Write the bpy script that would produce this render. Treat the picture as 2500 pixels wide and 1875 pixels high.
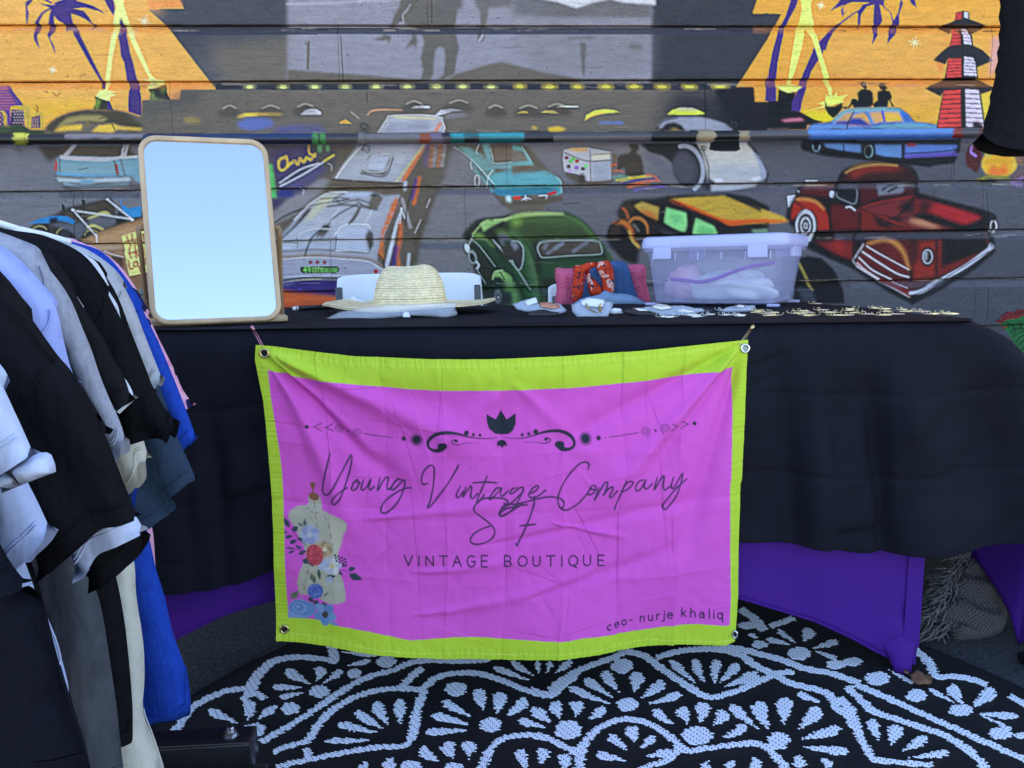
import bpy, bmesh, math, random
import numpy as np
from math import radians as rd, pi, sin, cos
from mathutils import Vector, Matrix
from mathutils.geometry import delaunay_2d_cdt

for o in list(bpy.data.objects):
    bpy.data.objects.remove(o)
scene = bpy.context.scene
COL = scene.collection
random.seed(7)
RNG = np.random.default_rng(11)

# ------------------------------------------------------------------ camera
CAM_H = 0.86
F = 1888.0                       # focal length in pixels of the 2500 px wide photograph
PITCH, YAW, ROLL = rd(8.73), rd(3.64), rd(-1.04)
_f = np.array([sin(YAW) * cos(PITCH), cos(YAW) * cos(PITCH), -sin(PITCH)])
_r0 = np.array([cos(YAW), -sin(YAW), 0.0])
_u0 = np.cross(_r0, _f)
_r = cos(ROLL) * _r0 + sin(ROLL) * _u0
_u = -sin(ROLL) * _r0 + cos(ROLL) * _u0
_C = np.array([0.0, 0.0, CAM_H])
cam = bpy.data.cameras.new('camera')
cam_ob = bpy.data.objects.new('camera', cam)
COL.objects.link(cam_ob)
cam.sensor_fit = 'HORIZONTAL'
cam.sensor_width = 36.0
cam.lens = F / 2500.0 * 36.0
cam.clip_start = 0.02
cam.clip_end = 2000.0
cam_ob.matrix_world = Matrix(((_r[0], _u[0], -_f[0], 0), (_r[1], _u[1], -_f[1], 0), (_r[2], _u[2], -_f[2], CAM_H), (0, 0, 0, 1)))
scene.camera = cam_ob

# ------------------------------------------------------------------ sky, sun, exposure
SUN_EL, SUN_AZ = rd(50), rd(-25)          # sun stands behind the painted building, which shades the stall
world = bpy.data.worlds.new('World')
scene.world = world
world.use_nodes = True
wn = world.node_tree
wn.nodes.clear()
sky = wn.nodes.new('ShaderNodeTexSky')
sky.sky_type = 'NISHITA'
sky.sun_disc = False
sky.sun_elevation = SUN_EL
sky.sun_rotation = SUN_AZ
sky.air_density = 1.0
sky.dust_density = 0.6
sky.ozone_density = 1.0
bg = wn.nodes.new('ShaderNodeBackground')
bg.inputs['Strength'].default_value = 0.12
wo = wn.nodes.new('ShaderNodeOutputWorld')
wn.links.new(sky.outputs[0], bg.inputs[0])
wn.links.new(bg.outputs[0], wo.inputs[0])
sl = bpy.data.lights.new('sun', 'SUN')
sl.energy = 4.5
sl.angle = rd(0.5)
sl.color = (1.0, 0.95, 0.88)
so = bpy.data.objects.new('sun', sl)
COL.objects.link(so)
sd = Vector((sin(SUN_AZ) * cos(SUN_EL), cos(SUN_AZ) * cos(SUN_EL), sin(SUN_EL)))
so.rotation_euler = sd.to_track_quat('Z', 'Y').to_euler()
so.location = (0, 30, 30)
vs = scene.view_settings
scene.display_settings.display_device = 'sRGB'
vs.view_transform = 'Standard'
vs.look = 'None'
vs.exposure = 2.35
vs.gamma = 1.0
vs.use_curve_mapping = False
scene.render.engine = 'CYCLES'
scene.cycles.use_denoising = True
scene.cycles.max_bounces = 8
scene.cycles.transparent_max_bounces = 16

# ------------------------------------------------------------------ measuring helpers (photo pixel -> point on a plane of the place)
def ray(x, y):
    x = np.asarray(x, float); y = np.asarray(y, float)
    return ((x - 1250) / F)[..., None] * _r - ((y - 937.5) / F)[..., None] * _u + _f
def hy(x, y, Y):
    d = ray(x, y); return _C + d * (np.asarray(Y) / d[..., 1])[..., None]
def hz(x, y, Z):
    d = ray(x, y); return _C + d * ((Z - CAM_H) / d[..., 2])[..., None]
WALL_Y = 2.9
T_FRONT, T_BACK, T_X0, T_X1 = 1.45, 2.21, -0.83, 1.02
def tz(x): return 0.745 - 0.012 * x       # table top height (the street falls a little to the right)
def ht(x, y):                              # pixel -> point on the table top
    d = ray(x, y); t = (0.745 - CAM_H) / (d[..., 2] + 0.012 * d[..., 0]); return _C + d * t[..., None] if np.ndim(t) else _C + d * t
def crop(x0, y0, s):
    def f(txt):
        a = np.array([[float(v) for v in p.split(',')] for p in txt.split()]) if isinstance(txt, str) else np.array(txt, float)
        return np.stack([x0 + a[:, 0] * s, y0 + a[:, 1] * s], 1)
    f.s = s
    return f

# ------------------------------------------------------------------ numpy noise
def vnoise(u, v, seed):
    r = np.random.default_rng(seed).random((64, 64))
    u = np.asarray(u, float); v = np.asarray(v, float)
    iu = np.floor(u).astype(int); iv = np.floor(v).astype(int)
    fu = u - iu; fv = v - iv
    fu = fu * fu * fu * (fu * (fu * 6 - 15) + 10); fv = fv * fv * fv * (fv * (fv * 6 - 15) + 10)
    g = lambda a, b: r[a % 64, b % 64]
    return ((g(iu, iv) * (1 - fu) + g(iu + 1, iv) * fu) * (1 - fv) + (g(iu, iv + 1) * (1 - fu) + g(iu + 1, iv + 1) * fu) * fv) * 2 - 1
def lin(c):
    c = np.asarray(c, float) / 255.0
    return np.where(c <= 0.04045, c / 12.92, ((c + 0.055) / 1.055) ** 2.4)
def sstep(a, b, x):
    t = np.clip((x - a) / (b - a), 0, 1); return t * t * (3 - 2 * t)
def catmull(p, n=8, closed=False):
    p = np.asarray(p, float)
    if len(p) < 3: return p
    q = np.vstack([p[-1], p, p[0], p[1]]) if closed else np.vstack([2 * p[0] - p[1], p, 2 * p[-1] - p[-2]])
    out = []
    m = len(q) - 3
    for i in range(m):
        a, b, c, d = q[i:i + 4]
        for k in range(n):
            t = k / n
            out.append(0.5 * ((2 * b) + (c - a) * t + (2 * a - 5 * b + 4 * c - d) * t * t + (3 * b - a - 3 * c + d) * t ** 3))
    if not closed: out.append(p[-1])
    return np.array(out)

# ------------------------------------------------------------------ paint canvas (flat print computed as colours per vertex)
class Canvas:
    def __init__(s, w, h, to_cell, base):
        s.w, s.h, s.map = w, h, to_cell
        s.a = np.empty((h, w, 3)); s.a[:] = lin(base)
    def _box(s, q, pad):
        x0 = max(0, int(np.floor(q[:, 0].min() - pad))); x1 = min(s.w, int(np.ceil(q[:, 0].max() + pad)) + 1)
        y0 = max(0, int(np.floor(q[:, 1].min() - pad))); y1 = min(s.h, int(np.ceil(q[:, 1].max() + pad)) + 1)
        return (x0, x1, y0, y1) if x1 > x0 and y1 > y0 else None
    def _blend(s, b, m, col, alpha, col2, ax):
        x0, x1, y0, y1 = b
        m = np.clip(m, 0, 1) * alpha
        c = lin(col)[None, None, :]
        if col2 is not None:
            yy, xx = np.mgrid[y0:y1, x0:x1]
            (ax0, ay0), (ax1, ay1) = ax
            dx, dy = ax1 - ax0, ay1 - ay0
            t = np.clip(((xx - ax0) * dx + (yy - ay0) * dy) / (dx * dx + dy * dy + 1e-9), 0, 1)[..., None]
            c = lin(col)[None, None] * (1 - t) + lin(col2)[None, None] * t
        s.a[y0:y1, x0:x1] = s.a[y0:y1, x0:x1] * (1 - m[..., None]) + c * m[..., None]
    def poly(s, pts, col, soft=0.0, alpha=1.0, smooth=False, col2=None, ax=None, tex=0.0):
        if smooth: pts = catmull(pts, 6, True)
        q = s.map(pts)
        soft = soft * 0.5 if soft >= 1 else 0.0
        pad = 2 + soft * 3
        b = s._box(q, pad)
        if b is None: return
        x0, x1, y0, y1 = b
        m = np.zeros((y1 - y0, x1 - x0))
        xs = np.arange(x0, x1); ys = np.arange(y0, y1)
        for oy in (-0.25, 0.25):
            for j, yv in enumerate(ys + oy):
                a = q; c = np.roll(q, -1, 0)
                k = (a[:, 1] > yv) != (c[:, 1] > yv)
                if not k.any(): continue
                xi = np.sort(a[k, 0] + (yv - a[k, 1]) / (c[k, 1] - a[k, 1]) * (c[k, 0] - a[k, 0]))
                for e0, e1 in zip(xi[0::2], xi[1::2]):
                    m[j] += 0.5 * np.clip(np.minimum(xs + 0.5, e1) - np.maximum(xs - 0.5, e0), 0, 1)
        if soft > 0.3:
            r = max(1, int(round(soft)))
            for _ in range(2):
                for axn in (0, 1):
                    p = np.pad(m, [(r, r) if k == axn else (0, 0) for k in (0, 1)], mode='edge')
                    cs = np.cumsum(p, axn); z = np.zeros_like(np.take(cs, [0], axn)); cs = np.concatenate([z, cs], axn)
                    n = m.shape[axn]
                    m = (np.take(cs, range(2 * r + 1, 2 * r + 1 + n), axn) - np.take(cs, range(0, n), axn)) / (2 * r + 1)
        if tex:
            yy, xx = np.mgrid[y0:y1, x0:x1]
            m = m * (1 - tex * np.clip(0.5 + vnoise(xx / 9.0, yy / 3.0, 5) * 0.9, 0, 1))
        if ax is not None:
            ax = s.map(np.array(ax, float))
        s._blend(b, m, col, alpha, col2, ax)
    def stroke(s, pts, w, col, soft=0.8, alpha=1.0, smooth=True, tex=0.0):
        pts = np.asarray(pts, float)
        w = np.broadcast_to(np.asarray(w, float), (len(pts),)) if np.ndim(w) == 0 else np.asarray(w, float)
        if smooth and len(pts) > 2:
            pw = catmull(np.column_stack([pts, w]), 6); pts, w = pw[:, :2], pw[:, 2]
        q = s.map(pts)
        sc = np.linalg.norm(s.map(pts[:1] + [[10, 0]]) - s.map(pts[:1])) / 10
        hw = np.maximum(w * sc / 2, 0.28)
        b = s._box(q, hw.max() + soft + 1.5)
        if b is None: return
        x0, x1, y0, y1 = b
        best = np.full((y1 - y0, x1 - x0), 1e9)
        for i in range(len(q) - 1):
            bb = s._box(q[i:i + 2], max(hw[i], hw[i + 1]) + soft + 1.5)
            if bb is None: continue
            X0, X1, Y0, Y1 = bb
            yy, xx = np.mgrid[Y0:Y1, X0:X1]
            d = q[i + 1] - q[i]; L = d @ d + 1e-12
            t = np.clip(((xx - q[i, 0]) * d[0] + (yy - q[i, 1]) * d[1]) / L, 0, 1)
            dd = np.hypot(xx - q[i, 0] - t * d[0], yy - q[i, 1] - t * d[1]) - (hw[i] * (1 - t) + hw[i + 1] * t)
            v = best[Y0 - y0:Y1 - y0, X0 - x0:X1 - x0]; np.minimum(v, dd, out=v)
        m = np.clip(0.5 - best / (2 * max(soft, 0.5)), 0, 1)
        if tex:
            yy, xx = np.mgrid[y0:y1, x0:x1]
            m = m * (1 - tex * np.clip(0.5 + vnoise(xx / 5.0, yy / 2.5, 9), 0, 1))
        s._blend(b, m, col, alpha, None, None)
    def ell(s, c, rx, ry, col, rot=0.0, **k):
        t = np.linspace(0, 2 * pi, 28, endpoint=False)
        x, y = rx * np.cos(t), ry * np.sin(t)
        s.poly(np.stack([c[0] + x * cos(rot) - y * sin(rot), c[1] + x * sin(rot) + y * cos(rot)], 1), col, **k)
    def arc(s, c, rx, ry, a0, a1, w, col, rot=0.0, **k):
        t = np.radians(np.linspace(a0, a1, 14))
        x, y = rx * np.cos(t), ry * np.sin(t)
        s.stroke(np.stack([c[0] + x * cos(rot) - y * sin(rot), c[1] + x * sin(rot) + y * cos(rot)], 1), w, col, smooth=False, **k)
    def sample(s, cx, cy):
        cx = np.clip(cx, 0, s.w - 1.001); cy = np.clip(cy, 0, s.h - 1.001)
        ix = cx.astype(int); iy = cy.astype(int); fx = (cx - ix)[..., None]; fy = (cy - iy)[..., None]
        a = s.a
        return (a[iy, ix] * (1 - fx) + a[iy, ix + 1] * fx) * (1 - fy) + (a[iy + 1, ix] * (1 - fx) + a[iy + 1, ix + 1] * fx) * fy

# ------------------------------------------------------------------ object helpers
def tag(o, label=None, cat=None, group=None, kind=None):
    if label: o['label'] = label
    if cat: o['category'] = cat
    if group: o['group'] = group
    if kind: o['kind'] = kind
    return o
def empty(name, loc=(0, 0, 0), label=None, cat=None, group=None):
    o = bpy.data.objects.new(name, None); COL.objects.link(o); o.location = loc
    o.empty_display_size = 0.05
    return tag(o, label, cat, group)
def link(name, me, mat, parent=None):
    o = bpy.data.objects.new(name, me); COL.objects.link(o)
    if mat is not None: me.materials.append(mat)
    if parent is not None:
        o.parent = parent
        o.matrix_parent_inverse = Matrix.Translation(-Vector(parent.location)) if parent.type == 'EMPTY' and parent.parent is None and not any(parent.rotation_euler) else Matrix.Identity(4)
    return o
def npmesh(name, V, faces, mat, parent=None, smooth=True, col=None):
    """V (n,3); faces (m,3|4) array or list of arrays"""
    me = bpy.data.meshes.new(name)
    V = np.ascontiguousarray(np.asarray(V, np.float32).reshape(-1, 3))
    if isinstance(faces, (list, tuple)) and len(faces) and not isinstance(faces[0], np.ndarray) and len(set(len(f) for f in faces)) > 1:
        me.from_pydata(V.tolist(), [], [tuple(int(i) for i in f) for f in faces])
    else:
        fs = np.asarray(faces, np.int32); k = fs.shape[1]; m = len(fs)
        me.vertices.add(len(V)); me.vertices.foreach_set('co', V.ravel())
        me.loops.add(m * k); me.loops.foreach_set('vertex_index', fs.ravel())
        me.polygons.add(m); me.polygons.foreach_set('loop_start', np.arange(0, m * k, k, dtype=np.int32))
        me.update(calc_edges=True)
    me.polygons.foreach_set('use_smooth', np.full(len(me.polygons), bool(smooth)))
    if col is not None:
        at = me.color_attributes.new('paint', 'FLOAT_COLOR', 'POINT')
        c4 = np.ones((len(V), 4), np.float32); c4[:, :3] = np.asarray(col).reshape(-1, 3)
        at.data.foreach_set('color', c4.ravel())
    me.update()
    return link(name, me, mat, parent)
def gridfaces(ny, nx, wrap=False, flip=False):
    j, i = np.mgrid[0:ny - 1, 0:(nx if wrap else nx - 1)]
    i2 = (i + 1) % nx
    f = np.stack([j * nx + i, j * nx + i2, (j + 1) * nx + i2, (j + 1) * nx + i], -1).reshape(-1, 4)
    return f[:, ::-1].copy() if flip else f
def tube(pts, r, n=8, cap=True):
    pts = np.asarray(pts, float); m = len(pts)
    r = np.broadcast_to(np.asarray(r, float), (m,))
    T = np.gradient(pts, axis=0); T /= np.linalg.norm(T, axis=1)[:, None] + 1e-12
    up = np.array([0, 0, 1.0]) if abs(T[0, 2]) < 0.9 else np.array([1.0, 0, 0])
    V = []
    N = np.cross(T[0], up); N /= np.linalg.norm(N)
    for i in range(m):
        N = N - T[i] * (N @ T[i]); N /= np.linalg.norm(N) + 1e-12
        B = np.cross(T[i], N)
        a = np.linspace(0, 2 * pi, n, endpoint=False)
        V.append(pts[i] + r[i] * (np.cos(a)[:, None] * N + np.sin(a)[:, None] * B))
    V = np.array(V).reshape(-1, 3)
    Fq = [tuple(f) for f in gridfaces(m, n, True)]
    if cap:
        Fq.append(tuple(range(n))[::-1]); Fq.append(tuple((m - 1) * n + k for k in range(n)))
    return V, Fq
def merge(parts):
    V, Fq, o = [], [], 0
    for v, f in parts:
        V.append(np.asarray(v).reshape(-1, 3)); Fq += [tuple(int(i) + o for i in q) for q in f]; o += len(V[-1])
    return np.vstack(V), Fq
def pyobj(name, vf, mat, parent=None, smooth=True):
    me = bpy.data.meshes.new(name)
    me.from_pydata(np.asarray(vf[0]).tolist(), [], [tuple(int(i) for i in q) for q in vf[1]])
    bm = bmesh.new(); bm.from_mesh(me); bmesh.ops.recalc_face_normals(bm, faces=bm.faces); bm.to_mesh(me); bm.free()
    me.polygons.foreach_set('use_smooth', np.full(len(me.polygons), bool(smooth)))
    me.update()
    return link(name, me, mat, parent)
def box(c, d, bev=0.0, rz=0.0, seg=2):
    bm = bmesh.new()
    bmesh.ops.create_cube(bm, size=1.0)
    for v in bm.verts: v.co = Vector((v.co.x * d[0], v.co.y * d[1], v.co.z * d[2]))
    if bev: bmesh.ops.bevel(bm, geom=bm.edges[:], offset=bev, segments=seg, affect='EDGES', profile=0.6)
    Rm = Matrix.Rotation(rz, 3, 'Z')
    V = np.array([(Rm @ v.co)[:] for v in bm.verts]) + np.array(c)
    bm.verts.index_update()
    Fq = [tuple(v.index for v in f.verts) for f in bm.faces]
    bm.free()
    return V, Fq
def lathe(prof, n=24, c=(0, 0, 0)):
    prof = np.asarray(prof, float); m = len(prof)
    a = np.linspace(0, 2 * pi, n, endpoint=False)
    V = np.stack([prof[:, 0:1] * np.cos(a), prof[:, 0:1] * np.sin(a), np.repeat(prof[:, 1:2], n, 1)], -1).reshape(-1, 3) + np.array(c)
    return V, [tuple(f) for f in gridfaces(m, n, True)]

# ------------------------------------------------------------------ materials
def mat(name, col, rough=0.6, spec=0.5, metal=0.0, noise=None, bump=None, sheen=0.0, attr=False, trans=0.0, alpha=1.0, coat=0.0, ior=1.45):
    """noise=(scale, amount, stretch xyz) colour variation; bump=(scale, strength, stretch, distance)"""
    m = bpy.data.materials.new(name); m.use_nodes = True
    nt = m.node_tree; b = nt.nodes['Principled BSDF']; L = nt.links.new
    b.inputs['Roughness'].default_value = rough
    b.inputs['Specular IOR Level'].default_value = spec
    b.inputs['Metallic'].default_value = metal
    b.inputs['IOR'].default_value = ior
    b.inputs['Alpha'].default_value = alpha
    if trans: b.inputs['Transmission Weight'].default_value = trans
    if coat: b.inputs['Coat Weight'].default_value = coat
    if sheen:
        b.inputs['Sheen Weight'].default_value = sheen; b.inputs['Sheen Roughness'].default_value = 0.5
    tc = nt.nodes.new('ShaderNodeTexCoord')
    if attr:
        a = nt.nodes.new('ShaderNodeVertexColor'); a.layer_name = 'paint'; src = a.outputs['Color']
    else:
        a = nt.nodes.new('ShaderNodeRGB'); a.outputs[0].default_value = (*col, 1); src = a.outputs[0]
    def tex(scale, st):
        mp = nt.nodes.new('ShaderNodeMapping'); mp.inputs['Scale'].default_value = st
        L(tc.outputs['Object'], mp.inputs['Vector'])
        n = nt.nodes.new('ShaderNodeTexNoise'); n.inputs['Scale'].default_value = scale; n.inputs['Detail'].default_value = 3.0; n.inputs['Roughness'].default_value = 0.6
        L(mp.outputs[0], n.inputs['Vector']); return n.outputs['Fac']
    for nz in ([noise] if noise and not isinstance(noise, list) else (noise or [])):
        n = tex(nz[0], nz[2] if len(nz) > 2 else (1, 1, 1))
        mr = nt.nodes.new('ShaderNodeMapRange'); mr.inputs[1].default_value = 0.25; mr.inputs[2].default_value = 0.75
        mr.inputs[3].default_value = 1 - nz[1]; mr.inputs[4].default_value = 1 + nz[1]
        L(n, mr.inputs[0])
        mx = nt.nodes.new('ShaderNodeMix'); mx.data_type = 'RGBA'; mx.blend_type = 'MULTIPLY'; mx.inputs[0].default_value = 1.0
        L(src, mx.inputs[6]); L(mr.outputs[0], mx.inputs[7]); src = mx.outputs[2]
    L(src, b.inputs['Base Color'])
    prev = None
    for bp in ([bump] if bump and not isinstance(bump, list) else (bump or [])):
        n = tex(bp[0], bp[2] if len(bp) > 2 else (1, 1, 1))
        bn = nt.nodes.new('ShaderNodeBump'); bn.inputs['Strength'].default_value = bp[1]; bn.inputs['Distance'].default_value = bp[3] if len(bp) > 3 else 0.002
        L(n, bn.inputs['Height'])
        if prev is not None: L(prev, bn.inputs['Normal'])
        prev = bn.outputs['Normal']
    if prev is not None: L(prev, b.inputs['Normal'])
    return m
# ================================================================== the painted wall
CS = 0.0031
WX0, WX1, WZ1 = -1.80, 2.44, 1.8856
BZ0, BS = 1.7009, 0.1847                    # first board joint in view, board exposure
def wall_cell(p):
    q = hy(p[:, 0], p[:, 1], WALL_Y)
    return np.stack([(q[:, 0] - WX0) / CS, (WZ1 - q[:, 2]) / CS], 1)
cv = Canvas(int((WX1 - WX0) / CS) + 2, int((WZ1 - 0.408) / CS) + 2, wall_cell, (108, 106, 106))
k_ = 625 / 2206
A1, A2, A3, A4 = [crop(625 * i, 0, k_) for i in range(4)]
B1, B2, B3, B4 = [crop(625 * i, 350, k_) for i in range(4)]
PX = crop(0, 0, 1.0)
P = cv.poly
def S(p, w, c, **k): cv.stroke(p, np.asarray(w, float) * k_, c, **k)      # widths in crop units
SP = cv.stroke
BLK = (22, 23, 30); BRN = (98, 92, 82)
# --- broad grounds
P(PX('-300,330 2900,330 2900,1000 -300,1000'), (124, 123, 128))
P(PX('-300,330 520,330 480,1000 -300,1000'), (116, 119, 130), soft=18)
P(PX('1700,330 2900,330 2900,1000 1500,1000'), (90, 95, 110), soft=30)
P(PX('1250,430 2000,400 2000,1000 1250,1000'), (104, 106, 116), soft=30, alpha=.7)
P(PX('2250,600 2900,540 2900,1000 2250,1000'), (74, 82, 104), soft=30, alpha=.7)
P(PX('-300,215 2900,215 2900,335 -300,335'), (114, 108, 99), soft=4)
P(PX('380,-300 2900,-300 2900,205 380,205'), (96, 97, 104), soft=3)
P(PX('400,-300 720,-300 720,90 400,150'), (80, 84, 95), soft=14)
P(PX('500,110 720,90 720,215 560,215'), (114, 109, 100), soft=14)
P(PX('1590,-300 1900,-300 1900,200 1590,200'), (68, 71, 80), soft=4)
P(PX('1640,215 1980,215 1980,335 1600,335'), (60, 62, 70), soft=24)
P(PX('1750,215 1990,205 1990,335 1760,335'), (44, 46, 55), soft=10)
# --- grey picture screen with hills
P(PX('702,-300 1590,-300 1590,197 702,197'), (140, 141, 154), soft=3)
P(PX('1250,60 1590,60 1585,180 1300,190'), (128, 129, 138), soft=20, alpha=.8)
P(PX('1250,-60 1590,-60 1590,40 1250,40'), (112, 112, 118), soft=8)
P(PX('1215,-60 1600,-60 1600,12 1520,8 1490,-2 1460,5 1408,22 1360,5 1280,-10'), (205, 206, 212), soft=1.5)
P(PX('1408,22 1450,6 1500,6 1588,14 1588,40 1300,40 1350,10'), (112, 111, 112), soft=4)
P(A2('270,605 340,605 560,625 800,640 1050,660 1300,680 1420,690 1420,712 270,712'), (112, 107, 98), soft=1)
P(A2('1720,640 1850,600 2000,555 2110,535 2206,555 2260,570 2500,630 2800,680 2800,712 1600,712'), (112, 107, 98), soft=1)
P(A2('440,360 465,360 455,605 435,605'), (112, 108, 100), soft=.8)
P(A3('585,370 640,370 625,660 608,660'), (110, 108, 106), soft=1.2)
P(A3('470,330 700,315 740,330 480,345'), (112, 110, 110), soft=2)
P(A3('1000,385 1120,390 1125,430 1010,420'), (112, 108, 104), soft=3)
for x in range(12):
    S(A2([(900 + x * 22, -60), (900 + x * 22, 20 - (x % 3) * 4)]), 5, (190, 190, 200), soft=1)
S(A2('270,38 600,30 900,12'), 10, (170, 172, 186), soft=2)
# figure on the screen: legs, hands
P(A2('1255,-60 1730,-60 1735,100 1715,250 1750,420 1730,500 1710,640 1620,690 1560,690 1620,640 1630,520 1625,420 1580,405 1545,440 1530,560 1530,640 1500,690 1420,690 1440,600 1420,500 1430,440 1450,360 1420,290 1380,290 1390,370 1375,430 1365,390 1330,400 1275,435 1310,380 1345,330 1330,230 1260,190 1215,210 1110,300 1165,310 1160,350 1130,390 1140,345 1090,355 1010,345 1080,320 1130,260 1170,200 1195,120 1235,60'), (108, 105, 100), soft=1.0)
S(A2('1330,40 1300,90 1265,130 1270,190 1240,200'), 7, (165, 165, 176), soft=1.2)
P(A2('1560,-60 1780,-60 1780,70 1700,90 1600,200 1560,120'), (106, 104, 102), soft=3)
P(A2('1925,20 2000,20 2000,130 1975,230 1985,250 1970,300 1975,330 1935,370 1915,355 1910,310 1905,280 1935,240 1930,130'), (114, 111, 107), soft=1)
P(A2('1870,-50 2206,-50 2206,60 1900,80'), (112, 111, 112), soft=5)
S(A2('1960,250 1950,310 1925,350'), 18, (168, 170, 182), soft=1)
# --- bluish sky sheen painted into the board coves under the dark parts
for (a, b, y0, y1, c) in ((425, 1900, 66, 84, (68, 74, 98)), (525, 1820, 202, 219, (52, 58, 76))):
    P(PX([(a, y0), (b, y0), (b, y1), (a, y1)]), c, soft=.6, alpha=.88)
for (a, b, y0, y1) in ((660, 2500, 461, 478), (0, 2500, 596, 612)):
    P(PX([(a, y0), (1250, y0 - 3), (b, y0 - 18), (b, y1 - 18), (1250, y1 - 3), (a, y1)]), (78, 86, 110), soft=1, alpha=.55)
for (a, b, y0) in ((0, 425, 62), (0, 530, 199), (1900, 2500, 63), (1830, 2500, 196)):
    pass
# row of painted bulbs on the sill under the screen
for i, (x, r) in enumerate([(608, 1.0), (690, 1.0), (768, 1.0), (842, 1.05), (918, 1.1), (994, 1.15), (1066, 1.1), (1130, 1.1), (1199, 1.1), (1270, 1.1), (1343, 1.3), (1411, 1.1), (1480, 1.3), (1550, 1.3), (1618, 1.3), (1685, 1.3), (1760, 1.5)]):
    y = 211 if x < 1250 else 210
    P(PX([(x - 15 * r, y - 6), (x, y - 9), (x + 15 * r, y - 5), (x + 14 * r, y + 6), (x, y + 8 * r), (x - 14 * r, y + 6)]), (148, 152, 105) if x < 1240 else (170, 155, 70), soft=1.2, smooth=True, alpha=.75)
    cv.ell((x, y), 9 * r, 4.6, (222, 228, 140) if x < 1240 else (230, 205, 90), soft=.5)
# --- left orange picture
OR = (240, 170, 88)
P(A1('-600,-500 1500,-500 1545,0 1585,75 1275,80 1410,200 1490,290 1800,690 1860,770 1560,770 1555,858 1225,862 1225,1000 1000,1100 -600,1160'), OR, soft=.6)
P(A1('-600,-200 1400,-200 1400,100 -600,60'), (236, 172, 100), soft=12, alpha=.6)
P(A1('-600,700 1500,700 1850,770 1550,770 -600,770'), (228, 158, 80), soft=2, alpha=.5)
P(A1('150,860 700,850 1000,940 900,1080 300,1100'), (238, 178, 52), soft=12, alpha=.8)
P(A1('1270,0 1560,0 1580,70 1280,76'), (228, 140, 84), soft=2, alpha=.8)
PU = (72, 56, 140)
# palm one
P(A1('440,40 540,0 600,-80 700,-60 660,10 700,20 800,50 870,90 905,122 840,95 740,70 630,75 720,95 770,150 795,200 828,215 770,265 800,215 740,170 680,140 615,120 630,200 665,250 720,360 790,500 860,640 900,720 905,765 872,760 865,700 780,560 690,400 630,290 610,255 560,270 552,205 500,180 470,140 470,200 468,260 430,330 470,400 478,475 440,380 405,300 415,220 430,120 445,80 380,120 340,190 345,240 320,320 345,428 295,350 285,260 310,180 360,110 430,70 330,25 260,60 240,200 228,205 222,100 222,20 300,-20 400,-10 480,45'), PU, soft=.4)
P(A1('300,-12 380,5 460,45 400,40 320,30 262,70 250,120 240,60'), OR, soft=.4)
# trunk with spray behind, and yellow light beams
P(A1('880,-60 965,-60 995,80 980,140 930,60 910,20'), PU, soft=.4)
P(A1('1040,150 1062,190 1080,230 1090,300 1105,360 1120,450 1150,550 1170,640 1195,720 1215,830 1225,1000 1105,960 1105,850 1115,740 1090,690 1085,640 1070,540 1040,480 1030,380 1015,290 1025,220'), PU, soft=.4)
LY = (224, 232, 148)
P(A1('960,-60 1070,-60 1068,40 1095,130 1125,220 1165,330 1240,500 1320,680 1290,680 1195,500 1130,360 1085,240 1040,150 1025,220 1000,350 970,500 950,680 920,770 900,770 905,690 930,500 950,360 965,280 985,140 1000,60'), LY, soft=.5)
P(A1('955,275 1030,270 1020,310 960,300'), (214, 214, 150), soft=3, alpha=.8); P(A1('1090,250 1160,250 1170,300 1110,300'), (206, 206, 160), soft=3, alpha=.8)
P(A1('820,825 860,780 830,770 880,778 895,765 930,775 1000,790 950,800 1010,815 950,835 950,870 900,865 860,850'), LY, soft=.5)
P(A1('815,825 870,850 945,872 975,950 800,940 830,890'), (64, 74, 42), soft=.5); P(A1('815,835 870,858 845,940 805,940 825,880'), (120, 150, 66), soft=1.2)
P(A1('930,865 945,875 975,948 920,948'), PU, soft=.4)
P(A1('1255,770 1285,700 1240,690 1300,670 1320,655 1340,680 1420,690 1400,720 1330,750'), LY, soft=.5)
P(A1('1268,765 1340,752 1420,720 1440,800 1470,860 1290,865 1300,800'), (60, 66, 56), soft=.5); P(A1('1310,770 1340,840 1410,860 1420,880 1280,880 1300,820'), (120, 150, 80), soft=1.0); P(A1('1370,750 1430,730 1436,790 1390,810'), (84, 108, 60), soft=2)
for (c, r) in ((A1('455,605')[0], 11), (A1('1245,185')[0], 17)):
    for a in (20, 65, 110, 155):
        d = np.array([cos(rd(a)), sin(rd(a))]) * r * (1 if a in (20, 110) else .7)
        SP([c - d, c, c + d], [0.4, 3.2, 0.4], (246, 222, 190), soft=.6, smooth=False)
S(A1('380,790 400,785 412,800'), 3, (90, 60, 40)); S(A1('455,790 485,825 520,800'), 3, (120, 80, 50)); S(A1('690,660 715,645 740,648'), 2.5, (140, 90, 50)); S(A1('575,665 590,655'), 2.5, (140, 90, 50))
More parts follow.
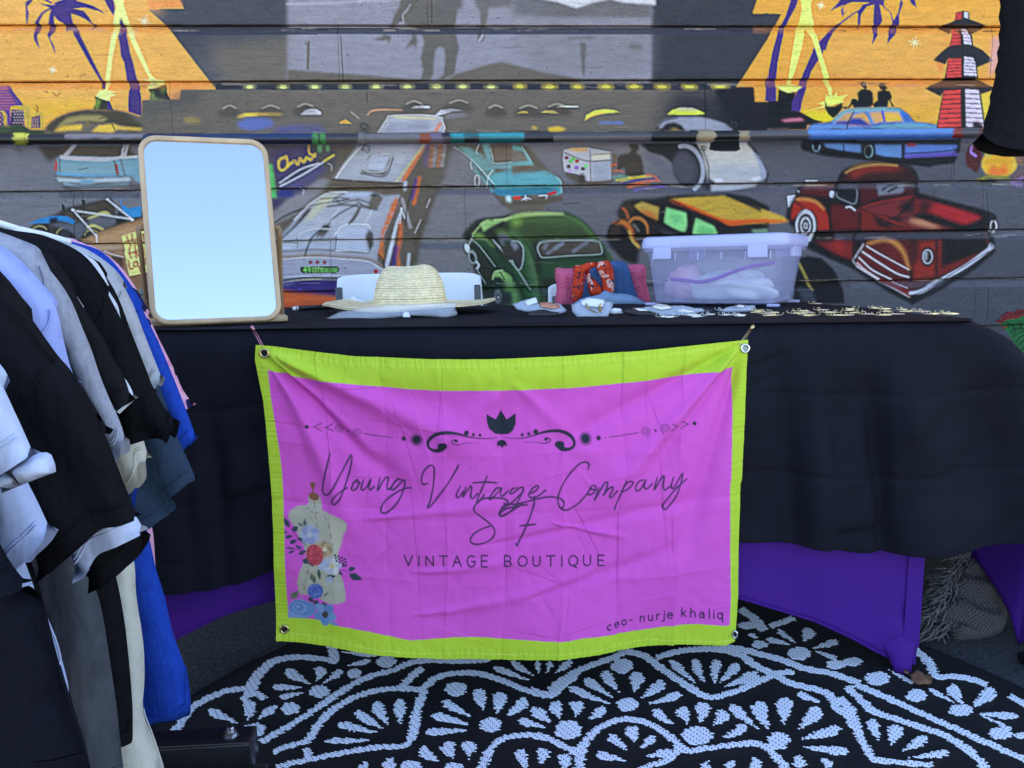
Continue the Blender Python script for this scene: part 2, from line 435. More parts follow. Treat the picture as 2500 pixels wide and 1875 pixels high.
# city at the far left
P(A1('-600,730 65,725 205,905 150,910 90,920 90,1080 -600,1100'), (104, 72, 148), soft=.6)
for j in range(9):
    y = 745 + j * 24
    S(A1([(-300, y), (40 + j * 14, y - 3)]), 3.2, (220, 120, 80), soft=.7, alpha=.75)
P(A1('100,915 250,910 265,1000 300,1000 305,960 370,960 380,1110 240,1105 215,1000 210,950 100,940'), (186, 164, 74), soft=.5)
P(A1('100,940 205,950 215,1105 80,1105'), (82, 54, 120), soft=.5); P(A1('275,1010 345,990 350,1100 270,1100'), (82, 54, 120), soft=.5)
P(A1('-300,945 40,955 62,1000 60,1110 -300,1110'), (186, 160, 84), soft=.5); P(A1('-300,960 10,960 30,1000 35,1100 -300,1100'), (90, 60, 130), soft=.5)
for j in range(6):
    for i in range(4):
        cv.ell(A1([(120 + i * 24 + (j % 2) * 10, 960 + j * 24)])[0], 1.6, 1.2, (238, 180, 150))
    for i in range(3): cv.ell(A1([(285 + i * 20, 1020 + j * 14)])[0], 1.2, 1.0, (230, 190, 140))
    cv.ell(A1([(5 + (j % 2) * 16, 990 + j * 20)])[0], 1.6, 1.2, (238, 180, 150))
S(A1('312,900 316,960'), 3, (90, 70, 50)); S(A1('326,915 328,960'), 2.5, (90, 70, 50))
P(A1('-300,1090 60,1080 130,1075 200,1085 260,1110 400,1115 400,1160 -300,1160'), (74, 92, 66), soft=2)
P(A1('90,1110 150,1070 215,1090 240,1130 90,1140'), (62, 82, 62), soft=1.2, smooth=True)
# black roof mass right of the palm and dark old sedan
P(A1('1225,862 1555,860 1560,775 1860,772 2300,775 2300,1160 380,1160 400,1090 480,1020 600,965 760,940 960,940 1105,965 1225,1000'), (112, 107, 97), soft=1.2)
P(A1('1225,862 1480,862 1470,800 1580,770 1750,780 1700,900 1400,960 1230,1000'), (92, 90, 88), soft=12, alpha=.8)
P(A1('380,1120 420,1060 520,995 680,955 860,945 1000,955 1100,975 1250,1100 1150,1130 1000,1060 800,1060 640,1030 500,1100 470,1135'), (84, 79, 62), soft=3)
P(A1('520,1060 580,1010 700,990 860,990 930,1020 890,1050 780,1045 680,1040 560,1075 470,1120'), (150, 146, 96), soft=2.5, alpha=.85)
P(A1('470,1125 540,1085 700,1070 712,1080 700,1115 470,1130'), (220, 186, 66), soft=1.2)
P(A1('790,1130 850,1080 970,1065 1040,1090 1240,1105 1200,1120 1000,1110 970,1140'), (222, 190, 76), soft=1.8)
S(A1('965,1065 985,1110'), 9, (90, 80, 60)); S(A1('850,1020 900,1010'), 4, (70, 64, 50)); S(A1('760,1050 720,1110'), 22, (120, 116, 76), soft=2)
P(A1('1570,1030 1640,1015 1740,1030 1700,1055 1600,1050'), (168, 152, 66), soft=4, alpha=.7)
P(A1('2040,1000 2100,980 2300,970 2420,975 2440,990 2206,995 2050,1010'), (226, 200, 90), soft=1)
P(A1('2040,1060 2100,1035 2206,1030 2360,1050 2340,1090 2206,1115 2060,1100'), (84, 110, 190), soft=3.5)
# --- small far parked cars above the pipe
WH = (226, 226, 232)
P(A2('385,985 420,950 470,935 520,940 560,965 560,985'), WH, soft=.6); P(A2('720,1050 770,1025 830,1068 720,1062'), (236, 164, 84), soft=.8)
S(A2('820,965 850,990 885,1020'), 9, (170, 158, 140), soft=1); S(A2('960,990 1000,955 1100,945 1260,950'), [5, 12, 8, 3], (214, 160, 128), soft=1)
P(A2('1335,935 1370,915 1440,912 1500,918 1495,935'), WH, soft=.6); P(A2('1535,1005 1590,950 1680,935 1790,955 1700,960 1620,985'), (196, 196, 210), soft=.8)
P(A2('1640,990 1790,975 1820,1000 1640,1015'), (140, 140, 158), soft=3, alpha=.8)
P(A2('-100,975 60,972 125,990 -100,1000'), (226, 196, 84), soft=.8); P(A2('-100,1020 100,1010 150,1050 0,1115 -100,1110'), (88, 108, 180), soft=3)
P(A3('40,975 90,955 135,960 140,975'), (232, 220, 110), soft=.6); P(A3('250,970 290,950 360,952 405,975'), (234, 222, 130), soft=.6)
P(A3('380,920 420,908 570,912 575,924'), (230, 228, 200), soft=.6); P(A3('625,1040 640,990 710,950 800,938 880,945 935,968 840,970 750,985 680,1005'), (230, 216, 92), soft=.7)
S(A3('640,1030 700,1000 800,975'), 5, (200, 140, 50), soft=1)
P(A3('750,1045 960,1045 960,1068 750,1070'), (96, 124, 196), soft=2.2, tex=.6); P(A3('310,1100 400,1088 470,1110 420,1130 320,1130'), (220, 190, 64), soft=2)
P(A3('170,1090 220,1095 210,1110 170,1105'), (220, 190, 64), soft=2)
P(A3('1335,985 1380,945 1450,925 1560,930 1630,955 1665,978 1600,985'), (200, 222, 84), soft=.6); P(A3('1400,945 1460,925 1560,930 1620,948'), (184, 176, 176), soft=1)
# --- silver round car behind the pipe (right centre)
P(A3('1250,1085 1310,1030 1420,1005 1600,1003 1720,1025 1830,1060 1900,1110 1900,1240 1560,1240'), (150, 156, 176), soft=1)
P(A3('1285,1110 1330,1060 1400,1050 1460,1075 1500,1130 1280,1160'), (52, 52, 56), soft=1.5)
P(A3('1350,1110 1400,1100 1450,1120'), (190, 160, 80), soft=1.5)
P(A3('1580,1235 1700,1225 2020,1225 2060,1270 2110,1350 2160,1440 2180,1510 2140,1560 1960,1570 1740,1568 1690,1530 1670,1440 1640,1340 1600,1270'), (196, 198, 196), soft=1.2)
P(A3('1690,1450 1800,1420 2000,1440 2100,1420 2150,1500 2060,1560 1780,1560 1700,1520'), (168, 176, 190), soft=8, alpha=.8)
P(A3('2090,1310 2140,1340 2200,1470 2190,1530 2140,1560 2130,1440'), (150, 166, 200), soft=1.2)
P(A3('2060,1540 2130,1515 2150,1530 2100,1560'), (214, 222, 240), soft=1); P(A3('1740,1540 1800,1535 1830,1560 1750,1566'), (214, 222, 240), soft=1)
P(A3('1100,1230 1590,1230 1640,1330 1660,1440 1670,1570 1560,1575 1440,1560 1390,1480 1400,1420 1300,1340 1180,1310 1140,1270'), (56, 55, 56), soft=2)
P(A3('1140,1300 1300,1370 1400,1440 1390,1520 1440,1570 1300,1500 1150,1370'), (112, 112, 126), soft=2)
cv.ell(A3([(1500, 1450)])[0], 31, 46, (74, 76, 90), rot=-.25, soft=1); cv.ell(A3([(1480, 1440)])[0], 26, 38, (86, 88, 102), rot=-.2, soft=4)
cv.arc(A3([(1500, 1450)])[0], 41, 56, -95, 72, 10, (160, 172, 194), rot=-.2, soft=1)
P(A3('1700,1270 1720,1180 1760,1150 1900,1140 1960,1160 1960,1260 1970,1285 1930,1305 1760,1302 1700,1290'), BLK, soft=.8)
P(B3('1715,350 2110,340 2110,365 1900,400 1720,410'), (176, 184, 196), soft=2)
P(B3('1660,340 1720,340 1720,400 1660,400'), (60, 64, 80), soft=3)
# --- ice cream van and seated vendor
P(A3('445,1290 520,1278 650,1272 855,1310 860,1400 855,1545 840,1560 680,1568 640,1560 560,1500 450,1480 438,1380'), (186, 188, 198), soft=.7)
P(A3('475,1290 520,1278 655,1275 650,1300 560,1308'), (206, 172, 90), soft=1.2); P(A3('690,1325 850,1320 850,1365 690,1385'), (206, 204, 190), soft=.8); P(A3('690,1395 850,1380 852,1550 690,1562'), (160, 168, 184), soft=1)
S(A3('455,1315 560,1360 670,1390 850,1380'), 8, (110, 104, 92)); S(A3('672,1300 680,1565'), 8, (120, 116, 108)); S(A3('685,1335 855,1322'), 5, (110, 104, 90)); S(A3('850,1320 858,1550'), 5, (110, 104, 90))
for x, y, c in ((470, 1360, (150, 52, 40)), (505, 1390, (110, 190, 120)), (560, 1388, (168, 50, 44)), (488, 1435, (120, 50, 40)), (555, 1445, (150, 120, 210)), (612, 1455, (120, 60, 50)), (640, 1430, (130, 210, 150)), (500, 1475, (190, 160, 220)), (528, 1370, (110, 190, 110))):
    cv.ell(A3([(x, y)])[0], 5.4, 4.6, c, soft=.8)
P(A3('445,1485 560,1510 640,1565 860,1548 870,1570 700,1600 560,1580 470,1520'), (104, 97, 86), soft=1.2); cv.ell(A3([(600, 1540)])[0], 10, 12, (84, 78, 70), soft=1)
P(A3('1000,1235 1090,1235 1090,1290 1070,1320 1110,1340 1130,1420 1140,1520 1090,1540 980,1535 970,1440 905,1480 905,1360 940,1330 1010,1320 1030,1290'), (84, 77, 66), soft=1)
P(A3('870,1320 905,1330 900,1420 870,1480 860,1440'), (120, 100, 84), soft=1.5)
for a, b, c in (((860, 1430), (900, 1420), (200, 96, 70)), ((870, 1475), (960, 1480), (190, 110, 80)), ((870, 1530), (1000, 1520), (90, 170, 160)), ((900, 1555), (1150, 1515), (200, 196, 90)), ((940, 1560), (1200, 1520), (214, 190, 80)), ((960, 1580), (1280, 1530), (90, 70, 150)), ((1020, 1590), (1270, 1555), (226, 104, 70)), ((1000, 1612), (1180, 1585), (228, 120, 84)), ((1060, 1640), (1330, 1600), (120, 90, 200)), ((1160, 1500), (1260, 1540), (200, 110, 80)), ((900, 1540), (1000, 1550), (120, 180, 110))):
    S(A3([a, ((a[0] + b[0]) / 2, (a[1] + b[1]) / 2 - 8), b]), 15, c, soft=1, tex=.5)
# --- teal car, centre
TL = (100, 164, 178)
P(A2('1700,1260 1760,1240 1950,1245 2206,1245 2280,1240 2330,1260 2400,1320 2480,1420 2560,1500 2640,1560 2640,1700 2560,1720 2480,1800 2380,1840 2206,1830 2130,1760 2070,1700 2040,1600 1960,1560 1870,1400 1800,1330'), (112, 106, 94), soft=2.5)
P(A2('1720,1265 1830,1270 1960,1340 2050,1440 2080,1520 2060,1620 1990,1600 1880,1480 1850,1380 1770,1310'), (110, 158, 166), soft=1.5, tex=.35)
P(A2('1950,1245 2010,1245 2040,1420 2206,1400 2206,1460 2050,1450 1990,1380'), (118, 176, 190), soft=1, tex=.3)
P(B3('0,20 60,25 110,70 170,160 190,195 0,195 0,130 130,150 90,70 0,60'), (110, 180, 192), soft=1, tex=.25)
P(A2('2080,1510 2206,1490 2206,1560 2300,1500 2480,1490 2620,1560 2640,1660 2600,1680 2400,1640 2206,1700 2060,1660'), (104, 176, 194), soft=1.5, tex=.3)
P(B3('0,220 120,210 290,235 400,300 425,420 330,440 200,400 80,430 0,440 -180,420 -200,300 -140,260'), (92, 168, 190), soft=1.5, tex=.3)
P(B2('2050,390 2206,385 2300,400 2340,440 2206,455 2060,440'), (52, 130, 168), soft=1.5); P(B3('0,385 380,375 420,410 300,440 0,440'), (56, 128, 160), soft=2)
P(B3('0,65 85,80 140,150 0,165'), (128, 122, 112), soft=1); P(B3('0,205 150,190 290,235 200,250 0,260'), (118, 106, 88), soft=1.5, tex=.3)
P(A2('2020,1280 2206,1265 2206,1380 2050,1410'), (122, 112, 98), soft=1)
S(A2('1710,1270 1800,1330 1900,1420 2000,1530 2060,1600'), 6, (210, 224, 226)); S(A2('1920,1250 1900,1300 1905,1330'), 6, (214, 222, 222))
S(A2('1860,1380 1850,1420 1860,1460'), 6, (206, 216, 216)); cv.arc(A2([(1905, 1560)])[0], 6, 14, 0, 360, 2, (206, 212, 212)); S(A2('2040,1470 2000,1530 1988,1610'), 7, (220, 232, 234))
S(A2('2020,1280 2040,1360 2055,1410 2206,1400'), 5, (170, 210, 216)); S(B3('85,30 130,100 165,160'), 7, (150, 206, 214)); S(B3('380,290 420,330 430,420'), 8, (140, 206, 218))
P(B3('10,455 75,455 70,485 15,485'), (206, 70, 60), soft=.8); P(B3('300,430 385,405 390,430 310,450'), (200, 60, 66), soft=.8); P(B2('2150,455 2190,450 2206,510 2160,500'), (190, 224, 232), soft=1)
for t in ('85,490 120,470 160,480', '115,450 130,510', '100,480 150,505', '235,450 300,450 290,490 310,495'): S(B3(t), 10, (224, 228, 236))
P(B3('0,500 180,480 440,460 445,500 200,530 0,540'), (104, 96, 84), soft=2); S(B3('440,522 575,515'), 8, (90, 84, 78), soft=1.2)
# --- long bus in the centre left
GB = (158, 162, 176)
P(B2('550,0 1700,0 1640,240 1480,620 1400,900 1360,1200 120,1250 140,700 330,440'), (108, 101, 90), soft=6)
P(B2('330,350 460,300 640,310 560,420 330,620 150,700 140,660'), (136, 136, 142), soft=3)
P(A2('1060,1140 1140,1015 1170,1000 1400,995 1550,1005 1610,1020 1620,1140'), (172, 176, 188), soft=1); P(A2('1100,1140 1160,1060 1500,1040 1480,1140'), (150, 155, 172), soft=4)
S(A2('1055,1140 1130,1025 1160,1000 1400,992 1540,1003 1605,1020'), 7, (212, 214, 212)); S(A2('1200,1010 1540,1025'), 10, (206, 206, 140), soft=2)
P(A2('1530,1140 1590,1050 1605,1060 1560,1140'), (208, 110, 60), soft=1); S(A2('1600,1040 1625,1100 1615,1140'), 9, (210, 206, 214))
P(B2('880,10 1480,10 1440,60 1255,345 660,305'), GB, soft=1); P(B2('900,30 1400,30 1200,320 700,290'), (176, 182, 196), soft=8, alpha=.7)
P(B2('985,100 1175,95 1180,130 1110,280 905,255'), (112, 108, 100), soft=1.2); P(B2('1000,105 1165,100 1100,240 930,225'), (178, 188, 210), soft=1.5)
S(B2('905,10 780,150 660,305'), 8, (120, 114, 104)); S(B2('880,40 760,180 690,290'), 6, (206, 210, 214))
P(B2('1470,20 1420,100 1300,300 1255,345 1260,300 1380,110'), (206, 112, 58), soft=1); S(B2('1450,10 1340,160 1210,330'), 12, (196, 200, 130), soft=1.5)
P(B2('660,308 1255,345 1260,380 640,380'), (106, 98, 86), soft=1)
for x0, c, w in ((1480, (110, 90, 160), 34), (1520, (206, 130, 84), 24), (1550, (170, 172, 186), 16), (1590, (214, 130, 84), 18), (1625, (206, 208, 214), 10)):
    S(B2([(x0, 15), (x0 - 5, 80), (x0 - 20, 190)]), w, c, soft=3, alpha=.75, tex=.5)
S(B2('1380,320 1360,420 1340,470'), 30, (80, 52, 170), soft=2, tex=.4); S(B2('1410,300 1385,420 1360,520'), 26, (220, 110, 50), soft=2, tex=.4)
S(B2('1290,340 1280,390'), 24, (190, 200, 226), soft=2)
P(B2('620,430 780,415 1000,420 1100,450 1240,440 1230,520 1180,640 1110,800 1070,900 1040,1010 1100,1090 1040,1130 700,1130 200,1170 190,850 330,660 470,520'), (164, 170, 186), soft=1.5)
P(B2('480,620 900,560 1000,620 880,780 500,760'), (180, 186, 200), soft=10, alpha=.7)
P(B2('570,450 720,430 600,540 450,680 400,690'), (196, 198, 160), soft=4, alpha=.8)
P(B2('780,425 1000,420 960,455 760,455'), (176, 190, 218), soft=1.5); P(B2('1000,430 1060,440 1100,470 1040,570 960,560'), (112, 106, 96), soft=2); P(B2('960,450 1030,430 1080,455'), (60, 66, 86), soft=2)
for t, w in (('620,545 760,530 900,545 1040,570', 14), ('690,480 730,520 850,490 920,540', 10), ('750,430 660,500 800,480', 8), ('890,560 860,620 810,690', 26), ('900,520 990,560', 8), ('450,580 330,720 220,810', 30), ('870,480 1000,520', 10)):
    S(B2(t), w, (104, 99, 92), soft=1.5)
P(B2('520,790 600,690 650,720 570,830'), (100, 96, 92), soft=1.5); P(B2('935,800 970,730 1010,780 1010,880 980,940'), (96, 92, 90), soft=1.5)
P(B2('670,790 760,705 950,700 985,730 930,800 960,930 690,930'), (180, 192, 216), soft=3); P(B2('200,800 360,690 500,690 480,800 640,830 640,920 200,930'), (172, 184, 206), soft=6, alpha=.8)
P(B2('560,300 860,520 700,540 440,760 420,700'), (150, 150, 158), soft=6, alpha=.0)
S(B2('150,690 250,620 400,560 560,520 780,490'), 7, (96, 92, 90)); S(B2('880,520 700,620 560,740 470,830 430,940 400,1060 385,1120 375,1190'), [8, 10, 12, 14, 16, 15, 12, 8], (58, 60, 62))
S(B2('230,935 500,920 700,930 960,945'), 12, (120, 116, 114), soft=2); S(B2('350,790 355,900'), 8, (130, 130, 134)); S(B2('690,790 680,920'), 9, (130, 130, 134))
S(B2('200,990 500,970 800,990 980,1010 1080,1060'), 30, (140, 124, 108), soft=3)
P(B2('1100,790 1180,640 1230,520 1215,450 1170,520 1080,760 1050,960 1100,1010'), (196, 112, 62), soft=2, tex=.3)
S(B2('1255,560 1200,740 1150,960 1120,1080'), [10, 26, 34, 30], (206, 214, 226), soft=1.5); S(B2('1250,560 1280,640'), 12, (196, 204, 216)); S(B2('1260,480 1330,720'), 20, (170, 170, 176), soft=2)
S(B2('1245,690 1240,820 1215,960 1230,1050'), 36, (206, 110, 62), soft=2, tex=.3); S(B2('1210,900 1180,1060'), 30, (70, 50, 150), soft=3); S(B2('1320,960 1310,1060'), 20, (206, 210, 224), soft=2)
S(B2('1500,480 1470,550'), 9, (206, 204, 208)); S(B2('1420,660 1370,770'), 9, (206, 204, 208)); P(B2('1530,430 1640,240 1600,300 1420,800 1380,1040 1340,1060 1370,800'), (98, 90, 78), soft=4)
P(B2('190,1010 700,985 1000,1030 1100,1100 1040,1130 700,1170 200,1170'), (160, 164, 186), soft=3)
for x in (470, 530, 592): cv.ell(B2([(x, 1027)])[0], 4.6, 4.6, (90, 60, 66), soft=.6); cv.ell(B2([(x, 1027)])[0], 3.4, 3.4, (170, 66, 76), soft=.6)
cv.ell(B2([(1033, 1107)])[0], 5.5, 6, (180, 66, 76), soft=.6)
P(B2('385,1065 700,1060 718,1080 712,1110 690,1122 400,1122 380,1100'), (44, 70, 56), soft=.8)
def glyphs(cvx, K, strokes, x, y, h, w, lw, col, adv=1.25, slant=0.0, **kk):
    for ch in strokes:
        for st in GL.get(ch, []):
            p = np.array(st, float)
            q = np.stack([x + (p[:, 0] * w) + slant * (p[:, 1]) * h, y - p[:, 1] * h], 1)
            cvx.stroke(K(q), lw * k_, col, smooth=False, **kk)
        x += w * adv * GW.get(ch, 1.0)
    return x
def circ(cx, cy, rx, ry, a0, a1, n=14):
    return [(cx + rx * cos(rd(a)), cy + ry * sin(rd(a))) for a in np.linspace(a0, a1, n)]
GL = {'V': [[(0, 1), (.45, 0), (.9, 1)]], 'I': [[(.1, 0), (.1, 1)]], 'N': [[(.05, 0), (.05, 1), (.85, 0), (.85, 1)]], 'T': [[(0, 1), (.9, 1)], [(.45, 1), (.45, 0)]],
      'A': [[(0, 0), (.45, 1), (.9, 0)], [(.18, .36), (.72, .36)]], 'G': [circ(.5, .5, .46, .5, 50, 330) + [(.93, .46), (.55, .46)]], 'E': [[(.75, 1), (.1, 1), (.1, 0), (.75, 0)], [(.1, .52), (.68, .52)]],
      'B': [[(.1, 0), (.1, 1), (.45, 1)] + circ(.45, .76, .28, .24, 90, -90, 8) + [(.1, .52)], [(.45, .52)] + circ(.47, .26, .32, .26, 90, -90, 8) + [(.1, 0)]],
      'O': [circ(.5, .5, .48, .5, 0, 360, 22)], 'U': [[(.08, 1), (.08, .35)] + circ(.46, .34, .38, .34, 180, 360, 10) + [(.84, 1)]], 'Q': [circ(.5, .5, .48, .5, 0, 360, 22), [(.55, .05), (.85, -.2)]],
      'C': [circ(.5, .5, .46, .5, 50, 310)], 'Y': [[(0, 1), (.42, .5), (.85, 1)], [(.42, .5), (.42, 0)]], 'L': [[(.1, 1), (.1, 0), (.7, 0)]],
      '4': [[(.6, 0), (.6, 1), (0, .32), (.85, .32)]], '9': [circ(.42, .7, .34, .3, 0, 360) + [(.76, .4), (.6, 0)]],
      'c': [circ(.45, .32, .4, .32, 50, 310)], 'e': [[(.06, .34), (.82, .34)] + circ(.45, .32, .4, .32, 5, 320)], 'o': [circ(.45, .32, .42, .32, 0, 360, 18)], '-': [[(.1, .34), (.6, .34)]], 'n': [[(.1, 0), (.1, .64)], [(.1, .4)] + circ(.45, .4, .33, .24, 160, 0, 8) + [(.78, 0)]],
      'u': [[(.1, .64), (.1, .25)] + circ(.43, .24, .33, .24, 180, 330, 8), [(.78, .64), (.78, 0)]], 'r': [[(.1, 0), (.1, .64)], [(.1, .42), (.3, .6), (.55, .62)]], 'j': [[(.35, .64), (.35, -.2), (.2, -.3), (0, -.28)], [(.35, .86), (.35, .9)]],
      'k': [[(.1, 0), (.1, 1)], [(.7, .64), (.12, .26)], [(.32, .38), (.75, 0)]], 'h': [[(.1, 0), (.1, 1)], [(.1, .4)] + circ(.45, .4, .33, .24, 160, 0, 8) + [(.78, 0)]],
      'a': [circ(.4, .2, .34, .2, 0, 360), [(.15, .58), (.4, .64), (.68, .55), (.74, .4), (.74, 0)]], 'l': [[(.15, 0), (.15, 1)]], 'i': [[(.15, 0), (.15, .64)], [(.15, .86), (.15, .9)]], 'q': [circ(.4, .32, .36, .32, 0, 360, 18), [(.78, .64), (.78, -.32)]], 'P': [[(.1, 0), (.1, 1), (.5, 1), (.75, .8), (.55, .5), (.1, .48)]], 'H': [[(.1, 0), (.1, 1)], [(.8, 0), (.8, 1)], [(.1, .5), (.8, .5)]]}
GW = {'I': .55, ' ': .8, 'l': .5, 'i': .5, 'j': .6, 'r': .75, '-': .85}
glyphs(cv, B2, '49', 412, 1112, 44, 28, 7, (130, 236, 120), 1.2)
glyphs(cv, B2, 'CITY', 487, 1112, 36, 22, 5, (150, 236, 130), 1.2); glyphs(cv, B2, 'COLLEGE', 572, 1112, 32, 17, 4, (130, 224, 120), 1.15)
S(B2('200,1188 320,1170 450,1160 700,1165 900,1180'), 10, (66, 70, 76)); S(B2('200,1200 400,1180 560,1175'), 6, (200, 206, 150))
P(B2('195,1200 400,1185 700,1185 1000,1200 1060,1330 195,1300'), (66, 52, 142), soft=2); P(B2('195,1260 330,1280 700,1320 1050,1350 1050,1440 195,1440'), (198, 96, 50), soft=4); P(B2('195,1190 330,1190 330,1215 200,1225'), (120, 130, 190), soft=3, alpha=.6)
cv.ell(B2([(378, 1262)])[0], 4, 4, (84, 66, 170)); P(B2('195,1400 900,1400 900,1500 195,1500'), (170, 74, 44), soft=6)
# --- blue newspaper van, left centre
P(B2('60,0 560,0 700,60 690,200 560,280 400,400 200,520 100,600 60,640'), (96, 93, 96), soft=4)
P(B2('120,60 440,20 520,90 520,200 200,340 150,330'), (80, 74, 122), soft=5, tex=.25); P(B2('200,380 420,250 560,180 600,240 380,420 180,470'), (84, 84, 140), soft=5, tex=.3)
P(B2('90,170 140,180 160,300 175,480 120,470'), (84, 186, 110), soft=1); P(B2('180,400 320,390 320,460 190,470'), (52, 66, 150), soft=4); P(B2('120,480 260,480 180,560 120,580'), (70, 66, 116), soft=5)
S(B2('250,120 205,140 195,190 215,230 250,220 275,180 260,110'), 22, (228, 194, 78), tex=.3); S(B2('270,200 330,150 360,180 380,130 410,160 440,120 470,140 510,90'), 24, (226, 192, 80), tex=.4); S(B2('455,25 460,80 510,110'), 20, (226, 192, 80), tex=.4)
P(B2('530,10 575,10 560,75 535,70'), (106, 190, 130), soft=1); P(B2('600,10 635,20 625,70 605,60'), (106, 190, 130), soft=1)
S(B2('205,340 380,225 540,170'), 11, (206, 210, 228)); S(B2('210,370 400,270 580,160'), 12, (200, 206, 226)); S(B2('590,150 670,100'), 18, (228, 196, 90)); S(B2('400,440 405,400 380,380'), 6, (190, 200, 226)); S(B2('620,170 650,190 650,230'), 5, (190, 190, 190))
P(A2('200,1090 320,1075 560,1080 600,1130 600,1150 120,1150'), (84, 92, 150), soft=5, tex=.3)
# --- blue estate car left
P(B1('320,20 640,20 560,90 420,160'), (82, 78, 66), soft=3); P(B1('560,20 1100,20 1180,120 1180,130 500,120'), (96, 89, 78), soft=1.5)
P(B1('490,130 540,110 1200,130 1260,170 1260,380 1180,330 1140,290 700,285 500,275 480,200'), (112, 156, 184), soft=1)
P(B1('520,170 980,170 990,270 520,260'), (118, 160, 184), soft=1); S(B1('500,262 700,280 1010,290'), 16, (92, 166, 224), soft=2)
S(B1('640,20 560,110 530,120'), 34, (170, 172, 182)); S(B1('540,125 700,135 900,140 1040,120 1060,60 1080,10'), [30, 36, 36, 22, 20, 18], (186, 188, 200)); S(B1('1040,125 1180,118'), 22, (196, 200, 208)); S(B1('1075,110 1105,10'), 18, (196, 200, 208))
S(B1('485,165 482,228'), 22, (180, 74, 66)); S(B1('1000,190 1012,260'), 26, (168, 72, 60)); S(B1('985,155 1020,290'), 12, (110, 106, 94)); S(B1('1040,140 1080,290'), 9, (110, 106, 94)); S(B1('515,140 515,250'), 10, (110, 110, 100)); S(B1('680,228 760,215'), 5, (90, 84, 80))
P(B1('470,285 700,300 1100,285 1145,300 1140,330 1120,340 700,352 500,345 475,320'), (92, 98, 100), soft=1); P(B1('485,295 690,310 820,305 1110,295 1135,310 1110,330 700,340 500,330'), (176, 196, 212), soft=1); P(B1('685,312 815,310 815,355 700,365'), (112, 156, 190), soft=1)
S(B1('560,350 700,375 900,370 1100,355'), 14, (130, 180, 206), soft=2); S(B1('560,385 800,375 1190,370'), 22, (84, 82, 78), soft=3)
P(B1('500,420 1200,420 1200,470 520,470 490,450'), (66, 72, 92), soft=1.5, alpha=.7)
# --- stall with tarp and hand written sign, left
P(B1('200,800 300,690 480,610 560,560 920,480 970,490 1000,640 1240,600 1240,900 640,900'), (70, 68, 62), soft=1.5)
P(B1('560,600 760,540 960,480 985,560 1000,700 860,760 700,830 560,800'), (84, 78, 66), soft=1)
P(B1('760,640 900,585 1000,640 990,700 880,740 760,720'), (104, 108, 118), soft=1.2); S(B1('760,650 900,600 960,630'), [14, 30, 10], (182, 186, 120), soft=1.2, tex=.3); S(B1('740,740 800,710 880,740'), 22, (186, 190, 120), soft=1.2)
for c, rx in (((340, 770), 24), ((560, 790), 26), ((790, 800), 22)): cv.ell(B1([c])[0], rx, rx * .85, (26, 26, 28), soft=1); cv.arc(B1([c])[0], rx * .8, rx * .66, 190, 330, 2.5, (170, 170, 120)); cv.ell(B1([c])[0], rx * .5, rx * .42, (62, 64, 68), soft=1)
P(B1('410,690 520,680 640,700 740,660 750,740 680,830 600,760 480,720'), (92, 98, 116), soft=1.5)
P(B1('240,700 330,650 460,625 580,630 650,670 640,700 500,665 420,690 300,690'), (44, 126, 200), soft=.8); P(B1('1025,475 1040,480 1050,530 1110,560 1215,540 1215,630 1120,640 1060,590'), (50, 136, 206), soft=.8)
P(B1('430,650 500,640 480,690 420,690'), BLK, soft=1); P(B1('530,520 560,540 555,580 535,575'), BLK, soft=.8); P(B1('700,485 735,490 730,540 710,530'), BLK, soft=.8); P(B1('1010,590 1150,650 1010,690'), BLK, soft=1)
P(B1('690,840 860,760 1240,640 1260,860 1260,1420 1000,1300 700,900'), (152, 122, 90), soft=1); P(B1('700,850 1000,760 1230,700 1230,790 1060,850'), (176, 148, 112), soft=5, alpha=.8)
P(B1('760,880 1060,860 1060,940 800,940'), (176, 164, 148), soft=6, alpha=.7); S(B1('740,900 860,940 1060,920'), 16, (124, 92, 64), soft=3); P(B1('960,960 1060,980 1070,1100 1000,1080'), (96, 74, 60), soft=2); P(B1('1060,1150 1260,1120 1260,1230 1140,1260'), (138, 108, 78), soft=3)
S(B1('900,930 980,960 1060,978'), 11, (200, 190, 190)); P(B1('1200,1270 1270,1230 1280,1450 1240,1420'), (60, 116, 150), soft=3)
for a, b in ((( 625, 575), (830, 800)), ((920, 482), (1145, 660)), ((660, 585), (1140, 655)), ((830, 790), (835, 855))): S(B1([a, b]), 12, (214, 216, 226), smooth=False)
cv.ell(B1([(925, 485)])[0], 4, 3, (236, 238, 246)); cv.ell(B1([(1138, 660)])[0], 4, 3, (236, 238, 246)); cv.ell(B1([(628, 575)])[0], 4, 3, (236, 238, 246))
P(B1('1045,800 1300,720 1320,1100 1115,1145 1065,900'), (226, 222, 142), soft=.8)
RD = (176, 48, 38)
for t in ('1090,800 1118,890', '1080,850 1150,830', '1135,785 1150,880', '1205,830 1185,820 1165,850 1180,870 1210,845', '1195,800 1215,860', '1230,780 1240,850', '1232,785 1265,840 1270,770', '1105,900 1130,990', '1110,950 1170,935', '1155,890 1175,985', '1200,915 1178,930 1190,965 1215,955 1215,925 1195,912', '1230,900 1245,960', '1105,1010 1120,1080 1145,1075', '1185,1030 1160,1020 1155,1060 1180,1055', '1180,1015 1195,1060', '1215,990 1220,1050', '1216,992 1250,1045 1255,985', '1200,1065 1215,1110', '1202,1066 1235,1060 1235,1085 1212,1092'):
    S(B1(t), 12, RD, soft=.6)
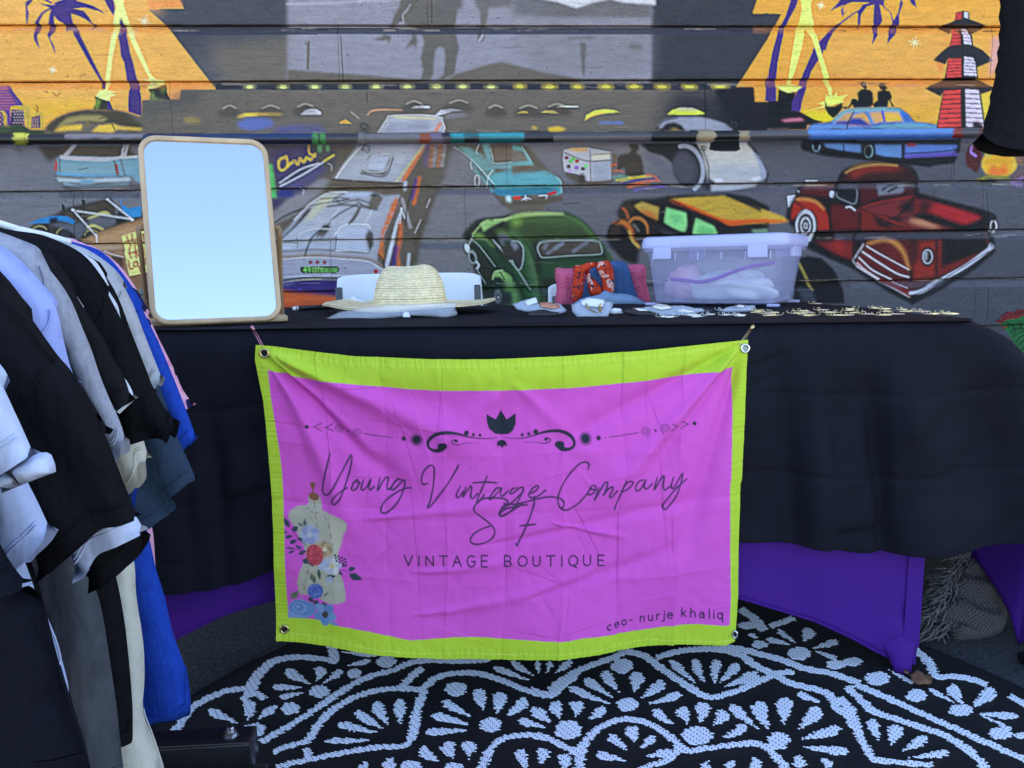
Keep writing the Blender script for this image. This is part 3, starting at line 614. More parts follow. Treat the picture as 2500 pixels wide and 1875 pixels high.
# --- green coupe
P(B2('1850,780 1900,700 1960,660 2060,650 2206,620 2206,1400 2000,1400 1950,1250 1880,1060 1800,930'), (54, 70, 52), soft=3)
P(B3('-420,780 -300,660 -100,640 0,615 150,600 300,600 450,600 560,640 660,730 760,850 830,970 900,1100 900,1400 -220,1400'), (54, 66, 48), soft=3)
P(B3('-50,650 100,620 300,610 480,615 580,660 680,760 760,870 640,830 400,820 200,830 100,850 0,760'), (82, 118, 66), soft=6, alpha=.9); P(B3('0,690 300,700 600,720 700,820 100,830'), (70, 84, 56), soft=8, alpha=.8)
S(B3('-60,660 60,620 250,606 440,608'), [10, 22, 22, 8], (182, 220, 140), soft=2.5); S(B3('450,615 580,670 690,780 790,900'), [8, 16, 16, 10], (96, 150, 84), soft=3)
P(B3('0,650 100,640 60,720 0,700'), (130, 180, 80), soft=6, alpha=.8)
P(B2('1930,690 1980,655 2080,655 2140,660 2020,720 1960,760'), (150, 198, 126), soft=2.5); P(B2('1860,780 1930,770 2000,830 2060,900 1980,900 1900,830'), (120, 166, 90), soft=4); P(B2('1870,830 1960,900 2040,1040 2120,1160 2206,1200 2206,1100 2080,940 1980,830'), (46, 84, 56), soft=4); P(B2('2060,750 2140,740 2206,800 2206,900 2120,830'), (90, 130, 70), soft=4)
S(B2('1845,815 1920,880 2000,980 2060,1060'), 6, (170, 190, 180)); S(B2('2040,830 2130,930 2206,1000'), [8, 16, 14], (176, 186, 190)); P(B2('2080,790 2130,770 2206,830 2206,960 2120,880'), (110, 112, 126), soft=2); P(B2('2130,850 2190,840 2206,930'), (40, 50, 70), soft=2)
cv.ell(B2([(1820, 905)])[0], 6, 12, (206, 214, 216), rot=-.3); cv.ell(B2([(1865, 980)])[0], 10, 18, (150, 160, 160), rot=-.3, soft=1.5); cv.ell(B2([(1865, 985)])[0], 6, 12, (46, 56, 50), rot=-.3); S(B2('1900,1020 1920,1050 1905,1080'), 14, (220, 226, 226))
P(B2('2030,1160 2060,1110 2120,1095 2206,1150 2206,1240 2100,1150'), (146, 196, 120), soft=2.5); S(B2('1895,1075 1980,1210'), 6, (150, 160, 160)); P(B2('2030,1150 2206,1230 2206,1400 2050,1380'), (50, 78, 60), soft=4)
P(B3('-80,850 60,850 110,900 150,1050 200,1250 220,1400 100,1400 0,1150'), (52, 100, 62), soft=6); S(B3('0,770 60,820 130,900 170,1030 210,1200 240,1380'), [8, 16, 26, 34, 40, 40], (104, 160, 104), soft=7, alpha=.8)
P(B3('0,840 60,845 95,890 100,960 85,1060 40,1095 -60,1000 -100,900'), (74, 70, 64), soft=1.5); S(B3('0,838 60,850 95,900 98,980 80,1070 50,1090 20,1050 0,1010'), 10, (170, 186, 184)); P(B3('-20,850 40,850 60,900 20,930'), (120, 126, 140), soft=2)
S(B3('-20,1010 60,1110 130,1220 160,1260'), 12, (150, 170, 160)); P(B3('-60,1150 0,1180 50,1280 80,1400 -60,1400'), (104, 156, 96), soft=6)
P(B3('215,890 235,850 300,840 600,832 740,840 770,870 780,940 740,960 500,970 280,985 240,960'), (92, 84, 76), soft=1); S(B3('240,860 300,843 600,835 740,842 765,880 776,940 730,958 500,968 280,984 240,960 220,900 240,860'), 9, (176, 190, 184))
for a, b in (((310, 945), (440, 860)), ((530, 930), (650, 850)), ((280, 900), (300, 870)), ((380, 900), (430, 860))): S(B3([a, b]), 26, (128, 134, 146), soft=2, tex=.3)
P(B3('250,1000 800,980 840,1100 600,1150 240,1160'), (56, 98, 62), soft=8, alpha=.9); P(B3('200,1240 380,1240 380,1300 200,1290'), (84, 100, 116), soft=3, alpha=.6); S(B3('830,950 860,1020 900,1100'), 24, (80, 130, 80), soft=3)
P(B2('1990,1280 2206,1280 2206,1390 2030,1390'), (54, 64, 72), soft=3); cv.ell(B2([(2085, 1320)])[0], 8, 17, (128, 134, 140), soft=1); cv.ell(B2([(2085, 1325)])[0], 4.5, 9, (60, 60, 66), soft=1); cv.ell(B2([(2088, 1328)])[0], 2, 3, (200, 204, 210))
# --- orange and yellow car behind the bin
P(B3('905,600 960,500 1040,480 1240,470 1340,450 1500,440 1850,440 2050,470 2206,540 2206,830 1800,830 1300,830 1180,800 1100,880 1080,1050 960,1010 840,880 815,800 850,700 930,660'), (48, 44, 42), soft=3)
P(B3('930,560 1010,500 1060,540 1010,660 940,620'), (78, 62, 48), soft=4)
P(B3('1040,540 1120,500 1270,550 1255,665 1160,620 1090,580'), (176, 156, 72), soft=1.5); P(B3('1070,560 1200,590 1255,640 1250,665 1150,615'), (190, 92, 36), soft=5, alpha=.9)
S(B3('960,560 985,590 1000,640'), 16, (190, 100, 50), soft=2); S(B3('1010,680 1050,645 1110,650 1160,700 1170,770'), [12, 18, 22, 16, 10], (204, 132, 64), soft=2); S(B3('880,690 960,680 1020,740 1045,820 1090,890'), [20, 34, 36, 22, 12], (200, 116, 52), soft=3); S(B3('1010,760 1050,850 1090,890'), 12, (196, 186, 96), soft=2)
S(B3('1050,700 1090,750'), 12, (150, 150, 150), soft=2, alpha=.7); cv.ell(B3([(890, 760)])[0], 15, 17, (70, 58, 50), soft=2)
P(B3('1350,480 1450,470 1600,460 1830,450 2000,520 2206,620 2206,690 1900,700 1800,660 1600,570'), (196, 168, 62), soft=1.2, tex=.15); P(B4('-60,560 0,580 110,620 200,665 100,680 -60,690'), (196, 170, 66), soft=1.5)
P(B3('1350,480 1440,495 1600,560 1780,640 1890,660 2206,645 2206,680 2050,690 1880,715 1780,670 1560,580 1380,505'), (214, 92, 30), soft=1.2); P(B4('-20,650 120,655 200,665 100,680 -20,690'), (210, 110, 36), soft=1.2)
S(B3('1700,500 1900,560 2100,600'), 30, (160, 150, 60), soft=8, alpha=.6)
P(B3('1330,550 1510,600 1515,690 1490,765 1440,755 1310,680'), (138, 222, 150), soft=1); P(B3('1340,600 1440,600 1480,650 1400,700'), (96, 196, 126), soft=5, alpha=.8); P(B3('1585,640 1740,710 1775,780 1550,785'), (138, 222, 150), soft=1); P(B3('1620,700 1740,730 1740,780 1600,780'), (96, 196, 126), soft=5, alpha=.8)
P(B3('1280,720 1400,760 1600,800 1300,820'), (64, 66, 84), soft=5); P(B3('2060,740 2206,730 2206,770 2080,770'), (110, 150, 120), soft=2)
P(B4('240,1000 340,970 460,990 560,1080 640,1220 660,1380 220,1380'), (28, 29, 38), soft=2); S(B4('270,1040 310,1120 380,1260'), 16, (170, 164, 80), soft=2); P(B4('250,1240 380,1260 420,1370 300,1370'), (66, 76, 96), soft=3)
# --- right orange picture
P(A3('2150,-400 2110,0 2070,115 2206,118 2206,330 1980,685 1935,745 2080,745 2092,875 2206,875 2206,1120 2300,1180 5600,1180 5600,-400'), (240, 164, 66), soft=.5)
P(A4('-30,115 115,122 0,330 -30,380'), (70, 74, 84), soft=.6)
P(A4('300,180 1900,180 1950,1000 700,950'), (238, 168, 84), soft=30, alpha=.7); P(A4('0,650 1900,640 1900,760 0,760'), (230, 150, 70), soft=3, alpha=.5)
P(A4('280,950 560,960 800,1060 560,1080 400,1040'), (226, 206, 40), soft=5); P(A4('1100,900 1500,900 1480,1100 1250,1080'), (236, 172, 60), soft=10, alpha=.7); P(A4('1840,810 1960,800 2000,1080 1860,1080'), (240, 200, 70), soft=5)
P(A3('2092,875 2206,875 2206,1140 1990,1140 1740,770 2085,745'), (36, 37, 46), soft=1)
P(A4('0,870 80,870 90,780 240,800 210,940 270,960 400,1030 480,1050 340,1080 330,1120 -10,1120'), BLK, soft=.8)
P(A4('105,1035 190,1020 280,1015 320,1040 150,1050'), (200, 120, 150), soft=1)
PU2 = (70, 50, 142)
P(A4('205,-60 275,-60 240,60 180,170 150,240 110,400 80,560 70,690 70,870 -20,870 0,700 5,620 40,440 80,300 110,220 150,140 190,20'), PU2, soft=.4); P(A3('2190,700 2206,640 2206,870 2180,870'), PU2, soft=.4)
P(A4('205,860 230,840 270,730 300,640 370,480 385,450 380,440 440,360 560,240 640,180 740,110 780,90 820,40 880,25 800,20 720,20 640,150 625,90 660,40 530,100 600,30 660,-60 1150,-60 1160,40 1130,130 1130,200 1120,270 1025,380 1040,300 1070,200 1050,110 980,50 960,40 985,180 960,230 950,300 893,390 915,280 905,180 915,40 850,60 800,130 790,260 770,200 775,115 760,110 640,200 560,290 520,360 495,440 480,430 460,500 420,540 370,620 330,760 295,870 280,960 205,950'), PU2, soft=.4)
P(A4('1200,-60 1250,-60 1280,70 1230,30'), PU2, soft=.4); P(A4('1000,55 1060,110 1080,180 1120,110 1140,0 1000,-30'), (240, 164, 66), soft=.4); P(A4('650,60 690,30 760,20 700,60 650,120'), (240, 164, 66), soft=.4)
P(A4('270,-60 385,-60 370,50 380,140 400,220 440,380 480,520 520,640 550,760 555,850 530,850 510,760 470,650 430,500 380,340 330,240 320,280 290,420 250,560 210,680 200,740 165,740 170,700 200,500 230,330 270,180 290,80'), (226, 236, 124), soft=.5)
P(A4('70,735 160,730 190,715 230,730 300,745 240,790 180,805 110,775'), (226, 236, 124), soft=.6); P(A4('92,765 160,800 240,795 210,880 100,870'), BLK, soft=.6)
P(A4('355,950 480,910 430,890 490,870 500,810 540,850 590,790 600,830 695,810 640,860 660,880 580,900 500,925'), (230, 238, 110), soft=.5)
P(A4('490,860 510,915 570,920 640,880 645,930 600,990 560,1020 520,985 490,930'), BLK, soft=.5)
for c, r in ((A4('455,50')[0], 11), (A4('1265,365')[0], 16)):
    for a in (15, 60, 105, 150):
        d = np.array([cos(rd(a)), sin(rd(a))]) * r * (1 if a in (15, 105) else .7)
        SP([c - d, c, c + d], [0.4, 3.4, 0.4], (250, 226, 180), soft=.6, smooth=False)
# seated couple
P(A4('765,930 775,860 770,800 800,770 830,765 810,740 808,705 835,695 860,710 858,745 845,768 880,775 905,800 905,840 915,870 890,920 860,925'), BLK, soft=.5); P(A4('650,920 690,920 710,890 720,850 760,850 780,880 770,930 735,930 730,900 700,935 650,943'), BLK, soft=.5); P(A4('775,690 800,712 812,725 800,725'), BLK, soft=.5)
P(A4('880,910 920,880 945,860 940,800 960,780 985,775 960,765 965,720 990,705 1020,720 1030,760 1045,752 1010,775 1050,785 1068,830 1060,870 1090,915 1070,920 1040,860 1030,925 915,925 905,905'), BLK, soft=.5)
P(A4('905,860 930,860 905,890'), (240, 164, 66), soft=.4)
# blue sedan
BLU = (92, 140, 214)
P(A4('290,1205 380,1040 480,1060 560,1040 640,960 760,930 1000,925 1140,930 1210,980 1270,1050 1400,1060 1520,1090 1660,1110 1670,1160 1650,1290 1600,1390 1400,1430 1150,1390 860,1360 500,1310 290,1280'), (44, 48, 62), soft=2.5)
P(A4('340,1100 400,1070 540,1060 600,1000 650,955 760,935 1000,928 1130,935 1200,980 1260,1050 1350,1058 1480,1085 1580,1110 1640,1120 1640,1190 1380,1195 820,1200 480,1195 370,1150'), BLU, soft=1)
P(A4('560,1050 650,955 760,935 1000,928 1130,935 1170,960 1000,950 800,960 680,970 600,1040'), (120, 176, 190), soft=2); S(A4('560,1040 640,965 760,940 1000,930 1140,935'), 7, (110, 150, 140))
P(A4('590,1050 660,980 740,965 690,1070 570,1060'), (196, 160, 110), soft=1); P(A4('710,1050 750,985 830,965 860,1000 890,1080 690,1085'), (200, 162, 104), soft=1); P(A4('870,965 980,960 1010,1040 920,1070'), (204, 164, 110), soft=1); P(A4('1000,960 1130,965 1160,1045 1010,1045'), (228, 176, 84), soft=1); P(A4('1010,1010 1150,1010 1160,1045 1010,1045'), (220, 190, 70), soft=3)
P(A4('590,1045 700,1040 720,1020 800,1020 890,1080 960,1060 1160,1045 1160,1060 920,1090 580,1070'), (54, 68, 168), soft=1.2); S(A4('835,965 870,1010 900,1090'), 12, (96, 130, 180)); S(A4('985,960 1005,1040'), 18, (62, 82, 190)); S(A4('740,965 690,1060 680,1120'), 12, (50, 60, 80)); P(A4('1135,950 1200,980 1240,1050 1180,1050'), (64, 104, 200), soft=1)
P(A4('900,1090 1000,1065 1270,1060 1480,1085 1500,1105 1200,1110 900,1110'), (100, 156, 190), soft=2.5); S(A4('900,1110 1150,1125 1230,1150 1240,1180'), 7, (60, 84, 140)); S(A4('1250,1165 1400,1130 1530,1120'), 16, (70, 96, 150), soft=2); P(A4('1280,1150 1450,1130 1520,1130 1380,1160'), (120, 134, 140), soft=3)
P(A4('370,1140 420,1120 470,1130 490,1180 390,1190'), (26, 30, 40), soft=1.2); cv.ell(A4([(1625, 1150)])[0], 11, 9, (176, 60, 46), soft=1.5); cv.arc(A4([(1620, 1150)])[0], 13, 10, 100, 270, 3, (30, 26, 34))
P(B4('470,0 640,0 800,10 800,80 600,60 480,30'), BLU, soft=1.5); P(B4('920,10 1150,10 1150,125 1000,110 930,90'), BLU, soft=1.5); P(B4('1180,10 1620,10 1640,40 1600,90 1180,125'), (84, 124, 216), soft=1.5)
P(B4('1180,95 1600,70 1640,90 1640,110 1180,128'), (92, 80, 190), soft=1.5); S(B4('1185,85 1400,75 1620,55'), 9, (40, 40, 70)); P(B4('1190,0 1280,0 1270,25 1200,25'), (150, 50, 50), soft=1); S(B4('650,10 655,70'), 12, (50, 60, 90)); S(B4('1160,10 1165,130'), 16, (40, 46, 66))
P(B4('285,0 480,0 500,40 800,90 1000,120 1180,130 1640,110 1600,170 1350,190 900,150 500,110 300,60'), (38, 37, 40), soft=1.8); cv.ell(B4([(415, 25)])[0], 11, 16, (22, 24, 30)); cv.arc(B4([(415, 18)])[0], 8.5, 14, 0, 180, 2.6, (140, 190, 226)); cv.ell(B4([(870, 65)])[0], 16, 20, (22, 24, 30)); cv.arc(B4([(865, 65)])[0], 10, 16, -60, 130, 2, (130, 180, 200)); cv.arc(B4([(862, 68)])[0], 9, 14, 150, 300, 1.5, (110, 120, 120))
P(B4('1620,30 1660,40 1640,80 1620,70'), (30, 32, 44), soft=2)
# tower
for poly_, c in (('1455,1075 1480,930 1500,830 1520,680 1540,560 1560,400 1590,290 1600,200 1620,110 1680,95 1735,110 1735,170 1760,290 1770,390 1800,560 1810,660 1840,830 1860,960 1875,1110 1450,1110', (48, 44, 48)),):
    P(A4(poly_), c, soft=.6)
P(A4('1520,290 1560,280 1600,520 1430,520 1540,400'), (232, 128, 60), soft=8, alpha=.6); P(A4('1425,520 1520,545 1500,620'), (226, 110, 60), soft=4, alpha=.7)
RT = (206, 66, 66); WT = (224, 200, 222)
for xa, xb, ya, xc, xd, yb, n, c in ((1618, 1668, 110, 1608, 1668, 175, 4, RT), (1690, 1725, 110, 1690, 1725, 160, 4, (236, 232, 236)), (1600, 1658, 235, 1570, 1662, 395, 5, RT), (1668, 1730, 235, 1688, 1758, 385, 5, WT), (1555, 1665, 505, 1532, 1665, 670, 6, RT), (1690, 1780, 490, 1685, 1800, 655, 6, WT), (1515, 1658, 775, 1462, 1665, 1100, 8, RT), (1700, 1815, 770, 1710, 1865, 1100, 8, WT)):
    for i in range(n):
        t0, t1 = i / n, (i + .8) / n
        L = lambda a, b, t: a + (b - a) * t
        dd = -8 if c is RT else 8
        P(A4([(L(xa, xc, t0), L(ya, yb, t0) - dd * .5), (L(xb, xd, t0), L(ya, yb, t0) + dd * .5), (L(xb, xd, t1), L(ya, yb, t1) + dd * .5), (L(xa, xc, t1), L(ya, yb, t1) - dd * .5)]), c, soft=.4)
for t in ('1610,180 1660,165 1740,170 1880,220 1860,240 1760,290 1720,240 1600,240 1575,285 1475,235', '1560,395 1650,380 1760,385 1850,430 1945,520 1800,580 1770,500 1690,480 1550,500 1530,555 1420,518 1500,440', '1500,690 1600,680 1830,680 1920,735 1980,760 1840,810 1815,770 1680,760 1515,775 1490,830 1350,760'):
    P(A4(t), (50, 51, 60), soft=.6)
P(A4('1770,1110 1760,1060 1800,1040 1840,1060 1875,1110'), (60, 52, 58), soft=1.5); S(A4('1672,770 1680,1100'), 18, (48, 44, 48)); S(A4('1676,230 1680,660'), 14, (48, 44, 48))
P(A4('1930,330 2000,310 2000,480 1950,620 1900,660'), (196, 160, 170), soft=4, alpha=.8)
# red pickup
P(B4('165,640 180,560 240,450 270,380 330,345 600,340 615,280 650,240 720,200 860,165 1000,165 1180,185 1260,240 1290,330 1290,440 1600,520 1900,600 1950,640 1950,880 1940,940 1240,1370 1000,1260 860,1170 700,1060 350,900 350,830 240,740 190,700'), (30, 20, 26), soft=4)
P(B4('640,280 680,235 780,195 950,178 1120,190 1220,220 1270,290 1270,320 640,320'), (70, 34, 30), soft=2); P(B4('690,255 800,205 950,185 1100,195 1180,225 1000,235 850,245 740,300'), (152, 46, 34), soft=6); S(B4('670,248 740,208 850,182 980,174 1110,186'), [6, 14, 16, 14, 6], (226, 186, 104), soft=2.5)
P(B4('280,370 400,350 580,350 560,440 540,470 420,450 270,430'), (104, 30, 36), soft=4); S(B4('330,360 450,350 580,348'), [8, 16, 8], (206, 150, 84), soft=3); P(B4('620,350 800,345 770,380 640,390'), (96, 102, 120), soft=3)
P(B4('200,600 215,520 260,470 340,470 430,500 490,560 530,640 530,740 430,750 420,650 380,580 300,570 240,640 200,660'), (168, 44, 30), soft=2.5); S(B4('230,480 320,478 410,500 480,560'), [6, 16, 14, 6], (196, 150, 80), soft=3); P(B4('540,520 660,540 780,560 780,740 550,750 530,620'), (110, 26, 26), soft=4)
P(B4('590,410 640,390 760,390 770,500 740,525 660,490 600,460'), (30, 32, 44), soft=1.5); S(B4('590,420 600,460 660,490 740,520 765,480 770,390'), 9, (128, 134, 148)); cv.ell(B4([(553, 435)])[0], 6.5, 9, (200, 208, 226), soft=.6); S(B4('675,550 710,545 750,575'), 12, (206, 214, 232)); P(B4('165,450 240,440 190,540 175,550'), (206, 212, 230), soft=.8); cv.ell(B4([(265, 410)])[0], 3, 4, (190, 196, 210))
P(B4('790,350 1260,350 1260,440 960,470 800,540'), (90, 26, 28), soft=4); P(B4('945,350 1190,345 1180,400 1150,430 950,450'), (112, 122, 140), soft=1.5); S(B4('990,400 1050,365 1100,350'), 16, (50, 52, 66)); S(B4('1040,415 1120,375'), 18, (50, 52, 66))
cv.ell(B4([(325, 705)])[0], 25, 39, (190, 196, 208), soft=.8); cv.ell(B4([(325, 708)])[0], 19, 30, (28, 28, 34), soft=.8); cv.ell(B4([(325, 708)])[0], 13, 22, (186, 192, 206), soft=.7); cv.ell(B4([(325, 708)])[0], 9.5, 16, (30, 30, 38), soft=.7); cv.ell(B4([(325, 708)])[0], 5.5, 9, (180, 186, 200), soft=.7); S(B4('285,708 365,708'), 5, (28, 28, 34)); S(B4('325,640 325,780'), 5, (28, 28, 34)); cv.arc(B4([(330, 720)])[0], 20, 36, -20, 90, 3.5, (190, 200, 206))
P(B4('800,560 1250,455 1270,640 1050,640 880,590'), (128, 44, 50), soft=5); S(B4('800,560 950,510 1250,458'), 12, (160, 44, 34), soft=2); P(B4('1130,520 1250,480 1250,610 1140,590'), (46, 24, 30), soft=6); P(B4('1290,480 1400,490 1600,550 1790,610 1850,640 1700,710 1560,660 1340,580 1280,600'), (170, 34, 44), soft=4); P(B4('1300,470 1440,490 1380,600 1290,620'), (70, 22, 28), soft=8); S(B4('1275,460 1275,620'), 14, (130, 40, 34), soft=2); S(B4('1270,455 1500,505 1900,610'), 12, (60, 20, 24), soft=3)
P(B4('1130,660 1260,640 1480,690 1620,740 1250,745'), (130, 46, 52), soft=4); P(B4('1210,650 1330,655 1500,720 1420,735 1240,690'), (176, 130, 104), soft=3)
P(B4('790,560 880,600 1060,690 1250,745 1130,750 780,745'), (130, 36, 26), soft=3); S(B4('800,570 900,610 1250,745'), 20, (166, 50, 34), soft=3); P(B4('900,620 1050,690 1080,740 960,720'), (50, 22, 26), soft=5)
P(B4('400,840 560,850 740,830 740,1010 640,980 500,910'), (130, 34, 34), soft=5); P(B4('540,840 640,830 660,960 560,920'), (170, 40, 40), soft=8, alpha=.8); P(B4('830,830 1500,830 1480,1180 1200,1280 960,1150 740,1040 820,870'), (104, 32, 26), soft=3)
P(B4('850,870 1000,830 1100,860 1180,960 1230,1100 1240,1160 1100,1060 860,900'), (108, 36, 28), soft=3); S(B4('860,865 1000,828 1100,862 1170,950 1215,1080'), [6, 20, 26, 22, 8], (206, 150, 84), soft=4); P(B4('1020,860 1140,950 1180,1050 1060,990'), (120, 34, 26), soft=5)
P(B4('1240,860 1440,840 1440,1140 1260,1170'), (150, 42, 30), soft=5); P(B4('1220,830 1300,830 1300,1000 1240,1060'), (40, 24, 26), soft=6, alpha=.8); P(B4('1510,840 1880,820 1880,920 1760,960 1510,1060'), (32, 22, 28), soft=3); P(B4('1450,830 1505,830 1505,1060 1880,920 1880,960 1480,1150 1450,1150'), (128, 36, 28), soft=3); S(B4('1880,770 1890,850'), 16, (110, 36, 36), soft=2)
cv.ell(B4([(1375, 975)])[0], 17, 24, (24, 24, 30), soft=1.2); cv.arc(B4([(1375, 975)])[0], 11.5, 17, 0, 360, 2.6, (196, 202, 214)); P(B4('1340,930 1380,925 1370,1010 1345,1010'), (150, 156, 170), soft=2)
P(B4('770,1000 950,1150 1080,1210 1220,1300 1230,1330 960,1190 745,1050'), (150, 34, 36), soft=2.5); P(B4('780,980 850,900 1200,1090 1210,1150 1000,1080'), (120, 28, 32), soft=4); P(B4('1080,1180 1200,1250 1260,1300 1220,1320 1060,1220'), (140, 36, 36), soft=3)
for t, w in (('820,870 770,950 745,1035 950,1170', 17), ('850,885 960,950 1210,1085', 11), ('815,935 960,1030 1110,1120 1210,1150', 15), ('785,985 900,1090 1060,1170', 13), ('770,1030 850,1100 950,1165', 10), ('1085,1195 1200,1245', 9), ('960,1190 1080,1250 1215,1325', 8)): S(B4(t), w, (206, 204, 214))
S(B4('1225,1290 1330,1270 1500,1170 1700,1060 1880,930 1930,880'), [24, 36, 34, 34, 34, 24], (190, 200, 222), soft=1); S(B4('1250,1310 1400,1245 1560,1140 1760,1015 1900,930'), 5, (30, 32, 44)); P(B4('1905,940 1950,900 1920,850 1900,880'), (200, 208, 228), soft=1)
cv.arc(B4([(1945, 717)])[0], 7.5, 14, 0, 360, 3.6, (214, 218, 226), soft=.8); S(B4('330,322 420,322'), 12, (200, 204, 212))
# fruit and shoe at the right edge, dragon head low right
P(B4('1700,100 1730,20 1840,20 1850,140 1800,255 1710,190'), (96, 44, 46), soft=1.2); S(B4('1755,30 1750,75 1790,105'), 22, (150, 120, 220))
cv.ell(B4([(1995, 175)])[0], 44, 34, (214, 190, 70), soft=1.5); cv.ell(B4([(1990, 170)])[0], 36, 28, (236, 172, 46), soft=5); P(B4('1880,270 1940,180 1990,220 2040,170 2080,260 1980,285'), (228, 120, 50), soft=5); P(B4('1880,60 1960,90 1890,130 1870,100'), (190, 180, 90), soft=2)
P(B4('1800,310 1880,270 2060,280 2100,310 1900,300 1830,350'), (130, 140, 60), soft=1.5); P(B4('1810,320 1960,310 2010,350 1930,370 1840,350'), (78, 84, 70), soft=2); P(B4('2100,320 2206,280 2206,375 2120,365'), (140, 116, 196), soft=1.5); P(B4('2090,270 2206,200 2206,280 2110,310'), (120, 96, 104), soft=4); P(B4('2120,90 2206,120 2206,190 2150,180'), (140, 110, 90), soft=5)
P(B4('1960,1530 2010,1510 2000,1480 2050,1470 2060,1445 2110,1455 2150,1430 2206,1430 2500,1440 2500,2000 2100,1660 2010,1560'), (126, 30, 44), soft=.8)
P(B4('1990,1560 2060,1520 2150,1510 2206,1480 2300,1500 2400,1560 2400,1900 2206,1720 2090,1640 2140,1600 2060,1580'), (34, 120, 66), soft=.8); P(B4('2080,1590 2170,1590 2206,1570 2206,1640 2120,1660'), (44, 140, 76), soft=1)
P(B4('2050,1600 2120,1570 2206,1560 2420,1580 2420,2050 2300,2000 2180,1820 2100,1680'), (36, 124, 68), soft=.8)
for j in range(6): S(B4([(2090 + j * 26, 1640 + j * 34), (2150 + j * 22, 1600 + j * 30), (2220 + j * 18, 1610 + j * 28)]), 9, (18, 60, 40), soft=.8)
for t in ('1960,1530 2010,1490 2060,1450', '2090,1590 2060,1540 2010,1560', '2150,1610 2110,1560', '2206,1590 2170,1540', '2110,1660 2160,1600 2206,1600', '2150,1430 2120,1470 2206,1450'): S(B4(t), 8, (24, 30, 30))
# orange pictures: recess shade of the coves under the joints painted a little darker
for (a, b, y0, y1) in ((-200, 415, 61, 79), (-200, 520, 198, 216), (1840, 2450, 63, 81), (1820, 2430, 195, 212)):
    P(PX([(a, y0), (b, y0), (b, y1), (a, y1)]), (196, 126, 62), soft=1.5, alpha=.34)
for (a, b, y0, y1, dy) in ((-200, 330, 466, 482, 0), (1880, 2600, 445, 462, -3), (2040, 2600, 568, 586, -6), (2080, 2600, 688, 704, -6)):  # lower coves: sky tint painted on as bluish bands
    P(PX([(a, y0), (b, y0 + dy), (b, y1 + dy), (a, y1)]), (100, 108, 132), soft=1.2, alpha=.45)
# black spray and brush outlines of the cars
for t, w in (('165,640 180,560 240,455 330,350 600,342', 16), ('615,320 650,245 760,195 900,168 1080,168 1220,200 1285,300 1290,440', 20), ('1290,440 1600,520 1900,600 1960,640', 24), ('1950,640 1930,760 1930,880', 20), ('800,560 790,740', 14), ('540,480 530,620 545,740', 14), ('800,560 1060,690 1260,745', 10), ('350,880 560,980 740,1050', 40), ('960,1200 1100,1290 1240,1365', 34), ('1250,1365 1500,1240 1760,1080 1940,930', 36), ('1450,830 1450,1160', 12), ('1505,830 1505,1060', 8), ('240,500 300,560 240,640', 10), ('600,340 590,400 560,470', 14), ('1270,450 1130,620 1050,650', 14), ('1280,620 1480,690 1700,720 1900,700', 20), ('840,850 790,900 770,960', 12), ('780,745 740,830 740,1010', 22), ('1230,1100 1240,1180', 14), ('290,1260 500,1310 860,1360 1150,1395 1400,1430', 12)):
    S(B4(t) if not t.startswith('290') else A4(t), w, (24, 18, 24), soft=2.2, alpha=.85)
for t, w in (('1340,470 1560,580 1780,670 1880,720 2206,690', 16), ('1300,540 1290,690 1440,770 1550,790', 22), ('1520,600 1530,700 1540,780', 26), ('1040,530 1100,600 1260,680', 14), ('1860,440 2050,480 2206,560', 16), ('830,800 850,720 920,670', 14), ('1660,1240 1700,1400 1690,1500', 0)):
    if w: S(B3(t), w, (22, 20, 20), soft=2, alpha=.85)
for t, w in (('-420,800 -300,670 -100,645 0,625', 14), ('460,600 600,670 720,800 830,960 900,1100', 12), ('100,830 180,960 220,1100', 18), ('220,1000 240,1160 250,1380', 16), ('0,1120 80,1260 120,1400', 16)):
    S(B3(t), w, (30, 40, 30), soft=3, alpha=.6)
for t, w in (('1640,1270 1690,1420 1700,1540 1740,1575', 12), ('2040,1240 2130,1340 2200,1480 2190,1560', 14), ('1250,1100 1310,1040 1420,1010', 8)): S(A3(t), w, (34, 34, 40), soft=2, alpha=.8)
for t, w in (('1720,1265 1850,1380 1960,1520 2060,1620', 9), ('2040,1600 2060,1680 2130,1760', 12)): S(A2(t), w, (84, 78, 68), soft=2, alpha=.7)
# loose brush highlights and darks over the bus, vans and coupe
for t, w, c in (('330,660 470,520 620,430 780,418', 9, (220, 222, 226)), ('680,790 760,706 950,700 985,735', 9, (226, 230, 236)), ('690,930 830,925 960,938', 7, (216, 222, 232)), ('200,1000 500,986 760,1000', 8, (214, 216, 224)), ('760,1000 960,1020 1090,1090', 9, (220, 222, 230)), ('640,690 570,750 520,810', 9, (70, 68, 66)), ('470,560 330,720 210,830', 12, (84, 80, 76)), ('560,480 700,468 800,480', 7, (74, 72, 70)), ('1110,800 1180,640 1240,470', 9, (64, 58, 56)), ('1050,960 1090,1000 1110,1080', 9, (64, 58, 56)), ('900,30 780,170 690,300', 7, (224, 226, 230)), ('1000,105 1165,100 1100,240 930,225 1000,105', 6, (206, 210, 220)), ('905,258 1110,282 1180,130', 9, (80, 76, 70)), ('660,308 950,330 1255,345', 10, (70, 66, 60)), ('200,1150 500,1145 1000,1140', 7, (210, 214, 224)), ('350,800 480,740 640,740', 9, (206, 212, 222)), ('720,560 640,660 600,700', 7, (206, 208, 214)), ('1000,580 940,680', 7, (206, 208, 214)), ('850,640 800,700', 8, (80, 76, 72)), ('1255,560 1240,690', 7, (230, 234, 240)), ('1340,400 1300,560 1290,700', 10, (70, 64, 60)), ('140,700 260,625 420,560', 7, (60, 58, 58))):
    S(B2(t), w, c, soft=1, alpha=.85)
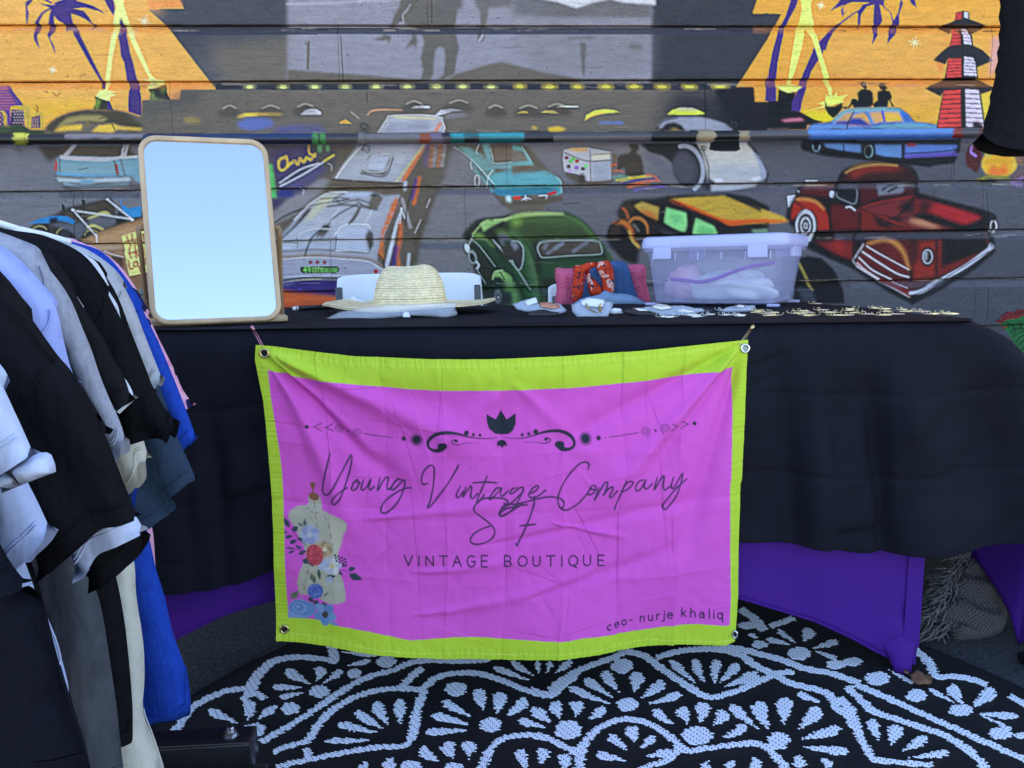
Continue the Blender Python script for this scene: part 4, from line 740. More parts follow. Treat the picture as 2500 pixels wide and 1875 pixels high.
for t, w, c in (('2060,660 2130,655 2206,630', 12, (190, 226, 160)), ('1870,780 1940,700 2000,665', 9, (176, 216, 150)), ('1960,900 2060,1040 2140,1170', 10, (26, 40, 30)), ('1830,880 1870,800', 7, (206, 216, 214)), ('2040,1170 2060,1110 2120,1095', 8, (200, 232, 180))):
    S(B2(t), w, c, soft=1.2, alpha=.85)
for (x, y, r, c) in ((660, 262, 34, (74, 72, 66)), (745, 258, 30, (70, 68, 64)), (1010, 252, 30, (80, 76, 70)), (1120, 250, 36, (78, 74, 68)), (1290, 262, 34, (70, 66, 60)), (1360, 258, 34, (66, 63, 58)), (1210, 262, 26, (72, 68, 62)), (560, 262, 26, (78, 76, 68))):
    P(PX([(x - r, y + 22), (x - r * .7, y + 4), (x, y - 4), (x + r * .7, y + 4), (x + r, y + 22)]), c, soft=4, alpha=.55, smooth=True)
    S(PX([(x - r * .6, y + 2), (x, y - 5), (x + r * .6, y + 1)]), 9, (196, 192, 170), soft=1, alpha=.6)
# seams, cracks and peeling flakes in the old paint
for a, b in (((1053, -60), (1054, 56)), ((832, 88), (838, 196)), ((2331, 360), (2329, 428)), ((2409, 470), (2418, 560)), ((2413, 705), (2410, 778)), ((895, 225), (897, 250)), ((1720, 205), (1722, 280)), ((178, 470), (182, 585))):
    SP(PX([a, b]), 1.6, (30, 30, 36), soft=.6, alpha=.75, smooth=False)
rs = np.random.default_rng(3)
for yl in (60, 196, 323, 456, 585, 690):
    for _ in range(60):
        x = rs.uniform(0, 2500); y = yl + 5 + rs.uniform(0, 9) - (x / 2500) * (0 if yl < 200 else 20)
        SP(PX([(x, y), (x + rs.uniform(8, 30), y + rs.uniform(-2, 2)), (x + rs.uniform(30, 60), y + rs.uniform(-2, 3))]), rs.uniform(.8, 2.2), (168, 160, 152) if rs.random() < .5 else (40, 38, 40), soft=.5, alpha=rs.uniform(.25, .7))
for _ in range(420):
    x, y = rs.uniform(0, 2500), rs.uniform(0, 760)
    l = rs.uniform(1.5, 5)
    SP(PX([(x, y), (x + rs.uniform(-1, 1) * l, y + rs.uniform(0, 1) * l)]), rs.uniform(1, 2.6), (44, 40, 38), soft=.5, alpha=rs.uniform(.2, .6))
for _ in range(120):
    x, y = rs.uniform(0, 2500), rs.uniform(0, 760); l = rs.uniform(10, 60)
    SP(PX([(x, y), (x + l * .5, y + rs.uniform(-3, 3)), (x + l, y + rs.uniform(-4, 4))]), rs.uniform(.6, 1.3), (60, 54, 50) if rs.random() < .7 else (190, 185, 180), soft=.5, alpha=rs.uniform(.12, .4))
KW = np.array([0.80, 0.98, 1.22])            # light on the wall in this place (measured), paint = seen colour / light
def box3(a, r):
    for ax in (0, 1):
        p = np.pad(a, [(r, r) if k == ax else (0, 0) for k in range(3)], mode='edge'); cs = np.cumsum(p, ax); z = np.zeros_like(np.take(cs, [0], ax)); cs = np.concatenate([z, cs], ax); n_ = a.shape[ax]
        a = (np.take(cs, range(2 * r + 1, 2 * r + 1 + n_), ax) - np.take(cs, range(0, n_), ax)) / (2 * r + 1)
    return a
wa = cv.a
wa = np.clip(wa + 1.0 * (wa - box3(wa, 2)), 0.002, 1.0)                     # crisp brush edges
lum = wa.mean(-1, keepdims=True); chroma = (wa.max(-1, keepdims=True) - wa.min(-1, keepdims=True)) / (lum + 1e-4)
neutral = 1 - sstep(.25, .7, chroma)
wa = wa * (1 + neutral * (np.array([0.90, 0.975, 1.09]) - 1))                 # greys of the mural are cool
wa = wa * np.clip((lum / 0.24), 0.02, 1.0) ** 0.38                            # deep blacks, as painted
cv.a = wa
paint_wall = np.clip(cv.a / KW, 0.003, 0.86)
cv.a = paint_wall
M_wall = mat('painted_boards', (1, 1, 1), rough=0.40, spec=0.30, attr=True,
             noise=[(9.0, 0.10, (1, 1, 6)), (230.0, 0.13, (0.4, 1, 1.2)), (45.0, 0.10, (0.5, 1, 2.0))],
             bump=[(190.0, 1.0, (0.45, 1, 1.4), 0.007), (40.0, 0.5, (0.5, 1, 3.0), 0.006)])
wall = empty('painted_wall', (0.3, WALL_Y, 0), 'grey and orange mural wall of horizontal painted boards', 'wall')
def board_profile(dense):
    s = BS
    d = [0.0, 0.004, 0.008, 0.014, 0.020, 0.024, 0.027, 0.030, 0.034]
    y = [0.016, 0.0115, 0.0100, 0.0093, 0.0085, 0.0068, 0.0035, 0.0010, 0.0]
    if dense:
        n = int((s - 0.036) / CS); dd = np.linspace(0.037, s - 0.0045, n); d += list(dd); y += [0.0] * n
    else:
        d += [0.09, s - 0.0045]; y += [0, 0]
    d += [s - 0.0028, s - 0.0022, s - 0.0022]; y += [0.0004, 0.0016, 0.020]
    return np.array(d), np.array(y)
def add_board(x0, x1, zt, dense, seed):
    d, yo = board_profile(dense)
    nx = max(2, int((x1 - x0) / CS) + 1) if dense else max(2, int((x1 - x0) / 0.25) + 2)
    xs = np.linspace(x0 + 0.0007, x1 - 0.0007, nx)
    X, D = np.meshgrid(xs, d)
    Yv = WALL_Y + np.repeat(yo[:, None], nx, 1)
    # old boards: slight cup, wavy lower edge and end offset
    Yv = Yv + 0.0012 * vnoise(X * 1.3 + seed, D * 8, seed + 20) + 0.0015 * vnoise(np.full_like(X, seed * 7.3), D * 0, 4)
    Z = zt - D + 0.0012 * vnoise(X * 2.2, D * 0 + seed * 3.1, seed) + 0.0007 * vnoise(X * 25, D * 0 + seed, seed + 3) * (D > BS - 0.006)
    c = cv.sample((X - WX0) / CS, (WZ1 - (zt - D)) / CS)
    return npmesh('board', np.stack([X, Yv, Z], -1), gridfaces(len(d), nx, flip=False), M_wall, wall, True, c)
JOINTS = {-1: [1053], 0: [835, 2409], 1: [420, 1722], 2: [1235, 2331], 3: [182, 1130, 2414], 4: [790, 1690], 5: [1500, 2412], 6: [900]}
for i in range(-13, 9):
    zt = BZ0 - i * BS
    if zt - BS < -0.06: continue
    dense = -1 <= i <= 6
    if dense:
        jx = sorted(float(hy(px, 937, WALL_Y)[0]) if False else float(hy(px, 300, WALL_Y)[0]) for px in JOINTS.get(i, []))
        cuts = [WX0] + [x for x in jx if WX0 + .1 < x < WX1 - .1] + [WX1]
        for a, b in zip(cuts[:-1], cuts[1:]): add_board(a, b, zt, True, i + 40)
        add_board(-7.0, WX0, zt, False, i + 41); add_board(WX1, 8.0, zt, False, i + 42)
    else:
        add_board(-7.0, 0.4, zt, False, i + 43); add_board(0.4, 8.0, zt, False, i + 44)
M_core = mat('dark_sheathing', (0.03, 0.03, 0.03), rough=0.9, noise=(6.0, 0.3))
pyobj('building_core', box((0.5, 6.95, 2.1), (15.0, 8.0, 4.2)), M_core, wall, False)

# ------------------------------------------------------------------ service pipe along the wall
M_pipe = mat('painted_pipe', (1, 1, 1), rough=0.38, spec=0.5, attr=True, noise=(60.0, 0.12), bump=[(120.0, 0.2, (1, 1, 1), 0.002)])
M_wire = mat('black_wire', (0.03, 0.03, 0.035), rough=0.5, noise=(200, .2))
pipe_root = empty('wall_pipe', (0.3, 2.85, 1.33), 'long horizontal service pipe painted over with the mural', 'pipe')
PY = 2.853
pxs = np.array([-400, 0, 937, 1562, 2187, 2900.]); pys = np.array([341, 340, 339, 334, 327, 318.])
pc = hy(pxs, pys, PY)
def pipe_z(X): return np.interp(X, pc[:, 0], pc[:, 2])
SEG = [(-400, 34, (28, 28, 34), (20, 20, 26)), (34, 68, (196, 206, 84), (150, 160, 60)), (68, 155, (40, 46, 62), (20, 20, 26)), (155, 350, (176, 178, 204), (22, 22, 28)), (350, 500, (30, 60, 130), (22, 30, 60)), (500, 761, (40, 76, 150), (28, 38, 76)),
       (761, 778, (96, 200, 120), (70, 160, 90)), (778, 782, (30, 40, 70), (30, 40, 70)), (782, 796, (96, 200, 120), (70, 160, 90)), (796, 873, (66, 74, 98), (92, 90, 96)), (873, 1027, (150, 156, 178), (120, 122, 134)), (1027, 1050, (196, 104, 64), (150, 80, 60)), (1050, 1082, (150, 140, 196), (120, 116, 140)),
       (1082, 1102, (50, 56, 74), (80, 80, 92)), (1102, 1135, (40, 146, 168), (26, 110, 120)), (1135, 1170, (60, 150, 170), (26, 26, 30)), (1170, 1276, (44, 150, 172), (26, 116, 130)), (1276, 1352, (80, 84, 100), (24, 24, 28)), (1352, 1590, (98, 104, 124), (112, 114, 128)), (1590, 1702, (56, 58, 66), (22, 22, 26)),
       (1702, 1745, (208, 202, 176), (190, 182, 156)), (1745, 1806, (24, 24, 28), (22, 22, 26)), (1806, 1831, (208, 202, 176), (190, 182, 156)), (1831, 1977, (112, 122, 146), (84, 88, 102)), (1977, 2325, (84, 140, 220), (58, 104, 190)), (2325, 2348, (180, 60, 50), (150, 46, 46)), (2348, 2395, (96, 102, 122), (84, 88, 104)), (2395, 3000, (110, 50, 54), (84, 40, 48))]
def pipe_piece(name, px0, px1, r, n=20, hump=False):
    x0 = hy(px0, 337, PY)[0]; x1 = hy(px1, 337, PY)[0]
    m = max(6, int((x1 - x0) / 0.004))
    X = np.linspace(x0, x1, m); a = np.linspace(0, 2 * pi, n, endpoint=False)
    rr = np.full(m, r)
    if hump:
        t = np.linspace(0, 1, m); rr = r * (0.90 + 0.10 * np.clip(np.minimum(t, 1 - t) * 8, 0, 1))
    zc = pipe_z(X)
    V = np.stack([np.repeat(X[:, None], n, 1), PY - rr[:, None] * np.cos(a), zc[:, None] + rr[:, None] * np.sin(a)], -1)
    pxx = (hy(0, 337, PY)[0], hy(2500, 337, PY)[0])
    ppx = np.interp(V[..., 0] + 0.004 * vnoise(V[..., 0] * 40, V[..., 2] * 90, 8), np.linspace(pxx[0] - .8, pxx[1] + .8, 60), [0] * 60) if False else None
    q = (V.reshape(-1, 3) - _C); d = q @ _f; ppx = (1250 + F * (q @ _r) / d).reshape(m, n) + 6 * vnoise(V[..., 2] * 160, V[..., 0] * 30, 8)
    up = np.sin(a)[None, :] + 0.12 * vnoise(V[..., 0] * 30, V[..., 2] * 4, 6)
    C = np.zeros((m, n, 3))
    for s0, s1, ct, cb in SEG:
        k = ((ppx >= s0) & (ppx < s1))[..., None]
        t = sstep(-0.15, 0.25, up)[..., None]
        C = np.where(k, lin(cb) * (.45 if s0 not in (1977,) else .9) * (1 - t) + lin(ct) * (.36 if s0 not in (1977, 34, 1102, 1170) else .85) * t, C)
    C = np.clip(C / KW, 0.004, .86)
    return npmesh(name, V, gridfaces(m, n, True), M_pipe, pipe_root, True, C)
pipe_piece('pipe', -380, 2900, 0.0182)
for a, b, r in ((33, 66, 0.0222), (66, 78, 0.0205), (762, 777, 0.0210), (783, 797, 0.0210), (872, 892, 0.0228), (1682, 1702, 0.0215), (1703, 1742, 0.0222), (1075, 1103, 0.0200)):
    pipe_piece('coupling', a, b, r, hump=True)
def loops(c, r, k, seed):
    rg = np.random.default_rng(seed); t = np.linspace(0, 1, 60 * k); a = 2 * pi * k * t
    return np.stack([c[0] + r * np.cos(a) * (1 + .4 * np.sin(3.3 * a + seed)) + rg.normal(0, .0003, len(t)), c[1] - .004 + .004 * np.sin(a * .7), c[2] + r * np.sin(a) * (1 + .3 * np.cos(2.1 * a)) + r * .3 * np.sin(a * .5)], 1)
for px, py, r, k in ((890, 310, .012, 3), (893, 362, .012, 2), (1790, 305, .010, 2), (46, 365, .009, 1), (1716, 362, .008, 2)):
    pyobj('tie_wire', tube(loops(hy(px, py, 2.872), r, k, px), 0.0011, 5), M_wire, pipe_root)
for px in (300, 1230, 2100):
    X = hy(px, 337, PY)[0]
    pyobj('pipe_bracket', box((X, 2.885, float(pipe_z(X))), (0.03, 0.035, 0.012), .003), M_wire, pipe_root)

# ------------------------------------------------------------------ ground
M_asph = mat('asphalt', (0.048, 0.050, 0.053), rough=0.85, spec=0.4, noise=[(210.0, 0.95), (90.0, 0.6), (5.0, 0.25)], bump=[(200.0, 1.0, (1, 1, 1), 0.008)])
gx = np.array([-600, -60, -8, -3, -1.5, 0, 1.5, 3, 8, 60, 600.]); X, Yg = np.meshgrid(gx, gx)
g = npmesh('ground', np.stack([X, Yg, X * 0], -1), gridfaces(len(gx), len(gx)), M_asph, None, False)
tag(g, 'dark grey asphalt street under the stall', 'ground', kind='structure')

M_conc = mat('pale_concrete', (0.46, 0.43, 0.39), rough=0.9, noise=[(3.0, 0.15), (90.0, 0.12)], bump=(120.0, .3))
pv = pyobj('reflector', box((0.5, -16.2, 0.05), (60.0, 30.0, 0.1), 0.01), M_conc, None, False)  # unseen slab added to bounce warm sunlight onto the wall
tag(pv, 'added pale concrete pavement in the sun behind the viewer', 'reflector', kind='structure')
# ================================================================== woven round rug
RC = np.array([0.234, 1.055]); RR = 0.925
RCS = 0.002
def floor_cell(p):
    q = hz(p[:, 0], p[:, 1], 0.004)
    return np.stack([(q[:, 0] - RC[0] + 0.96) / RCS, (q[:, 1] - RC[1] + 0.96) / RCS], 1)
rv = Canvas(960, 960, floor_cell, (0, 0, 0))
ks = 800 / 2212
R3, R4, R5, R2 = crop(600, 1480, ks), crop(1300, 1480, ks), crop(1700, 1275, ks), crop(0, 1150, 720 / 1648)
W = (255, 255, 255)
def fband(K, t, w):
    q = K(t); s = K.s
    e = catmull(q, 6); d = np.gradient(e, axis=0); n = np.stack([-d[:, 1], d[:, 0]], 1); n /= np.linalg.norm(n, axis=1)[:, None] + 1e-9
    # constant width on the floor: thinner across in y than in x
    h = n * np.array([1.25, 0.62]) * w * s / 2 * 0.88
    rv.poly(np.vstack([e + h, (e - h)[::-1]]), W)
def petal(K, tx, ty, ex, ey, w):
    a = np.array([tx, ty], float); b = np.array([ex, ey], float); d = b - a; L = np.hypot(*d); u = d / L; n = np.array([-u[1], u[0]])
    pr = [(0, 0), (.25, .2), (.5, .36), (.72, .48), (.9, .46), (1.02, .32), (1.08, 0)]
    w = w * (0.50 + 0.43 * abs(u[1]) + 0.08)
    pts = [a + u * L * t + n * w * h for t, h in pr] + [a + u * L * t - n * w * h for t, h in pr[::-1][1:-1]]
    rv.poly(K(pts), W, smooth=True)
def rdot(K, x, y, w, h):
    t = np.linspace(0, 2 * pi, 20, endpoint=False)
    rv.poly(K(np.stack([x + w / 2 * np.cos(t), y + h / 2 * np.sin(t)], 1)), W)
for t in ('-20,640 40,560 110,440 200,370 330,345 480,352 610,372', '595,385 592,320 575,265', '100,920 250,830 400,740 550,640 700,540 850,470 1000,430 1100,385 1250,365 1450,372 1650,360', '1190,415 1110,480 1050,545', '180,985 330,930 420,900 480,810 560,720 700,630 880,570 1050,555 1180,560 1290,480 1450,450 1600,460 1750,510 1900,570 2050,605 2120,545 2230,465', '1200,560 1150,720 1095,925 900,950 700,980 400,1040 200,1085', '400,960 440,1050', '1590,1100 1650,960 1760,885 1950,868 2100,920 2230,995'):
    fband(R3, t, 62)
for a in ((895, 855, 640, 800, 80), (930, 830, 750, 725, 85), (965, 805, 870, 660, 95), (1040, 800, 1035, 640, 95), (865, 905, 560, 910, 70), (1525, 750, 1340, 650, 75), (1520, 800, 1270, 740, 85), (1510, 835, 1235, 850, 85), (1610, 705, 1560, 570, 100), (1690, 730, 1715, 590, 105), (1760, 740, 1890, 640, 95), (2130, 760, 2075, 660, 90), (2060, 790, 1930, 700, 75), (2020, 820, 1850, 770, 80), (1500, 1035, 1510, 920, 110), (1400, 1030, 1350, 930, 115), (1300, 1050, 1180, 970, 100), (1000, 1110, 950, 1040, 110), (840, 1120, 780, 1070, 100), (1900, 1100, 1840, 980, 100), (1990, 1070, 2010, 970, 100), (2140, 1110, 2160, 1010, 100), (435, 525, 280, 440, 85), (380, 550, 190, 545, 75), (390, 580, 240, 620, 60), (480, 505, 510, 420, 95), (520, 520, 640, 440, 65), (690, 400, 830, 370, 60), (640, 310, 880, 330, 50), (15, 770, 30, 660, 100), (70, 765, 180, 690, 80), (1910, 500, 1690, 420, 60), (1945, 470, 1800, 385, 60), (1980, 455, 1960, 375, 45), (2020, 455, 2060, 380, 50), (2075, 460, 2190, 375, 60)):
    petal(R3, *a)
for a in ((1650, 800, 150, 105), (1415, 560, 155, 95), (1110, 1085, 150, 90), (1400, 1090, 140, 70), (495, 575, 140, 85), (730, 455, 110, 65), (945, 375, 140, 80), (300, 690, 125, 85), (60, 835, 150, 95)):
    rdot(R3, *a)
for t in ('-20,565 100,590 160,530 300,440 420,390 560,340 620,305', '620,300 760,340 880,430 1000,510 1180,612 1350,580 1500,520 1640,460 1760,440', '830,350 950,312 1100,292 1250,292 1400,330 1500,400 1650,470 1740,520 1900,560 2000,600 2050,680 2120,740 2206,860', '1260,268 1400,290 1560,330 1700,370 1830,420 2000,450 2206,520', '1400,20 1490,80 1560,165', '1600,140 1760,80', '320,965 400,860 520,785 660,762 800,800 920,880 1040,975 1150,962 1300,942 1480,925 1580,960 1680,1060 1710,1110', '-20,865 120,900 240,960 330,965', '330,960 310,1110', '990,960 920,1030 780,1080 700,1110'):
    fband(R4, t, 66)
for a in ((650, 980, 520, 880, 75), (640, 1045, 440, 1000, 80), (690, 925, 660, 820, 100), (710, 960, 820, 890, 80), (750, 1020, 920, 980, 80), (1200, 1110, 1150, 1060, 80), (1340, 1110, 1330, 1050, 90), (1460, 1110, 1520, 1040, 100), (520, 660, 265, 560, 70), (540, 615, 360, 500, 75), (585, 580, 480, 450, 85), (680, 580, 710, 455, 110), (730, 620, 880, 520, 95), (770, 660, 990, 600, 85), (180, 750, 145, 650, 100), (290, 745, 300, 650, 105), (370, 770, 480, 695, 85), (120, 790, 30, 700, 80), (950, 800, 820, 710, 80), (1050, 800, 1000, 690, 95), (1135, 790, 1150, 660, 105), (1220, 810, 1300, 720, 110), (1280, 890, 1430, 820, 95), (1100, 520, 940, 380, 65), (1160, 525, 1090, 370, 75), (1215, 530, 1240, 375, 75), (1260, 520, 1380, 400, 80), (1290, 545, 1510, 460, 90), (1525, 830, 1340, 680, 85), (1590, 830, 1510, 660, 120), (1690, 800, 1700, 630, 120), (1790, 830, 1930, 700, 120), (1800, 900, 2060, 830, 100), (1810, 950, 2110, 980, 95), (1940, 650, 1790, 590, 70), (1850, 1085, 1770, 1030, 100), (1970, 1100, 1990, 1040, 100), (1740, 260, 1590, 225, 55), (1775, 250, 1660, 170, 45), (1830, 240, 1870, 160, 100), (1890, 285, 2050, 240, 70), (1890, 300, 2040, 350, 45), (1440, 190, 1510, 205, 50)):
    petal(R4, *a)
for a in ((640, 665, 155, 90), (605, 405, 150, 100), (240, 835, 190, 130), (1110, 875, 220, 125), (1655, 910, 165, 115), (1800, 320, 155, 90), (1450, 130, 130, 50), (1530, 260, 110, 55), (2045, 395, 130, 60), (2160, 375, 130, 60)):
    rdot(R4, *a)
for t in ('1470,860 1560,940 1620,1040 1720,1040 1850,1060 1960,1100', '2110,1170 2230,1240', '1060,1090 1250,1170 1450,1260 1650,1350 1850,1440 2050,1530 2230,1610', '1010,1110 1130,1220 1180,1270 1350,1330 1500,1380 1650,1430 1780,1500 1880,1580 1960,1680', '960,1180 1040,1270 1080,1400 1150,1540 1200,1600 1350,1620 1600,1640'):
    fband(R5, t, 64)
for a in ((1280, 990, 1450, 1080, 35), (1740, 1220, 1580, 1130, 45), (1800, 1240, 1710, 1110, 90), (1850, 1255, 2000, 1140, 110), (1880, 1290, 2150, 1310, 75), (1910, 1300, 2110, 1390, 35), (1240, 1480, 1170, 1340, 90), (1310, 1510, 1350, 1380, 110), (1380, 1550, 1540, 1460, 90), (1420, 1590, 1680, 1560, 80)):
    petal(R5, *a)
for a in ((1220, 1055, 170, 90), (1485, 1170, 150, 85), (1780, 1270, 170, 80), (2050, 1425, 160, 85), (2190, 1440, 90, 50)):
    rdot(R5, *a)
for t in ('940,1500 1000,1420 1080,1320 1230,1240 1370,1212 1400,1195 1450,1120 1530,1062 1648,1035', '1390,1220 1480,1275'):
    fband(R2, t, 52)
for a in ((1385, 1395, 1395, 1290, 80), (1335, 1410, 1170, 1340, 65), (1420, 1390, 1540, 1320, 50), (1340, 1450, 1120, 1470, 50)): petal(R2, *a)
rdot(R2, 1420, 1445, 130, 70)
# woven rows: every white run of a row is its own raised, pointed thread bundle
ROW, ANG = 0.0046, rd(-20)
ru, rw = np.array([cos(ANG), sin(ANG)]), np.array([-sin(ANG), cos(ANG)])
def rug_mask(p):
    below = p[:, 1] < 1.195 - 0.12 * (p[:, 0] - 0.066)
    q = np.where(below[:, None], 2 * RC - p, p)
    cx = (q[:, 0] - RC[0] + 0.96) / RCS; cy = (q[:, 1] - RC[1] + 0.96) / RCS
    r = np.hypot(*(p - RC).T)
    m = rv.sample(cx, cy)[:, 0] > 0.35
    cen = (r < 0.30) & below & (np.abs(((r * 22) % 2) - 1) < 0.42)
    return ((m & ~(below & (r < .3))) | cen) & (r < RR - 0.018)
ts = np.arange(-0.94, 0.94, 0.0016)
RV, RF, rn = [], [], 0
rg = np.random.default_rng(5)
for k in range(int(-0.93 / ROW), int(0.93 / ROW)):
    base = RC + rw * k * ROW
    m = rug_mask(base + ts[:, None] * ru)
    if not m.any(): continue
    e = np.diff(np.concatenate([[0], m.astype(int), [0]]))
    for s0, s1 in zip(np.where(e == 1)[0], np.where(e == -1)[0]):
        a = ts[s0] + rg.uniform(-.0035, .0035); b = ts[min(s1, len(ts) - 1)] + rg.uniform(-.0035, .0035)
        if b - a < 0.004: continue
        st = 0.0165
        g0 = np.floor((a + (k % 3) * st / 3) / st) * st - (k % 3) * st / 3
        cuts = [a] + [c for c in np.arange(g0, b, st) if a + .004 < c < b - .004] + [b]
        for c0, c1 in zip(cuts[:-1], cuts[1:]):
            t0, t1 = c0 + .0004, c1 - .0004
            j0 = 0.004 if c0 == a else 0.0008; j1 = 0.004 if c1 == b else 0.0008
            h = ROW * 0.47
            for tt, ww, zz in ((t0, 0, .0042), (t0 + j0, -h, .0040), (t1 - j1, -h, .0040), (t1, 0, .0042), (t1 - j1, h, .0040), (t0 + j0, h, .0040), (t0 + min(j0, .002), 0, .0056), (t1 - min(j1, .002), 0, .0056)):
                q = base + ru * tt + rw * ww; RV.append((q[0], q[1], zz))
            RF += [(rn, rn + 1, rn + 6), (rn + 1, rn + 2, rn + 7, rn + 6), (rn + 2, rn + 3, rn + 7), (rn + 3, rn + 4, rn + 7), (rn + 4, rn + 5, rn + 6, rn + 7), (rn + 5, rn, rn + 6)]
            rn += 8
def weave_bump(m, ang, pitch, dist, axis_scale=(1, 1, 1), strength=1.0):
    nt = m.node_tree; L = nt.links.new; b = nt.nodes['Principled BSDF']
    tc = nt.nodes.new('ShaderNodeTexCoord'); mp = nt.nodes.new('ShaderNodeMapping'); mp.inputs['Rotation'].default_value = (0, 0, ang)
    L(tc.outputs['Object'], mp.inputs[0])
    wv = nt.nodes.new('ShaderNodeTexWave'); wv.wave_type = 'BANDS'; wv.bands_direction = 'Y'; wv.inputs['Scale'].default_value = 2 * pi / 20 / pitch; wv.inputs['Distortion'].default_value = .3; wv.inputs['Detail'].default_value = 1
    L(mp.outputs[0], wv.inputs[0])
    bn = nt.nodes.new('ShaderNodeBump'); bn.inputs['Strength'].default_value = strength; bn.inputs['Distance'].default_value = dist
    L(wv.outputs['Fac'], bn.inputs['Height'])
    old = b.inputs['Normal'].links
    if old: L(old[0].from_socket, bn.inputs['Normal'])
    L(bn.outputs[0], b.inputs['Normal'])
    return m
M_rugw = mat('white_straw_weave', (0.66, 0.68, 0.75), rough=0.5, spec=0.4, noise=[(40, .06), (500, .1)])
M_rugb = weave_bump(mat('black_straw_weave', (0.009, 0.009, 0.012), rough=0.55, spec=0.22, noise=[(300, .5), (30, .2)]), -ANG, ROW, .004)
rug = empty('round_rug', (RC[0], RC[1], 0), 'round black and white woven rug with scalloped flower pattern', 'rug')
n = 128; a = np.linspace(0, 2 * pi, n, endpoint=False)
rad = [0.02, 0.3, 0.6, 0.88, RR - .012, RR - .004, RR, RR]; zz = [.0032, .0032, .0032, .0032, .0034, .0060, .0042, .0]
V = np.stack([RC[0] + np.outer(rad, np.cos(a)), RC[1] + np.outer(rad, np.sin(a)), np.repeat(np.array(zz)[:, None], n, 1)], -1)
ff = [tuple(f) for f in gridfaces(len(rad), n, True)] + [tuple(range(n))[::-1]]
pyobj('woven_ground', (V.reshape(-1, 3), ff), M_rugb, rug, True)
wp = npmesh('white_pattern', np.array(RV), RF, M_rugw, rug, False)
wp['kind'] = 'stuff'

# ================================================================== folding table, purple stretch cover, black cloth
M_ttop = mat('grey_plastic_top', (.5, .5, .5), rough=.6, noise=(20, .1)); M_leg = mat('grey_steel', (.25, .26, .28), rough=.4, metal=.7, noise=(60, .15))
M_purp = mat('purple_stretch_fabric', (0.052, 0.008, 0.20), rough=0.75, spec=.25, noise=[(4, .12), (700, .12)], bump=(900, .15, (1, 1, 1), .0005))
M_black = mat('black_cotton', (0.0078, 0.0086, 0.0145), rough=0.75, spec=.10, noise=[(7, .15), (600, .2)], bump=[(700, .25, (1, 1, 1), .0006), (9, .35, (1, 1, 1), .012)])
tb = empty('folding_table', (0, 1.83, 0), 'long folding table hidden under the black cloth', 'table')
xm = (T_X0 + T_X1) / 2
V, Fb = box((xm, 1.83, 0), (T_X1 - T_X0 - .02, .74, .035), .006); V[:, 2] += tz(V[:, 0]) - .023
pyobj('table_top', (V, Fb), M_ttop, tb)
for x in (T_X0 + .03, .905):
    for y in (1.485, 2.17):
        pyobj('leg', tube([(x, y, .004), (x, y, tz(x) - .04)], .013, 10), M_leg, tb)
# cover: one front and one back panel, each arched between its two feet
cover = empty('stretch_table_cover', (0, 1.47, 0), 'purple stretch table cover arched between its feet under the black cloth', 'table cover')
def cover_panel(xl, xr, Y, zt, arch, parent, flare=0.0):
    nx, nz = 80, 40
    s = np.linspace(0, 1, nx); t = np.linspace(0, 1, nz)
    bot = arch(s)
    S_, T_ = np.meshgrid(s, t)
    Z = zt * (1 - T_) + bot[None, :] * T_
    X = xl + (xr - xl) * S_ + (.02 * (Z / zt - .5)) * (S_ > .5) * 0
    pull = np.sin(pi * S_) * .02 * T_
    Yv = Y + pull - .004 * np.sin(S_ * 40) * (T_ > .9) * 0
    Yv = Yv + .003 * vnoise(S_ * 9, T_ * 6, 31) * T_ + .004 * np.exp(-((1 - S_) / .04) ** 2) * np.sin(Z * 60) * (Z < .15)
    V = np.stack([X, Yv, Z], -1)
    o = npmesh('panel', V, gridfaces(nz, nx), M_purp, parent)
    md = o.modifiers.new('thick', 'SOLIDIFY'); md.thickness = .0018
    hem = np.stack([X[-1], Yv[-1] - .0015, Z[-1] + .003], 1)
    pyobj('hem', tube(hem, .0022, 6), M_purp, parent)
    return o
ARCH = lambda s: np.interp(-.82 + s * 1.755, [-.82, -.76, -.70, -.573, -.48, -.383, -.2, .08, .35, .541, .615, .72, .80, .855, .905, .935], [.012, .02, .06, .145, .189, .214, .24, .25, .225, .177, .151, .113, .072, .039, .014, .012])
cover_panel(-.82, .935, 1.462, .72, ARCH, cover)
cover_panel(-.82, .935, 2.19, .72, ARCH, cover)
# right edge strip and foot pocket
xs_ = .930
strip = []
V = np.stack([np.array([[xs_ - .028, 1.4585, z], [xs_ + .006, 1.4575, z]]) for z in np.linspace(.055, .7, 20)])
npmesh('edge_band', V, gridfaces(20, 2), M_purp, cover)
tt = np.linspace(0, 1, 14); aa = np.linspace(0, 2 * pi, 16, endpoint=False)
V = np.stack([np.stack([.893 + .010 * t + (.036 - .018 * t ** 1.3) * np.cos(aa), 1.4575 + .016 * (1 - t) ** 3 + (.005 + .010 * t) * np.sin(aa) - .002 * np.sin(aa * 4 + t * 8), .085 * (1 - t) + .004 + .010 * np.cos(aa) * (1 - t)], -1) for t in tt])
pyobj('foot_pocket', (V.reshape(-1, 3), [tuple(f) for f in gridfaces(14, 16, True)] + [tuple(range(16)), tuple(13 * 16 + k for k in range(16))]), M_purp, cover)
